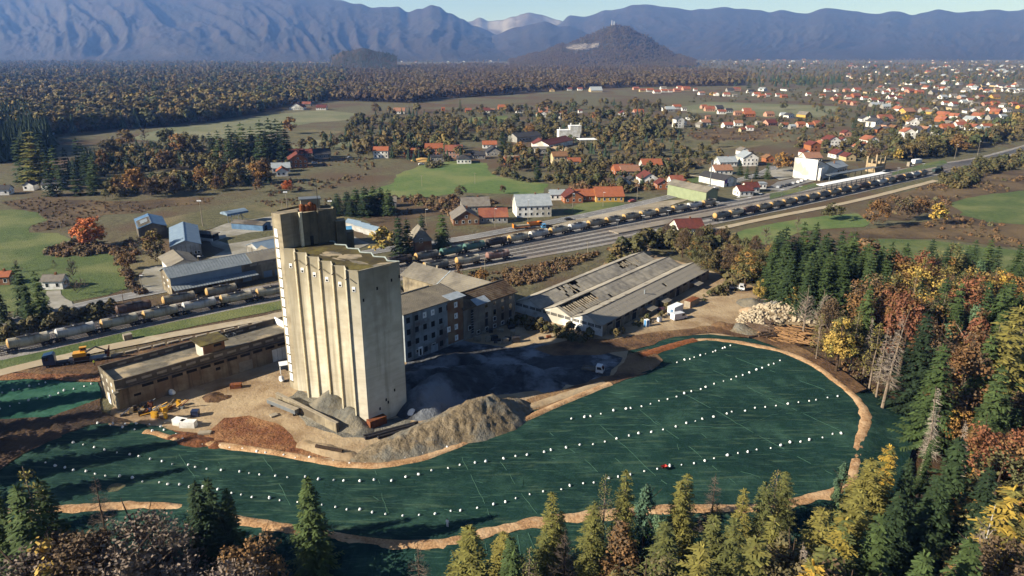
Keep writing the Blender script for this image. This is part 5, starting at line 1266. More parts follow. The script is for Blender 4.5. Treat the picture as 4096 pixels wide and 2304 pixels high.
for L, t in zip(MIDS, ('empty railway track next behind the front wagon string','middle empty railway track between the two wagon strings','empty railway track just in front of the rear wagon string')): track(L, t)
track(T_REAR, 'railway track nearest the road carrying the rear string of tank wagons')
SPUR = smooth_line(GP([(1950,1050),(2130,1018),(2300,985),(2420,962),(2560,930),(2690,898),(2900,850)]),2)
WAGON_COL = {'cream': ('#dcd5c2','#c2b89f','#9a8a6e'),'white': ('#e4e2de','#cbc8c2','#a39a8e'),'grey': ('#8d8f8a','#6f706a','#5a4c40'),'brown': ('#6b5145','#4b3a33','#8a7a6c'),'green': ('#5f8a80','#4d7168','#8a8a7c'),'rust': ('#a98478','#8a6458','#cfc5bc'),'tan': ('#bdb39e','#9a8f76','#7a6b56'),'dark': ('#4a4340','#332f2e','#6b5f57')}
def wagon_proto(key):
 c = WAGON_COL[key]; M = mat('tank_' + key, pc(c[0]), pc(c[1]),.35, pc(c[2]),.25, rough=.6, streak=(pc(c[2]),.9), lo3=.55, hi3=.7)
 ME = mat('tank_end_' + ('sun_warm' if key in ('cream','tan','grey') else key), *( (pc('#e0b877'), pc('#c79a5c'),.6) if key in ('cream','tan','grey') else (pc(c[0]), pc(c[1]),.5)), rough=.6)  # ends of cream, tan and grey tanks carry sunlight in their colour
 root = thing('tank_wagon','x','tank wagon')
 t = MB(); n = 16; r = 1.42; zc = 2.62; secs = []
 for k in range(9):                                    # tank sags a little to its drain in the middle
  x = -4.7 + 9.4 * k / 8; sag = .26 * (1 - abs(x) / 4.7); secs.append((x, zc - sag, r))
 secs = [(-5.15, zc, .55),(-5.0, zc, 1.12)] + secs + [(5.0, zc, 1.12),(5.15, zc, .55)]
 V = [(x, rr * math.cos(6.283 * i / n), z + rr * math.sin(6.283 * i / n)) for x, z, rr in secs for i in range(n)]
 F = [(s * n + i, s * n + (i + 1) % n, (s + 1) * n + (i + 1) % n, (s + 1) * n + i) for s in range(len(secs) - 1) for i in range(n)]
 t.mesh(V, [f[::-1] for f in F], M); t.mesh(V[:n],[tuple(range(n))], ME); t.mesh(V[-n:],[tuple(range(n))[::-1]], ME)
 for i, f in enumerate(F):
  if i < 2 * n: t.m[i] = t.mi(ME)
 o = t.build('tank', root, smooth=False)
 d = MB(); d.tube((0,0, zc + r - .35),(0,0, zc + r + .22),.45,.45, M, 10); d.tube((0,0, zc + r + .22),(0,0, zc + r + .3),.5,.2, M_DARKMETAL, 10); d.build('dome', root)
 w = MB(); w.box(-2.6,2.6,-.75,.75, zc + r - .08, zc + r - .02, M_DARKMETAL)
 for x in (-2.6,0,2.6):
  for y in (-.74,.74): w.tube((x, y, zc + r - .05),(x, y, zc + r + .75),.03,.03, M_DARKMETAL, 4)
 for y in (-.74,.74): w.tube((-2.6, y, zc + r + .75),(2.6, y, zc + r + .75),.03,.03, M_DARKMETAL, 4)
 w.build('walkway', root)
 l = MB()
 for x in (-2.9,-2.45): l.tube((x, -1.75,.9),(x, -.8, zc + r),.035,.035, M_DARKMETAL, 4)
 for k in range(7): l.tube((-2.9,-1.75 + .13 * k, .9 + .48 * k),(-2.45,-1.75 + .13 * k, .9 + .48 * k),.025,.025, M_DARKMETAL, 4)
 l.build('ladder', root)
 f = MB(); f.box(-6.1,6.1,-.45,.45,.95,1.22, M_DARKMETAL); f.box(-6.25,-6.0,-1.3,1.3,.9,1.25, M_DARKMETAL); f.box(6.0,6.25,-1.3,1.3,.9,1.25, M_DARKMETAL)
 for x in (-3.9,3.9):
  for y in (-.8,.8): f.box(x - .5, x + .5, y - .12, y + .12,1.2,1.75, M_DARKMETAL)
 f.build('underframe', root)
 for x in (-6.25,6.25):
  for y in (-.87,.87): b = MB(); s = 1 if x > 0 else -1; b.tube((x, y, 1.06),(x + .45 * s, y, 1.06),.1,.1, M_DARKMETAL, 6); b.tube((x + .42 * s, y, 1.06),(x + .5 * s, y, 1.06),.24,.24, M_DARKMETAL, 8); b.build('buffer', root)
 for x in (-4.1,4.1):
  b = MB(); b.box(x - 1.35, x + 1.35,-1.0,-.86,.38,.72, M_DARKMETAL); b.box(x - 1.35, x + 1.35,.86,1.0,.38,.72, M_DARKMETAL); b.box(x - .2, x + .2,-1,1,.6,.94, M_DARKMETAL); bo = b.build('bogie', root)
  for dx in (-.9,.9):
   wv = MB(); 
   for y in (-.75,.75): wv.tube((x + dx, y - .06,.46),(x + dx, y + .06,.46),.46,.46, M_RUST if key == 'brown' else M_DARKMETAL, 10)
   wv.tube((x + dx, -.75,.46),(x + dx, .75,.46),.07,.07, M_DARKMETAL, 5); wv.build('wheelset', bo)
 return root
WPROTO = {}
def wagon(key, p, d, label, group):
 rz = math.atan2(d.y, d.x)
 if key not in WPROTO:
  o = wagon_proto(key); WPROTO[key] = o; o.location = (p.x, p.y, .26); o.rotation_euler = (0,0, rz); o['label'] = label; o['group'] = group
 else: o = copy_tree(WPROTO[key],(p.x, p.y, .26), rz, None, label, group)
 return o
def train(L, px0, keys, where, group, gap=13.6, px1=None):
 s = near_t(L, G(*px0))
 if px1: gap = (near_t(L, G(*px1)) - s) / (len(keys) - 1)
 for i, k in enumerate(keys):
  p, d = at_len(L, s + gap * i)
  if k: wagon(k, p, d, f'{CNAME[k]} tank wagon, {ORD[i]} from the left {where}', group)
CNAME = {'cream': 'cream','white': 'white','grey': 'grey','brown': 'rusty brown','green': 'grey-green','rust': 'red-stained','tan': 'dirty tan','dark': 'blackish'}
train(T_FRONT, (122,1397),['cream','white','cream','cream','white','cream','cream'],'in the string left of the silo','front wagon string left of the silo', px1=(1090,1193))
train(T_FRONT, (1745,1086),['grey','cream','rust'],'in the short string behind the long hall','short wagon string behind the long hall',13.6)
train(T_FRONT, (2885,881),['grey','cream','brown','tan','tan','tan','grey','tan','grey','tan','grey','tan','brown','grey','white','tan','brown','grey','white','tan'],'in the long string beside the platform','long wagon string beside the platform', px1=(3690,706))
train(T_REAR, (540,1260),['brown','tan','tan', None, 'cream','cream'],'in the rear string below the depot','rear wagon string below the depot',13.6)
train(T_REAR, (1600,1064),['dark','grey','green','green','dark','cream','white','cream','white','tan','tan','tan','cream','tan','cream','white','tan'],'in the rear string along the dusty lot','rear wagon string along the dusty lot', px1=(2835,829))
def locomotive(p, d):
 root = thing('locomotive','dark green shunting locomotive at the far end of the long wagon string','locomotive',(p.x, p.y, .26), math.atan2(d.y, d.x)); m = mat('loco_green', pc('#41514a'), pc('#323d38'),.6)
 b = MB(); b.box(-6.5,1.2,-1.0,1.0,1.3,3.2, m); b.box(3.4,6.5,-1.0,1.0,1.3,2.9, m); b.build('hood', root)
 c = MB(); c.box(1.21,3.39,-1.45,1.45,1.3,4.1, m); c.box(1.0,3.6,-1.55,1.55,4.1,4.3, M_DARKMETAL); co = c.build('cab', root); g = MB(); g.box(1.5,3.1,-1.47,-1.455,2.8,3.7, M_PANE); g.build('cab_window', co)
 f = MB(); f.box(-7,7,-1.5,1.5,.9,1.29, M_DARKMETAL); f.build('underframe', root)
 for x in (-4.6,-2.6,2.6,4.6):
  w = MB()
  for y in (-.75,.75): w.tube((x, y - .07,.5),(x, y + .07,.5),.5,.5, M_DARKMETAL, 10)
  w.build('wheelset', root)
p, d = at_len(T_FRONT, near_t(T_FRONT, G(3748,692))); locomotive(p, d)
# platform between the strings, its white canopy
PLAT = between(T_FRONT, T_REAR, .47,40)
pl0, pl1 = near_t(PLAT, G(2450,930)), near_t(PLAT, G(3720,668))
PLAT_S = [at_len(PLAT, pl0 + (pl1 - pl0) * i / 30)[0] for i in range(31)]
def slab_along(name, L, w, z0, z1, m, label, cat, off=0.0):
 mb = MB(); q = offset_line(L, off)
 A = offset_line(q, w / 2); B = offset_line(q, -w / 2)
 for i in range(len(L) - 1):
  a, b, c, d = B[i], B[i + 1], A[i + 1], A[i]
  mb.face([(v.x, v.y, z1) for v in (a, b, c, d)], m); mb.face([(a.x, a.y, z0),(b.x, b.y, z0),(b.x, b.y, z1),(a.x, a.y, z1)], m); mb.face([(c.x, c.y, z0),(d.x, d.y, z0),(d.x, d.y, z1),(c.x, c.y, z1)], m)
 a, d = B[0], A[0]; mb.face([(d.x, d.y, z0),(a.x, a.y, z0),(a.x, a.y, z1),(d.x, d.y, z1)], m)
 return tag(mb.build(name), label, cat)
M_PLAT = mat('platform_paving', pc('#9a9084'), pc('#857c70'),.4, pc('#a89c8c'),.05, rough=1)
slab_along('platform', PLAT_S, 6.5,-.1,.55, M_PLAT, 'long low railway platform between the two wagon strings','platform')
def canopy(pxa, pxb, wid, z, m, label, cat, line, off, posts):
 a, b = near_t(line, G(*pxa)), near_t(line, G(*pxb)); pa, pb = at_len(line, a)[0], at_len(line, b)[0]; fr = Frame(pa, pb); root = thing('platform_canopy', label, cat, pa + fr.y * off, fr.rz)
 r = MB(); r.extr([(-wid / 2, z + .35),(0, z),(wid / 2, z + .35),(wid / 2, z + .6),(0, z + .28),(-wid / 2, z + .6)],'x',0, fr.L, m); r.build('roof', root)
 for i in range(posts): p = MB(); x = 2 + (fr.L - 4) * i / (posts - 1); p.box(x - .15, x + .15,-.15,.15,-.1, z + .1, M_GREYMETAL); p.build('post', root)
 return root
canopy((3222,760),(3485,708),5.0,3.9, M_WHITE, 'long bright white canopy over the station platform','canopy', PLAT, 1.0,14)
canopy((3290,722),(3500,684),4.2,3.6, M_GREYMETAL, 'narrow grey canopy along the front of the station building','canopy', T_REAR, 7.0,9)
# lamp posts, masts and poles: (px foot, py foot, py top, label, kind)
def pole(name, px, py, ytop, label, cat, group, m=M_GREYMETAL, r=.14, head=None):
 p = G(px, py); h = height_at(p.x, p.y, ytop); root = thing(name, label, cat, p, 0, group)
 b = MB(); b.tube((0,0,-.3),(0,0, h), r, r * .6, m, 6); b.build('pole', root)
 if head == 'flood':
  k = MB(); k.box(-.9,.9,-.5,.5, h - .1, h + .05, M_GREYMETAL); k.build('platform', root)
  for x in (-.8,-.3,.3,.8): f = MB(); f.box(x - .2, x + .2,-.6,-.3, h + .06, h + .6, M_MILKPANE); f.build('floodlight', root)
 elif head == 'lamp': f = MB(); f.box(-.1,1.0,-.14,.14, h - .02, h + .14, M_MILKPANE); f.build('lamp_head', root)
 elif head == 'double': f = MB(); f.box(-.9,.9,-.14,.14, h - .02, h + .12, M_MILKPANE); f.build('lamp_head', root)
 elif head == 'cross': f = MB(); f.tube((-.9,0, h - .5),(.9,0, h - .5),.07,.07, m, 4); f.build('crossarm', root)
 return root
for px, py, yt, t in ((812,905,805,'beside the yard left of the silo tower'),(1152,868,770,'thinner one just left of the silo antenna'),(1328,905,806,'right of the silo tower beside the blue roof')):
 pole('floodlight_mast', px, py, yt, 'floodlight mast ' + t, 'mast','floodlight masts of the customs yard', M_PALEBLOCK, .22,'flood')
pole('lamp_post',1132,870,792,'bare pole just left of the silo antenna','pole', None, M_PALEBLOCK)
for i, (px, py, yt) in enumerate(((2867,845,808),(2950,827,790),(2995,815,790),(3038,810,774),(3125,795,758),(3198,780,745),(3530,713,682),(3590,705,672),(3645,690,662),(3690,685,655),(2470,920,880),(2570,902,862),(2672,882,842))):
 pole('platform_lamp', px, py, yt, f'grey platform lamp, {ORD[i if i < 10 else i - 10]} from the left ' + ('on the far platform' if i < 10 else 'on the near end of the platform'),'lamp post','platform lamps', M_GREYMETAL, .1,'double')
pole('lattice_mast',2835,800,640,'tall lattice radio mast beside the pale green shed','mast', None, M_GREYMETAL, .38)
for px, py, yt, lab in ((1705,905,838,'tall street lamp in front of the red-brick gabled house'),(1980,910,835,'tall street lamp in front of the red-roofed bungalow'),(2112,885,800,'street lamp in front of the white three-storey house'),(2290,850,775,'street lamp beside the white garden wall'),(2412,825,770,'street lamp in front of the yellow house'),(2548,800,735,'street lamp by the asphalt road near the orange roofs'),
                       (570,1165,1102,'lone street lamp on the verge left of the depot'),(803,1110,1025,'street lamp in front of the small white gabled hut'),(1015,1060,985,'street lamp before the striped white hall'),(3005,740,700,'street lamp beside the shop with a poster'),(3215,700,650,'wooden pole in front of the station building'),(3818,636,578,'red and white signal mast by the curving line'),(3910,620,565,'tall pole beside the trees at the far curve')):
 pole('lamp_post', px, py, yt, lab, 'lamp post', None, M_PALEBLOCK if 'wooden' not in lab else M_BARKP, .13,'lamp')
for px, py, yt, lab in ((494,1210,1160,'thin wooden pole beside the road left of the wagons'),(245,915,885,'small power pole with crossarms left of the orange tree'),(2485,1035,955,'pale concrete pole at the corner of the brown scrub'),(1940,1080,1032,'pale pole between the wagons and the orange tree'),(1900,735,690,'thin power pole in the green meadow'),(1688,745,700,'thin leaning pole at the left of the green meadow'),(2448,660,620,'power pole in the brown scrub below the cream house'),(2350,1010,965,'white post at the edge of the rails')):
 pole('power_pole', px, py, yt, lab, 'pole', None, M_BARKP if 'wooden' in lab else M_PALEBLOCK, .14,'cross')
# ---------------------------------------------------------------- gabled buildings of the customs yard, the depot, the station and the town
def gable_house(name, label, cat, A, B, D, he, hr, wall, roof, ridge='x', over=.4, group=None, gable_m=None, windows=None, chimney=None, door=None, roof_mid=.5, wm=None, side_wins=None, courses=0, course_m=None):
 """A-B: the front foot line from left to right (world points); D: depth; ridge 'x' runs along the front, 'y' away from it"""
 fr = Frame(A, B); W = fr.L; root = thing(name, label, cat, (A[0], A[1],0), fr.rz, group); gm = gable_m or wall; wm = wm or M_WHITE
 w = MB(); w.box(0, W, 0, D, -.6, he, wall); th = .16
 yr = D * roof_mid; r = MB()
 if ridge == 'x':
  for x0, x1 in ((0,.25),(W - .25, W)): w.extr([(0, he),(D, he),(yr, hr - .06)],'x', x0, x1, gm)
  roof_slab(r, -over, W + over, -over, he - over * (hr - he) / yr, yr, hr, roof, th); roof_slab(r, -over, W + over, D + over, he - over * (hr - he) / (D - yr), yr, hr, roof, th)
  r.box(-over, W + over, yr - .15, yr + .15, hr + th - .03, hr + th + .06, roof)
 elif ridge == 'y':
  xr = W * roof_mid
  for y0, y1 in ((0,.25),(D - .25, D)): w.extr([(0, he),(W, he),(xr, hr - .06)],'y', y0, y1, gm)
  for x, s in ((-over, 1),(W + over, -1)):
   k = (hr - he) / (xr if s > 0 else W - xr); r.extr([(x, he - over * k),(xr, hr),(xr, hr + th),(x, he - over * k + th)],'y',-over, D + over, roof)
  r.box(xr - .15, xr + .15,-over, D + over, hr + th - .03, hr + th + .06, roof)
 elif ridge == 'hip':
  o = over; k = min(W, D) * .5; V = [(-o, -o, he),(W + o, -o, he),(W + o, D + o, he),(-o, D + o, he)]
  if W >= D: V += [(k, D / 2, hr),(W - k + .01, D / 2, hr)]; F = [(0,1,5,4),(1,2,5),(2,3,4,5),(3,0,4)]
  else: V += [(W / 2, k, hr),(W / 2, D - k + .01, hr)]; F = [(0,1,4),(1,2,5,4),(2,3,5),(3,0,4,5)]
  r.mesh(V, F + [(3,2,1,0)], roof)
 else: r.box(-over, W + over, -over, D + over, he, he + .3, roof)
 w.build('wall', root); ro = r.build('roof', root)
 if chimney: c = MB(); x, y = chimney; c.box(x - .35, x + .35, y - .35, y + .35, he, hr + .9, M_BRICKWALL); c.build('chimney', ro)
 for wd in windows or ():
  x0, x1, z0, z1 = wd[:4]
  if x1 > W - .2: continue
  win(root, ('y',0,-1), x0, x1, z0, z1, wm, M_PANE, .05, fr=.12)
 for wd in side_wins or ():
  ax, y0, y1, z0, z1 = wd; win(root, ('x',0,-1) if ax == 'l' else ('x', W, 1), y0, y1, z0, z1, wm, M_PANE, .05, fr=.12)
 if door: opening(root, ('y',0,-1), door[0], door[1],0.05, door[2], door[3] if len(door) > 3 else M_OPEN, 'door',.05)
 for i in range(courses):       # standing ribs of a sheet roof
  b = MB(); 
  if ridge == 'x': x = -over + (W + 2 * over) * (i + .5) / courses; b.extr([(-over, he - over * (hr - he) / yr + th),(yr, hr + th),(yr, hr + th + .09),(-over, he - over * (hr - he) / yr + th + .09)],'x', x - .05, x + .05, course_m or roof)
  else:
   y = -over + (D + 2 * over) * (i + .5) / courses; k = (hr - he) / (W * roof_mid); b.extr([(-over, he - over * k + th),(W * roof_mid, hr + th),(W * roof_mid, hr + th + .09),(-over, he - over * k + th + .09)],'y', y - .05, y + .05, course_m or roof)
  b.build('roof_rib', ro)
 return root, fr
M_TIN_BLUE = mat('blue_sheet_roof', pc('#93a7b8'), pc('#8398ab'),.4, rough=.55)
M_BRIGHTBLUE = mat('bright_blue_roof', pc('#6fb4e0'), pc('#62a6d4'),.4, rough=.5)
M_FADEDBLUE = mat('faded_blue_sheet', pc('#6f93b8'), pc('#557799'),.4, rough=.6)
M_SIDINGW = mat('white_siding', pc('#d9d8d4'), pc('#bfbdb8'),.4, pc('#a9a59c'),.1)
M_SIDING_D = mat('grimy_siding', pc('#8a8378'), pc('#6d665c'),.5, pc('#57504a'),.15)
M_TINGREY = mat('ribbed_tin', pc('#a5adb0'), pc('#8f989c'),.5, rough=.5)
M_RIBDARK = mat('wall_rib', pc('#a39b8a'), pc('#8a8272'),.6)
def rect(pa, pb, pc_):
 """front line from two foot pixels and a depth from a third"""
 A, B, C = G(*pa), G(*pb), G(*pc_); fr = Frame(A, B); return A, B, abs(fr.loc(C)[1])
def hall_ribs(root, W, D, he, hr, front=True, n=14, left=True):
 for i in range(n):
  r = MB(); y = .3 + (D - .6) * i / (n - 1); r.box(-.14,-.004, y - .1, y + .1,0, he - .1, M_RIBDARK)
  if left: r.build('wall_rib', root)
 for i in range(7):
  r = MB(); x = .4 + (W - .8) * i / 6; r.box(x - .08, x + .08,-.12,-.004,0, he - .05, M_RIBDARK); r.build('wall_rib', root)
A, B, D = rect((689,1041),(810,1028),(628,965)); he = height_at(A.x, A.y, 988)
o, f = gable_house('hall','large white hall with pale blue-grey sheet roof and gable to the camera','hall', A, B, D, he, he + 2.0, M_SIDINGW, M_TIN_BLUE, 'y',.3, windows=[(1.5,2.7,1.6,2.9),(3.0,4.2,1.6,2.9),(8.6,9.4,1.8,2.8),(9.8,10.6,1.8,2.8)], door=(6.6,7.6,2.4)); hall_ribs(o, f.L, D, he, he + 2)
A, B, D = rect((560,963),(673,950),(522,925)); he = height_at(A.x, A.y, 915)
o, f = gable_house('ruined_hall','grimy hall whose faded blue roof has lost half its sheets','hall', A, B, D, he, he + 1.9, M_SIDING_D, M_FADEDBLUE, 'y',.3)
ro = [c for c in o.children if c.name.startswith('roof')][0]; k = 1.9 / (f.L / 2)
g = MB(); g.extr([(.6, he + .6 * k + .17),(f.L / 2 - .5, he + 1.9 - .5 * k + .17),(f.L / 2 - .5, he + 1.9 - .5 * k + .2),(.6, he + .6 * k + .2)],'y',.6, D * .72, M_OPEN); g.build('roof_hole', ro)
for i in range(7): g = MB(); y = .8 + i * D * .1; g.extr([(0, he + .22),(f.L / 2, he + 1.9 + .22),(f.L / 2, he + 2.3),(0, he + .4)],'y', y, y + .45, M_WOODBEAM); g.build('rafter', ro)
g = MB(); g.extr([(1.5, he + 1.5 * k + .2),(4.5, he + 4.5 * k + .2),(4.5, he + 4.5 * k + .3),(1.5, he + 1.5 * k + .3)],'y', D * .25, D * .6, M_TIN_BLUE); g.build('loose_sheet', ro)
A, B, D = rect((689,1108),(795,1090),(655,1058)); he = height_at(A.x, A.y, 1063)
gable_house('gatehouse','small white hut with wide grey gable roof beside the depot','hut', A, B, D * .8, he, he + 1.7, M_WHITEWALL, M_ETERNIT2,'y',1.0, door=(4.8,6.8,2.6, M_PANE), windows=[(7.2,8.2,.9,2.3)])
# the long depot
A, B = G(691,1187), G(1130,1098); he = height_at(A.x, A.y, 1112)
o, f = gable_house('depot','long railway depot with ribbed pale sheet roof behind the rear wagons','depot', A, B, 11, he, he + 2.3, M_PLASTER_LIT, M_TINGREY, 'x',.5, courses=40)
g = MB(); g.box(.02, f.L * .62,-.06,-.004, he - 2.9, he - .1, M_TIN_BLUE); g.build('sheet_wall', o)
g = MB(); roof_slab(g, 0, f.L * .74,-3.8, he - 3.9,-.06, he - 3.0, M_TINGREY, .12); co = g.build('loading_canopy', o)
for i in range(30): b = MB(); x = .6 + i * f.L * .74 / 30; b.extr([(-3.8, he - 3.78),(-.1, he - 2.88),(-.1, he - 2.8),(-3.8, he - 3.7)],'x', x - .05, x + .05, M_GREYMETAL); b.build('canopy_rib', co)
g = MB(); roof_slab(g, f.L * .72, f.L + .52,-.52, he - .05 , 5.6, he + 2.34, M_ETERNIT2,.2); g.build('old_roof', o)
for x in (.3,.62,.82,.93): opening(o, ('y',0,-1), f.L * x, f.L * x + 3.2,.2,2.6, M_OPEN if x < .6 else M_TIN_BLUE, 'gate',.03)
for x in (.70,.78,.86,.94): opening(o, ('y',0,-1), f.L * x, f.L * x + 2.6, he - 1.3, he - .5, M_PALEBLOCK, 'blocked_window',.02)
for y in (2.2,7): 
 for z in (he - 1.2, he - 3.4): opening(o, ('x',0,-1), y, y + 1.6, z - .7, z, M_WHITEWALL, 'window',.06)
A, B, D = rect((1043,1047),(1190,1016),(996,1034)); he = height_at(A.x, A.y, 1003)
o, f = gable_house('hall','white ribbed hall half hidden behind the silo tower','hall', A, B, 11.5, he, he + 2.0, M_SIDINGW, M_TIN_BLUE, 'x',.3, windows=[(2.2,3.2,1.0,2.8),(5,6,1.0,2.8),(8,9,1,2.8),(11,12,1,2.8)]); hall_ribs(o, f.L, 11.5, he, he + 2, n=12)
A, B, D = rect((1045,1070),(1120,1055),(1040,1060)); gable_house('small_house','small beige gabled house tucked between hall and depot roof','house', A, B, 7,4.2,6.6, M_PLASTER_LIT, M_ETERNIT2,'y',.3, windows=[(1.2,1.9,1.6,2.6),(4.2,4.9,1.6,2.6)])
A, B, D = rect((853,965),(877,957),(795,925))
o, f = gable_house('carport','open carport with dark roof and low white wall in the customs yard','carport', A, B, D, 2.9,3.3, M_OPEN, M_SIDING_D, 'flat',.5); [setattr(c, 'name','back_wall') for c in o.children if c.name.startswith('wall')]  # solid dark block stands in for the shade under the open roof
g = MB(); g.box(-.4,-.1,0, D, 0,1.1, M_WHITE); g.build('low_wall', o)
A, B, D = rect((1052,925),(1085,912),(992,892)); he = height_at(A.x, A.y, 901)
gable_house('shed','blue-grey metal shed with low ribbed roof near the silo tower','shed', A, B, D, he, he + .9, M_FADEDBLUE, M_SIDING_D, 'y',.3, door=(1.5,3.5,2.2))
def gantry():
 A = G(924,898); B = G(975,888); fr = Frame(A, B); z = height_at(A.x, A.y, 858); root = thing('inspection_canopy','tall open steel canopy with curved pale blue roof in the yard','canopy', A, fr.rz)
 for x in (.6, fr.L - .6):
  for y in (0,3.2): p = MB(); p.box(x - .12, x + .12, y - .12, y + .12,-.1, z, M_GREYMETAL); p.build('post', root)
 r = MB(); prof = [(-1.5, z)] + [(-1.5 + 6.4 * k / 8, z + .7 + .8 * math.sin(math.pi * k / 8)) for k in range(9)] + [(4.9, z)]
 r.extr(prof, 'x',-2.2, fr.L + 2.2, M_TIN_BLUE); r.build('roof', root); g = MB(); g.box(-2.25, fr.L + 2.25,-1.62,-1.505, z - .25, z + .55, M_FADEDBLUE); g.build('fascia', root)
 s = MB(); 
 for k in range(8): s.box(fr.L - .5 + .4 * k, fr.L - .1 + .4 * k, 1,2,3.4 - .42 * k, 3.5 - .42 * k, M_GREYMETAL)
 s.build('stair', root)
 for k in range(4): l = MB(); x = 1.2 + k * (fr.L - 2.4) / 3; l.box(x - .3, x + .3,1.2,1.8, z - 1.6, z - .9, M_MILKPANE); l.build('lamp', root)
gantry()
A, B, D = rect((1325,988),(1412,982),(1318,945)); he = height_at(A.x, A.y, 940)
o, f = gable_house('hall','pale hall with a bright blue sheet roof right of the silo tower','hall', A, B, 11, he, he + 1.9, M_SIDINGW, M_BRIGHTBLUE, 'x',.3, windows=[(1.2,2.2,1.2,2.6),(4,4.8,1.6,2.6),(8,9,1.6,2.8),(10,11,1.6,2.8)])
for i in range(3):
 A, B, D = rect((1432 + i * 36,922 + i * 12),(1460 + i * 36,915 + i * 12),(1412 + i * 36,903 + i * 10))
 gable_house('garage',('left','middle','right')[i] + ' one of three small sheds with pale tin roofs beside the yellow birch','shed', A, B, 9,2.8,3.9, M_SIDINGW, M_TIN_BLUE, 'y',.25, group='tin-roofed sheds', door=(1,3,2.1))
# brick signal house under a pyramid roof among the spruces
A, B, D = rect((1662,1012),(1728,1005),(1650,1000)); he = height_at(A.x, A.y, 968)
gable_house('signal_house','dark brick house with pyramid roof between the big spruces','house', A, B, 11.5, he, he + 5.5, M_BRICKWALL, M_ETERNIT2,'hip',.6, windows=[(2,3.2,4.2,5.8),(6,7.2,4.2,5.8)])
# ---- roofs and walls of the town
WALLS = {'w': M_WHITEWALL, 'c': mat('cream_wall', pc('#d9c396'), pc('#c9b287'),.5),'y': mat('yellow_wall', pc('#e0b45e'), pc('#cfa254'),.5),'o': mat('brick_red_wall', pc('#b97850'), pc('#a5663f'),.8),'g': mat('grey_wall', pc('#b0aca4'), pc('#98948c'),.5),'p': mat('pink_wall', pc('#d3a58c'), pc('#c2937c'),.5),'n': mat('pale_green_wall', pc('#a3ad88'), pc('#959f7b'),.4),'b': M_BRICKWALL}
ROOFS = {'r': mat('red_tiles', pc('#a0604a'), pc('#875043'),.7, pc('#ab6d50'),.1, rough=.9, bump=.05, bscale=2.5, rnd=.12),'o': mat('orange_tiles', pc('#b26a48'), pc('#9c5c40'),.7, rough=.9, bump=.05, bscale=2.5, rnd=.1),'p': mat('pink_brown_tiles', pc('#b08066'), pc('#97705a'),.7, rough=.9, bump=.05, bscale=2.5, rnd=.1),'b': mat('dark_red_tiles', pc('#7a3f36'), pc('#5e342e'),.7, rough=.9, rnd=.1),
         'd': mat('charcoal_tiles', pc('#4f4e50'), pc('#3f3e40'),.7, rough=.8, rnd=.15),'m': mat('light_metal_roof', pc('#b5bcc0'), pc('#a0a8ad'),.5, rough=.5, rnd=.08),'g': mat('grey_tiles', pc('#8d877e'), pc('#776f66'),.6, rough=.9, rnd=.1),'t': mat('brown_tiles', pc('#96704e'), pc('#7d5b41'),.6, rough=.9, rnd=.1)}
WNAME = {'w': 'white','c': 'cream','y': 'yellow','o': 'orange brick','g': 'grey','p': 'pink','n': 'pale green','b': 'brick'}
RNAME = {'r': 'red','o': 'orange','p': 'faded pink','b': 'dark red','d': 'charcoal','m': 'pale metal','g': 'grey','t': 'brown'}
HR = random.Random(31); FAR_MB = None
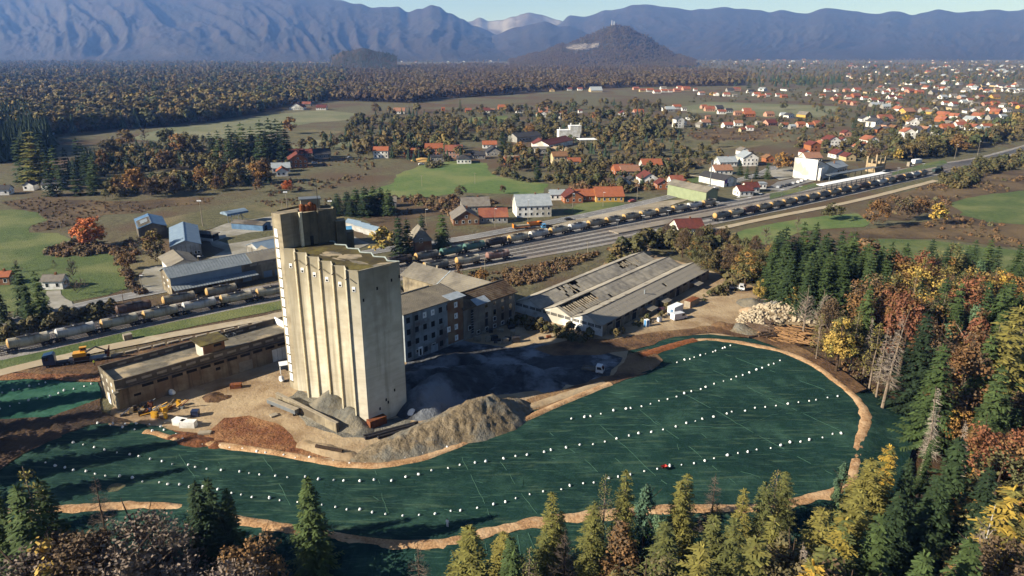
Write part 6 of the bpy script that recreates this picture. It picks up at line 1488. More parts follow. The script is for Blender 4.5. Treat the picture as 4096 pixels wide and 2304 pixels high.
def house(px, py, wpx, kind, wall, roof, label, storeys=1, group=None, rot=None, detail=True, dep=None):
 """px, py: middle of the front foot; wpx: width of the front in photo pixels; kind s: roof slope to the camera, f: gable to the camera, h: hipped, k: flat"""
 P = G(px, py); W = max(4.5, wpx * depth(P.x, P.y) / FPX); rot = HR.uniform(-.06,.06) + .12 if rot is None else rot
 d = Vector((math.cos(rot), math.sin(rot),0)); A, B = P - d * W / 2, P + d * W / 2; D = dep or (W * HR.uniform(.72,.95) if kind == 's' else W * HR.uniform(1.0,1.3)); he = 2.7 * storeys + .5
 CLEAR.append((P.x - d.y * D / 2, P.y + d.x * D / 2, max(W, D) * .72))
 pitch = .62 if kind != 'h' else .5; hr = he + (D if kind == 's' else W) * .5 * pitch
 if wpx < 20: detail = False
 med = wpx < 46
 w = WALLS[wall]; r = ROOFS[roof]
 if not detail or (med and kind in 'sf'):
  fr = Frame(A, B); mb = MB(); rb = MB() if detail else mb; mb.box(0, W, 0, D, -.5, he, w); t = .2; o = .35
  if kind == 's': mb.extr([(0, he),(D, he),(D / 2, hr - .05)],'x',0, W, w); roof_slab(rb, -o, W + o, -o, he - o * pitch, D / 2, hr, r, t); roof_slab(rb, -o, W + o, D + o, he - o * pitch, D / 2, hr, r, t)
  else:
   mb.extr([(0, he),(W, he),(W / 2, hr - .05)],'y',0, D, w)
   for x in (-o, W + o): rb.extr([(x, he - o * pitch),(W / 2, hr),(W / 2, hr + t),(x, he - o * pitch + t)],'y',-o, D + o, r)
  for i in range(max(1, int(W / 3.2))): x = .9 + i * 3.1; mb.box(x, x + 1.2,-.05,-.01,1.0,2.3, M_PANE)
  if detail:
   root = thing('house', label, 'house',(A.x, A.y, 0), fr.rz, group)
   for s_ in range(1, storeys):
    for i in range(max(1, int(W / 3.2))): x = .9 + i * 3.1; mb.box(x, x + 1.2,-.05,-.01,1.0 + 2.7 * s_, 2.3 + 2.7 * s_, M_PANE)
   mb.build('wall', root)
   if HR.random() < .7: c_ = HR.uniform(.3,.7) * W; rb.box(c_, c_ + .7, D * .5, D * .5 + .7, he, hr + .9, M_BRICKWALL)
   rb.build('roof', root); return root
  if FAR_MB is not None:
   M = Matrix.Translation((A.x, A.y, 0)) @ Matrix.Rotation(fr.rz, 4,'Z'); k = 0
   for f_, mi in zip(mb.f, mb.m): FAR_MB.face([M @ Vector(mb.v[i]) for i in f_], mb.mats[mi])
   return None
  return tag(mb.build('house', None, False, (A.x, A.y, 0), fr.rz), label, 'house', group)
 wins = []; n = max(2, int(W / 2.6))
 for s in range(storeys):
  for i in range(n):
   x = W * (i + .5) / n - .5; wins.append((x, x + 1.0,.95 + 2.7 * s, 2.25 + 2.7 * s))
 if kind == 'f' and W > 7: wins.append((W / 2 - .5, W / 2 + .5, he + .3, he + 1.4))
 side = [('l', D * .2, D * .2 + 1.0,1.0,2.3),('l', D * .6, D * .6 + 1.0,1.0,2.3),('r', D * .25, D * .25 + 1,1,2.3),('r', D * .65, D * .65 + 1,1,2.3)]
 o, f = gable_house('house', label, 'house', A, B, D, he, hr, w, r, {'s': 'x','f': 'y','h': 'hip','k': 'flat'}[kind],.45, group, windows=wins, chimney=(W * .6, D * .5) if kind in 'sf' else None, side_wins=side)
 return o
# the row beyond the green meadow and the houses near the road (zoomed tables: origin and scale of the enlarged photo)
S = 1366 / 2576
def T2(rows):
 for r in rows: x, y, w, k, wa, ro, lab = r[:7]; house(1366 + x * S, y * S, w * S, k, wa, ro, lab, *(r[7:]))
T2([(298,1193,108,'s','w','o','white house with orange roof at the left end of the row beyond the meadow',2),
 (528,1186,112,'s','o','o','orange brick house with orange roof beside the pile of yellow sand',1),
 (698,1174,130,'s','o','o','large orange brick house with orange roof, middle of the meadow row',2),
 (848,1194,128,'s','p','r','pink brick house with faded red roof right of the middle of the meadow row',2),
 (925,1234,108,'h','w','d','low white house with dark hipped roof at the edge of the meadow',1),
 (1035,1200,100,'s','g','d','dark-roofed outbuilding behind the low white hipped house',1),
 (725,1216,100,'k','g','d','low flat dark shed in front of the pink brick house',1),
 (1150,1178,110,'f','g','d','grey gabled house with dark solar roof behind the brick shell',1),
 (1118,1118,105,'s','w','o','white half-roofed outbuilding left of the dark spruces',1),
 (1650,1238,110,'s','c','t','tall cream house with brown roof below the red-roofed hall',2),
 (1758,1250,92,'s','g','o','pale house with orange roof right of the tall cream house',1),
 (1525,1157,125,'k','g','g','flat grey garage in front of the red-roofed hall',1),
 (2345,1276,150,'s','w','o','white house with orange roof above the road bend',1),
 (2182,1326,140,'s','p','p','house with a broad faded pink roof below the white orange-roofed house',1),
 (2135,1412,95,'f','w','d','white gabled house with charcoal roof hidden by orchard trees',1),
 (2430,1428,96,'f','o','b','orange brick gable under a dark red roof near the road',1),
 (2535,1398,100,'s','w','r','white bungalow with solar panels on its red roof',1),
 (435,858,85,'s','w','p','pink-roofed house with a white gable at the left of the scattered row',1),
 (768,835,26,'s','o','o','small orange-roofed hut among brown trees',1),
 (958,848,46,'s','o','r','small red-roofed house right of a dark fir',1),
 (1080,852,80,'s','w','b','white house with dark crimson roof at the top of the small green field',1),
 (1140,848,34,'s','g','p','small pink-roofed annex right of the crimson-roofed house',1),
 (1214,826,58,'s','o','o','orange-roofed house above the small green field',1),
 (1346,852,52,'f','w','p','white gabled house with pink roof behind the round brown trees',1),
 (1520,884,78,'f','w','o','white gabled house with orange roof left of three close roofs',1),
 (1525,845,66,'s','p','p','pink-roofed house behind the white orange-roofed gable',1),
 (1665,868,70,'s','w','r','white house with red roof right of a grey roof',1),
 (1600,882,66,'s','g','g','low house with grey roof between two red roofs',1),
 (1682,895,66,'f','g','g','grey gabled barn in front of the white red-roofed house',1),
 (1802,852,30,'s','w','b','small dark red roof left of a tall fir',1),
 (1925,888,56,'s','o','o','square orange-roofed house left of a tall fir',1),
 (2130,876,56,'f','w','b','white gabled house with dark roof left of the grey shell',1),
 (2188,872,50,'k','g','g','unfinished grey concrete house shell',1),
 (2246,862,72,'s','p','o','house with a broad orange roof right of the grey shell',1),
 (2450,838,56,'s','w','d','white house with charcoal roof at the left end of the pale barns',1),
 (2484,842,70,'s','g','m','pale metal-roofed barn in the upper row',1),
 (2535,822,60,'s','w','o','orange-roofed house right of the metal-roofed barn',1),
 (2552,962,66,'f','w','d','tall white gabled house with charcoal roof above the long hedge',3)])
def T3(rows):
 for r in rows: x, y, w, k, wa, ro, lab = r[:7]; house(2730 + x * S, y * S, w * S, k, wa, ro, lab, *(r[7:]))
T3([(25,1418,75,'f','y','b','yellow gabled house with dark roof at the left of the station road',1),(310,1318,140,'s','w','p','white house with faded pink roof and a bare tree in front',1),(345,1255,140,'s','w','m','white house with a pale metal roof behind the pink-roofed one',1),
 (510,1252,120,'f','w','m','tall white gabled house with light blue-grey metal roof',2),(660,1225,70,'f','o','t','orange brick house with brown roof behind the big brown tree',1),(470,1170,70,'f','w','g','white gable with grey roof behind the scrap heap',1),(990,1222,130,'s','w','p','white house with broad pink-brown roof behind the station',1),
 (935,1180,60,'f','w','b','white gabled house with dark red roof left of the brick one',1),(1000,1150,80,'f','o','b','orange brick gabled house with dark red roof above the station',2),(1068,1115,70,'f','c','r','cream gabled house with red roof right of the orange brick one',1),(1140,1112,100,'f','w','b','white two-storey gabled house with dark red roof above the station',2),
 (1215,1085,60,'f','w','b','white gabled house with dark roof right of the two-storey one',1),(1195,1195,90,'f','w','b','white steep-gabled house with dark red roof standing alone',1),(1268,1215,80,'f','c','b','cream gabled house with dark brown roof behind the station roof',1),(1380,1140,100,'f','w','r','wide white gabled bungalow with red-brown roof by the trees',1),
 (1440,1085,90,'f','w','r','white gabled house with red roof above the wide bungalow',1),(1245,1030,60,'f','p','b','pink gabled house with dark roof at the edge of the town',1)])
# the three-storey white house, the bungalows and the big buildings by the road
house(2137,868,140,'s','w','m','large white three-storey house with pale roof and balcony by the road',2, None, .16)
house(1866,900,104,'f','b','g','red-brick gabled house with grey metal roof right of the spruces',1, None, .2)
house(1905,848,110,'s','g','g','grey barn with weathered roof behind the red-brick gabled house',1)
house(1975,893,112,'s','g','r','grey bungalow with a hipped red-brown roof by the road',1, None, .1)
house(2230,800,60,'s','w','m','low white garage beside the red-gabled house',1)
house(2295,812,75,'f','o','b','brick house with dark red gable roof and white porch',1)
house(2350,805,90,'s','o','o','wide brick house with bright orange roofs',1)
house(2440,808,112,'s','y','o','bright yellow house with orange roof beside the road',1)
house(2600,735,70,'f','w','b','white gabled house with dark roof among bare trees above the road',1)
house(2500,700,80,'s','o','o','house with orange roof above the yellow house',1)
house(2530,745,50,'f','c','d','small cream gable with dark roof above the orange roofs',1)
house(1555,830,60,'s','g','g','low grey shed with a flat roof left of the spruce row',1)
house(2765,940,110,'s','w','b','white house with dark red roof by the tracks among bushes',1, None, .2)
house(2885,978,60,'s','w','r','small white shed with red roof among the bushes by the field',1, None, .2)
house(212,1158,78,'s','w','g','white garage house with grey tiled roof behind the two spruces',1, None, .1)
house(8,1140,60,'s','b','o','orange-roofed brick house cut off at the left edge',1, None, .1)
house(1195,671,72,'f','o','b','white and orange brick gabled house with dark red roof by the spruces',2, None, .35)
house(1125,690,70,'s','w','m','low pale-roofed outhouse left of the brick gabled house',1, None, .3)
house(1130,705,45,'f','w','o','small white shed with a red roof in front of the pale-roofed outhouse',1, None, .3)
house(1180,630,60,'s','g','b','grey house with dark roof behind the spruce group',1)
house(1290,633,66,'s','g','d','grey house with charcoal roof at the end of the lane',1, None, .3)
house(1235,628,50,'s','g','b','small dark-roofed barn between two grey houses',1)
house(115,762,40,'f','w','d','white gabled house under the dark conifers at far left',1)
house(205,760,70,'s','w','d','long white house under the dark conifers',1)
house(10,780,50,'s','w','d','dark-roofed house at the left edge below the conifers',1)
house(1185,440,55,'f','w','r','white gabled house with red roof at the edge of the far forest',1)
house(1285,440,40,'s','w','b','dark red roofed house right of a round tree at the forest edge',1)
house(1225,425,34,'s','g','r','small house with red roof behind the forest-edge white gable',1)
house(1075,412,26,'f','w','d','tiny white gable left of the forest-edge houses',1)
# station building: tall white wedge with a grey sloping roof, lower wing
def station():
 A, B = G(3262,722), G(3345,703); fr = Frame(A, B); W = fr.L; h = height_at(A.x, A.y, 640); D = 16; root = thing('station_building','white wedge-shaped railway station with grey sloping roof','station', A, fr.rz)
 g = MB(); g.extr([(0,-.4),(W, -.4),(W, 4.2),(0, h)],'y',0, D, M_WHITEWALL); g.build('wall', root)
 r = MB(); k = (4.2 - h) / W; r.extr([(-.3, h + .05 - .3 * k),(W + .6,4.25 + .6 * k),(W + .6,4.5 + .6 * k),(-.3, h + .3 - .3 * k)],'y',-.3, D + .3, ROOFS['d']); ro = r.build('roof', root)
 s = MB(); s.extr([(W * .45, h + W * .45 * k + .33),(W * .8, h + W * .8 * k + .33),(W * .8, h + W * .8 * k + .45),(W * .45, h + W * .45 * k + .45)],'y',2,9, M_TINGREY); so = s.build('skylight', ro)
 for i in range(9): b = MB(); y = 2.3 + i * .75; b.extr([(W * .45, h + W * .45 * k + .46),(W * .8, h + W * .8 * k + .46),(W * .8, h + W * .8 * k + .56),(W * .45, h + W * .45 * k + .56)],'y', y, y + .3, M_DARKMETAL); b.build('louvre', so)
 v = MB(); v.box(1.4,5.6,-2.2,-.02,-.4, h * .6, M_WHITEWALL); v.build('stair_bay', root)
 win(root, ('y',-2.2,-1),2.4,3.6,1.0,2.4, M_GREYMETAL, M_PANE); win(root, ('y',0,-1),.8,2.0, h * .72, h * .72 + 1.6, M_GREYMETAL, M_PANE)
 A2 = fr.world(W + .4,3); B2 = A2 + fr.x * 21
 gable_house('station_wing','low white station wing with light grey metal roof','building', A2, B2,11,4.4,7.4, M_WHITEWALL, ROOFS['m'],'x',.5, windows=[(2 + 2.6 * i, 3.4 + 2.6 * i, 1.2,3) for i in range(7)], chimney=(9,4))
station()
def ruin():
 A, B = G(3500,690), G(3538,686); fr = Frame(A, B); W = fr.L; h = height_at(A.x, A.y, 628); root = thing('ruined_tower','roofless ruined pale brick building with tall broken walls by the line','ruin', A, fr.rz); m = mat('ruin_brick', pc('#c9b28e'), pc('#a08a6b'),.5, rough=1); D = 8
 w = MB(); w.box(0, W, 0,.5,-.3, h * .55, m); w.box(0,.5,.5, D, -.3, h * .55, m); w.box(W - .5, W, .5, D, -.3, h * .6, m); w.box(.5, W - .5, D - .5, D, -.3, h * .6, m); w.build('wall', root)
 for x, z in ((0,1.0),(W * .42,.92),(W - 1.2,1.0)): p = MB(); p.prism([(x, 0),(x + 1.2,0),(x + 1.1,.5),(x, .5)], h * .55, h * z, m); p.build('broken_pier', root)
 for y, z in ((3,.85),(D - 1.2,1.02)): p = MB(); p.box(W - .5, W, y, y + 1.2, h * .6, h * z, m); p.box(0,.5, y, y + 1.2, h * .55, h * z * .95, m); p.build('broken_pier', root)
 for y in (1.5,4.5): opening(root, ('x', W, 1), y, y + 1.2,.3,2.4, M_OPEN, 'doorway')
ruin()
def brick_shell():
 P = G(2050,660); root = thing('brick_shell','unfinished brick house shell without a roof above the meadow','house', P, .15); CLEAR.append((P.x, P.y + 4,9)); m = WALLS['o']
 w = MB(); w.box(-5.5,5.5,0,8.5,-.3,5.6, m); w.build('wall', root); s = MB(); s.box(-5.8,5.8,-.3,8.8,5.6,5.85, M_ROOFGREY); s.box(-5.7,5.7,-.15,-.01,2.7,2.95, M_ROOFGREY); s.build('floor_slab', root)
 for x in (-4.4,-1.2,2.4):
  for z in (.6,3.4): opening(root, ('y',0,-1), x, x + 1.9, z, z + 1.7, M_OPEN, 'window_opening',.03)
 for y in (1.5,5): opening(root, ('x',-5.5,-1), y, y + 1.4,3.4,5, M_OPEN, 'window_opening',.03)
 p = MB(); p.box(-5.5,-4.2,0,.3,5.86,7, m); p.box(1,5.5,0,.3,5.86,6.6, m); p.build('broken_wall', root)
brick_shell()
def big_hall():
 A, B = G(2208,598), G(2292,578); fr = Frame(A, B)
 gable_house('factory_hall','long hall with a dark red roof beside the white blocks','hall', G(2195,600), G(2290,577),15,4.0,7.2, M_WHITEWALL, ROOFS['b'],'x',.5, windows=[(4 + 5 * i, 6.5 + 5 * i, 1.6,2.8) for i in range(4)]); CLEAR.append((fr.A.x + 14, fr.A.y + 12,22))
 house(2166,592,60,'f','w','b','white gabled front end of the red-roofed hall',1)
 for (px, py, w, h, lab) in ((2258,566,46,10,'left of two tall white concrete blocks behind the red-roofed hall'),(2302,556,46,12,'right and taller of two white concrete blocks behind the red-roofed hall')):
  P = G(px, py); W = w * depth(P.x, P.y) / FPX; root = thing('concrete_block', lab, 'building', P, .15,'white concrete blocks'); b = MB(); b.box(-W / 2, W / 2,0,9,-.3, h, M_WHITEWALL); b.build('wall', root); s = MB(); s.box(-W / 2 - .2, W / 2 + .2,-.2,9.2, h, h + .3, M_WHITE); s.build('roof_slab', root)
  for x in (-W * .4, W * .38): c = MB(); c.box(x - .4, x + .4,2,2.8, h + .3, h + 2.6, M_WHITEWALL); c.build('stack', root)
  CLEAR.append((P.x, P.y + 4,10))
 A = G(2318,582); root = thing('open_canopy','bright white open canopy on posts beside the red-roofed hall','canopy', A, .15); r = MB(); r.box(0,16,0,12,4.6,5.0, M_WHITE); r.build('roof', root); CLEAR.append((A.x + 8, A.y + 6,13))
 for x in (.5,5.5,10.5,15.5):
  for y in (.4,11.6): p = MB(); p.box(x - .2, x + .2, y - .2, y + .2,-.1,4.6, M_PALEBLOCK); p.build('post', root)
 gable_house('solar_hall','grey hall with panels on its roof left of the red-roofed hall','hall', G(2068,570), G(2165,560),13,4.6,7.6, WALLS['g'], ROOFS['d'],'x',.5, windows=[(3 + 4 * i, 5 + 4 * i, 1.4,2.8) for i in range(4)]); P = G(2115,565); CLEAR.append((P.x, P.y + 6,14))
big_hall()
A, B = G(2822,815), G(2868,808); he = height_at(A.x, A.y, 768)
o, f = gable_house('goods_shed','pale green gabled goods shed beside the platform','shed', A, B, 30, he, he + 2.0, WALLS['n'], M_ETERNIT2,'y',.6, door=(2.3,3.1,4.2, M_GREYMETAL), side_wins=[('r',3 + 4 * i, 4.4 + 4 * i, 1.4,2.8) for i in range(6)])
A, B = G(2895,748), G(2945,742); he = height_at(A.x, A.y, 722)
o, f = gable_house('shop','white gabled shop with a big poster and a long dark roof','shop', A, B, 22, he, he + 2.4, M_WHITEWALL, ROOFS['d'],'y',.5, windows=[(4.2,5.2,3.2,4.2)], door=(2.6,3.8,2.2))
g = MB(); g.box(.4,2.6,-.09,-.004,2.0,4.6, mat('poster_red', pc('#c45a78'), pc('#5a6fc0'),.35)); g.build('poster', o)
house(2985,785,60,'s','w','b','small white kiosk with dark red roof beside the goods shed',1, None, .2)
house(3012,770,56,'s','w','b','white hut with crimson roof right of the kiosk',1, None, .2)
house(3050,755,24,'k','w','m','little white box building beside the crimson-roofed hut',1)
# ---- the town: rows of houses; (x, y) from the enlarged photo, T3 origin
TOWN = [
 ('in the wood-edge row',[(35,682,64,'s','p','r'),(100,686,30,'s','w','r'),(150,715,50,'s','w','p'),(225,717,36,'f','y','t'),(258,722,40,'f','w','r'),(335,726,54,'s','w','r'),(365,692,58,'s','g','d'),(398,731,36,'s','g','g'),(415,682,58,'s','p','r'),(525,702,60,'s','w','d'),(625,686,46,'f','w','m'),(565,724,56,'s','w','o'),(605,737,56,'s','p','o'),(650,727,46,'s','w','r'),(725,727,42,'s','w','r'),(770,737,50,'s','o','r'),(815,686,80,'k','w','g'),(955,722,36,'s','w','r'),(1060,737,46,'s','w','o'),(1100,692,46,'s','w','r'),(1168,692,36,'f','w','g'),(1182,732,42,'s','w','r'),(1245,692,50,'s','p','r'),(1325,690,60,'s','w','r'),(1410,706,50,'k','c','t'),(1490,694,52,'s','w','g'),(1590,692,56,'s','w','r'),(1690,682,50,'s','w','r'),(1745,640,42,'f','w','g'),(1880,622,40,'s','w','p')]),
 ('in the upper town street',[(1320,736,66,'s','o','r'),(1165,762,60,'s','p','r'),(1255,745,46,'s','w','r'),(1380,752,50,'s','w','o'),(1450,770,60,'s','w','r'),(1540,708,50,'s','w','r'),(1612,718,46,'s','w','r'),(1660,722,42,'s','c','o'),(1735,700,70,'s','p','r'),(1795,704,60,'s','o','r'),(1860,672,46,'f','w','r'),(1920,712,76,'s','g','d'),(1640,755,60,'s','w','r'),(1580,745,50,'s','w','b'),(1980,745,60,'s','w','m'),(2050,735,54,'s','w','g'),(2120,745,50,'s','p','m'),(2180,770,60,'s','w','r'),(2260,745,60,'s','g','r'),(2370,745,66,'s','y','t'),(2150,685,44,'s','w','m'),(2000,635,50,'s','w','m'),(2100,640,44,'s','w','g'),(2230,675,40,'f','w','m'),(2330,640,40,'s','w','g'),(2400,660,50,'s','w','r'),(2500,690,60,'s','w','m'),(2540,640,46,'s','c','g')]),
 ('in the second town street',[(1215,782,46,'s','o','r'),(1262,790,56,'s','p','r'),(1310,795,56,'s','p','r'),(1460,805,70,'s','g','m'),(1545,820,70,'s','g','m'),(1500,780,46,'s','w','b'),(1610,800,66,'s','w','r'),(1570,790,40,'f','w','r'),(1720,860,100,'s','y','p'),(1655,840,66,'f','w','r'),(1835,850,66,'s','g','r'),(1990,790,50,'s','w','o'),(1925,785,50,'f','c','g'),(2060,800,56,'s','w','r'),(2130,780,50,'s','w','m'),(2215,800,56,'s','g','g'),(2300,800,60,'s','p','r'),(2370,795,66,'s','o','r'),(2440,810,50,'f','w','g'),(2510,800,56,'s','p','r'),(2560,820,50,'s','y','r')]),
 ('in the third town street',[(1895,862,50,'f','y','g'),(1955,840,70,'s','g','d'),(2055,830,66,'k','c','g'),(2010,885,76,'f','o','r'),(1990,920,70,'f','o','r'),(2085,895,66,'f','w','r'),(2185,855,80,'f','w','d'),(2250,845,76,'s','p','g'),(2340,840,60,'s','w','r'),(2400,860,66,'f','o','r'),(2465,845,60,'s','w','g'),(2535,875,70,'s','o','d'),(2275,895,80,'f','w','r'),(2355,905,80,'s','g','d'),(2425,895,60,'s','w','m'),(2205,920,70,'f','w','m'),(2110,940,60,'s','w','p')]),
 ('in the near town street',[(1385,918,76,'f','w','d'),(1450,912,66,'s','w','d'),(1540,915,115,'s','p','r'),(1480,960,86,'f','w','d'),(1560,965,60,'f','p','d'),(1740,960,90,'f','w','t'),(1790,910,56,'f','w','d'),(1495,1000,66,'f','o','d'),(1420,1015,60,'f','g','d'),(1560,1000,60,'f','y','d'),(1610,985,56,'f','o','t'),(1715,985,60,'f','w','g'),(1790,1000,80,'f','w','d'),(1710,1045,96,'f','w','r'),(1855,1000,70,'f','w','p'),(1920,990,60,'f','w','m'),(1950,1015,66,'f','w','d'),(2010,985,100,'s','o','o'),(2030,955,66,'f','w','g'),(2110,965,90,'s','w','r'),(2220,985,84,'f','w','r'),(2320,985,100,'s','w','o'),(2420,1020,76,'s','g','g'),(2440,995,76,'s','p','g'),(2290,1015,120,'s','w','m'),(2400,965,60,'s','w','r'),(2540,1000,80,'s','g','d')]),
 ('in the mid-field row',[(60,905,66,'f','w','d'),(12,945,60,'f','w','r'),(180,945,80,'s','w','p'),(155,962,60,'f','g','g'),(195,900,40,'s','p','p'),(350,965,80,'s','w','r'),(425,950,70,'s','w','p'),(680,950,90,'s','p','b'),(580,945,46,'s','g','g'),(510,985,60,'s','w','r'),(780,965,66,'s','w','o'),(900,960,66,'s','p','o'),(835,975,50,'s','g','m'),(970,962,56,'s','w','o'),(1035,955,80,'s','o','r'),(950,885,76,'f','y','g'),(820,890,60,'f','w','d'),(770,885,60,'s','w','m'),(665,880,70,'s','p','p'),(510,880,90,'s','o','o'),(425,870,66,'s','p','p'),(490,852,66,'s','w','r'),(300,860,66,'s','w','r'),(355,850,60,'s','w','d'),(285,830,66,'s','g','d'),(210,840,80,'s','p','r'),(168,820,50,'s','p','o'),(15,835,40,'s','w','g'),(460,1000,50,'s','c','r')]),
]
for where, rows in TOWN:
 rows = sorted(rows, key=lambda r: r[0]); seen = {}
 for r in rows:
  k = (r[4], r[5]); seen.setdefault(k, []).append(r)
 for (wa, ro), rs in seen.items():
  for i, r in enumerate(rs):
   base = f'{WNAME[wa]} house with {RNAME[ro]} roof'
   lab = f'{base} {where}' if len(rs) == 1 else f'{base}, {ORD[i] if i or len(rs) > 2 else "first"} such from left {where}'
   house(2730 + r[0] * S, r[1] * S, r[2] * S * .9, r[3], wa, ro, lab, 2 if (r[2] > 85 and r[3] == 'f') else 1,'town houses ' + where, HR.choice([.2,.35,.5,-.1,.6]) if r[3] == 'f' else HR.uniform(-.05,.3))
T2([(1240,684,24,'f','y','g','tiny yellow gable in front of the brown wood'),(1380,692,30,'f','g','p','tiny grey gable in front of the brown wood'),(1475,688,34,'f','g','g','small grey house with pale gable before the brown wood'),(1592,692,34,'f','c','t','small cream gable before the brown wood'),(1722,682,36,'s','w','r','small red roof before the brown wood, left of another'),(1800,682,36,'s','w','r','small red roof before the brown wood, beside the long pale shed'),(1925,694,88,'s','c','m','long pale metal-roofed shed before the brown wood')])
T2([(2225 + d, 678 + e, w, k, wa, ro, f'{WNAME[wa]} house with {RNAME[ro]} roof, {ORD[i]} from the left right of the long pale shed') for i, (d, e, w, k, wa, ro) in enumerate([(0,0,44,'s','p','r'),(48,14,44,'s','c','r'),(105,14,54,'s','w','o'),(160,26,54,'s','w','r'),(207,-4,44,'s','w','g'),(212,18,48,'s','w','o'),(258,18,34,'s','w','r'),(312,14,54,'s','p','r'),(330,-6,40,'s','w','o')])])
# settlements far out on the plain: nothing tells one pale speck from the next
fr_ = random.Random(77)
def far_village(n, x0, x1, y0, y1, where, w0=5, w1=9):
 for i in range(n):
  wa = fr_.choice('wwwwcgp'); ro = fr_.choice('rrmgwd'.replace('w','o')); px, py = fr_.uniform(x0, x1), fr_.uniform(y0, y1)
  house(px, py, fr_.uniform(w0, w1) * 1.3, fr_.choice('sf'), wa, ro, f'tiny pale house in the distant settlement {where}',1,'distant houses ' + where, None, False)
far_village(30,3500,4096,330,372,'behind the town at the right',10,20)
FAR_MB = MB()
far_village(26,1370,1900,226,250,''); far_village(44,1950,2760,236,262,''); far_village(34,2740,3300,228,258,''); far_village(60,3400,4096,262,330,'',8,16); far_village(10,1150,1350,230,330,'')
far_village(50,3000,4096,232,275,'',5,10)
tag(FAR_MB.build('distant_houses'), kind='stuff'); FAR_MB = None
# ---------------------------------------------------------------- woodland floors and masses
M_WOODFLOOR = mat('wood_floor', pc('#4a3d2c'), pc('#39321f'),.05, pc('#54442f'),.01, rough=1)
W1 = [(-500,560),(0,556),(210,545),(420,522),(640,508),(860,486),(1050,452),(1150,425),(1330,402),(1380,340),(1400,292),(1320,262),(900,252),(300,248),(-900,250)]
W3 = [(1330,402),(1480,408),(1640,412),(1800,392),(1950,384),(2200,364),(2500,350),(2760,346),(2960,342),(2990,310),(2900,290),(2400,266),(1900,260),(1400,275),(1380,330)]
sheet('wood_floor', W1, M_WOODFLOOR); sheet('wood_floor', W3, M_WOODFLOOR)
sheet('wood_floor',[(-300,660),(0,650),(150,628),(215,598),(200,520),(90,470),(-300,490)], M_WOODFLOOR)
growth('woodland', W1,'mixed',13,22,7,100,1)
growth('woodland', W3,'brown',13,18,7.5,110,2)
growth('woodland',[(900,440),(1150,400),(1340,385),(1380,330),(1340,300),(1100,330),(950,380)],'conifer',15,21,9,90,31, keep=.6, patch=(.004,-.05))
growth('woodland',[(-600,420),(700,400),(1300,330),(1350,262),(500,250),(-900,260)],'conifer',15,22,10,90,3, keep=.8, patch=(.003,.05))
growth('woodland',[(1500,350),(1800,300),(1760,270),(1400,272),(1390,300)],'conifer',15,20,10,80,32, patch=(.003,-.1))
growth('woodland',[(2960,345),(3150,352),(3300,352),(3500,345),(3480,325),(3200,318),(2990,322)],'conifer',16,24,16,60,33, patch=(.006,.1))
growth('woodland',[(-300,665),(0,652),(150,628),(212,600),(196,520),(90,468),(-300,488)],'conifer',19,26,5,110,4)
growth('woodland',[(2900,345),(3400,350),(4096,340),(4500,345),(4500,262),(3800,258),(3000,262),(2400,268)],'mixed',10,15,14,62,5, keep=.75)
growth('woodland',[(-1500,250),(-800,257),(1000,256),(2000,268),(3000,266),(4200,270),(5500,262),(5500,231),(2000,231),(-1500,231)],'mixed',11,16,18,58,6, keep=.85, patch=(.0016,-.16))
# scrub, hedges and gardens of the middle distance
growth('scrub',[(1380,480),(1560,450),(1900,440),(2300,420),(2640,415),(2730,470),(2720,560),(2480,570),(2100,560),(1720,580),(1480,590),(1380,560)],'hedge',4,9,9,70,7, keep=.8, patch=(.012,-.12), avoid=[GP([(1820,495),(1920,466),(2060,460),(2040,484),(1950,498)])])
growth('scrub',[(1380,480),(1560,450),(1900,440),(2300,420),(2640,415),(2730,470),(2720,560),(2480,570),(2100,560),(1720,580),(1480,590),(1380,560)],'mixed',8,14,16,50,8, keep=.55, patch=(.01,-.05), avoid=[GP([(1820,495),(1920,466),(2060,460),(2040,484),(1950,498)])])
growth('scrub',[(1700,680),(1840,650),(2000,690),(2120,720),(2300,720),(2480,735),(2540,680),(2700,640),(2760,700),(2700,745),(2480,780),(2200,735),(2060,725),(1960,690),(1800,640),(1720,660)],'hedge',3,7,5.0,90,9, keep=.85, patch=(.02,-.25))
growth('scrub',[(1980,650),(2200,660),(2480,640),(2800,600),(2900,640),(2700,690),(2540,690),(2440,740),(2250,745),(2100,720),(2000,690)],'hedge',4,8,6,80,91, keep=.8, patch=(.02,-.2))
growth('scrub',[(2560,660),(2760,620),(2990,610),(3120,620),(3000,660),(2800,680),(2650,690)],'scrub',2,5,6,70,92, keep=.6, patch=(.02,0))
growth('hedge',[(2410,560),(2640,548),(2660,520),(2600,500),(2440,520)],'hedge',9,12,5,100,93)
growth('garden_trees',[(2740,490),(3250,495),(3400,470),(3600,480),(4200,500),(4300,360),(3900,345),(3300,345),(2760,380),(2730,430)],'hedge',3,6.5,14,55,10, keep=.65, avoid=[GP([(2730,425),(2840,405),(3060,412),(3350,422),(3370,447),(3260,474),(3060,474),(2740,452)])])
growth('garden_trees',[(3300,620),(3480,640),(3680,650),(4096,560),(4300,520),(3600,500),(3350,540),(3200,560),(3180,600)],'hedge',4,9,9,70,11, keep=.7)
growth('garden_trees',[(2740,520),(3200,540),(3350,520),(3400,480),(2740,480)],'hedge',4,8,14,55,12, keep=.5)
growth('scrub',[(3560,650),(3700,628),(3900,590),(4200,520),(4200,450),(3900,560),(3680,600),(3560,615)],'mixed',9,14,7,80,13)
growth('scrub',[(3760,720),(3830,690),(4000,640),(4300,590),(4300,640),(4100,670),(3950,700),(3850,760),(3780,750)],'hedge',4,8,4.5,90,14)
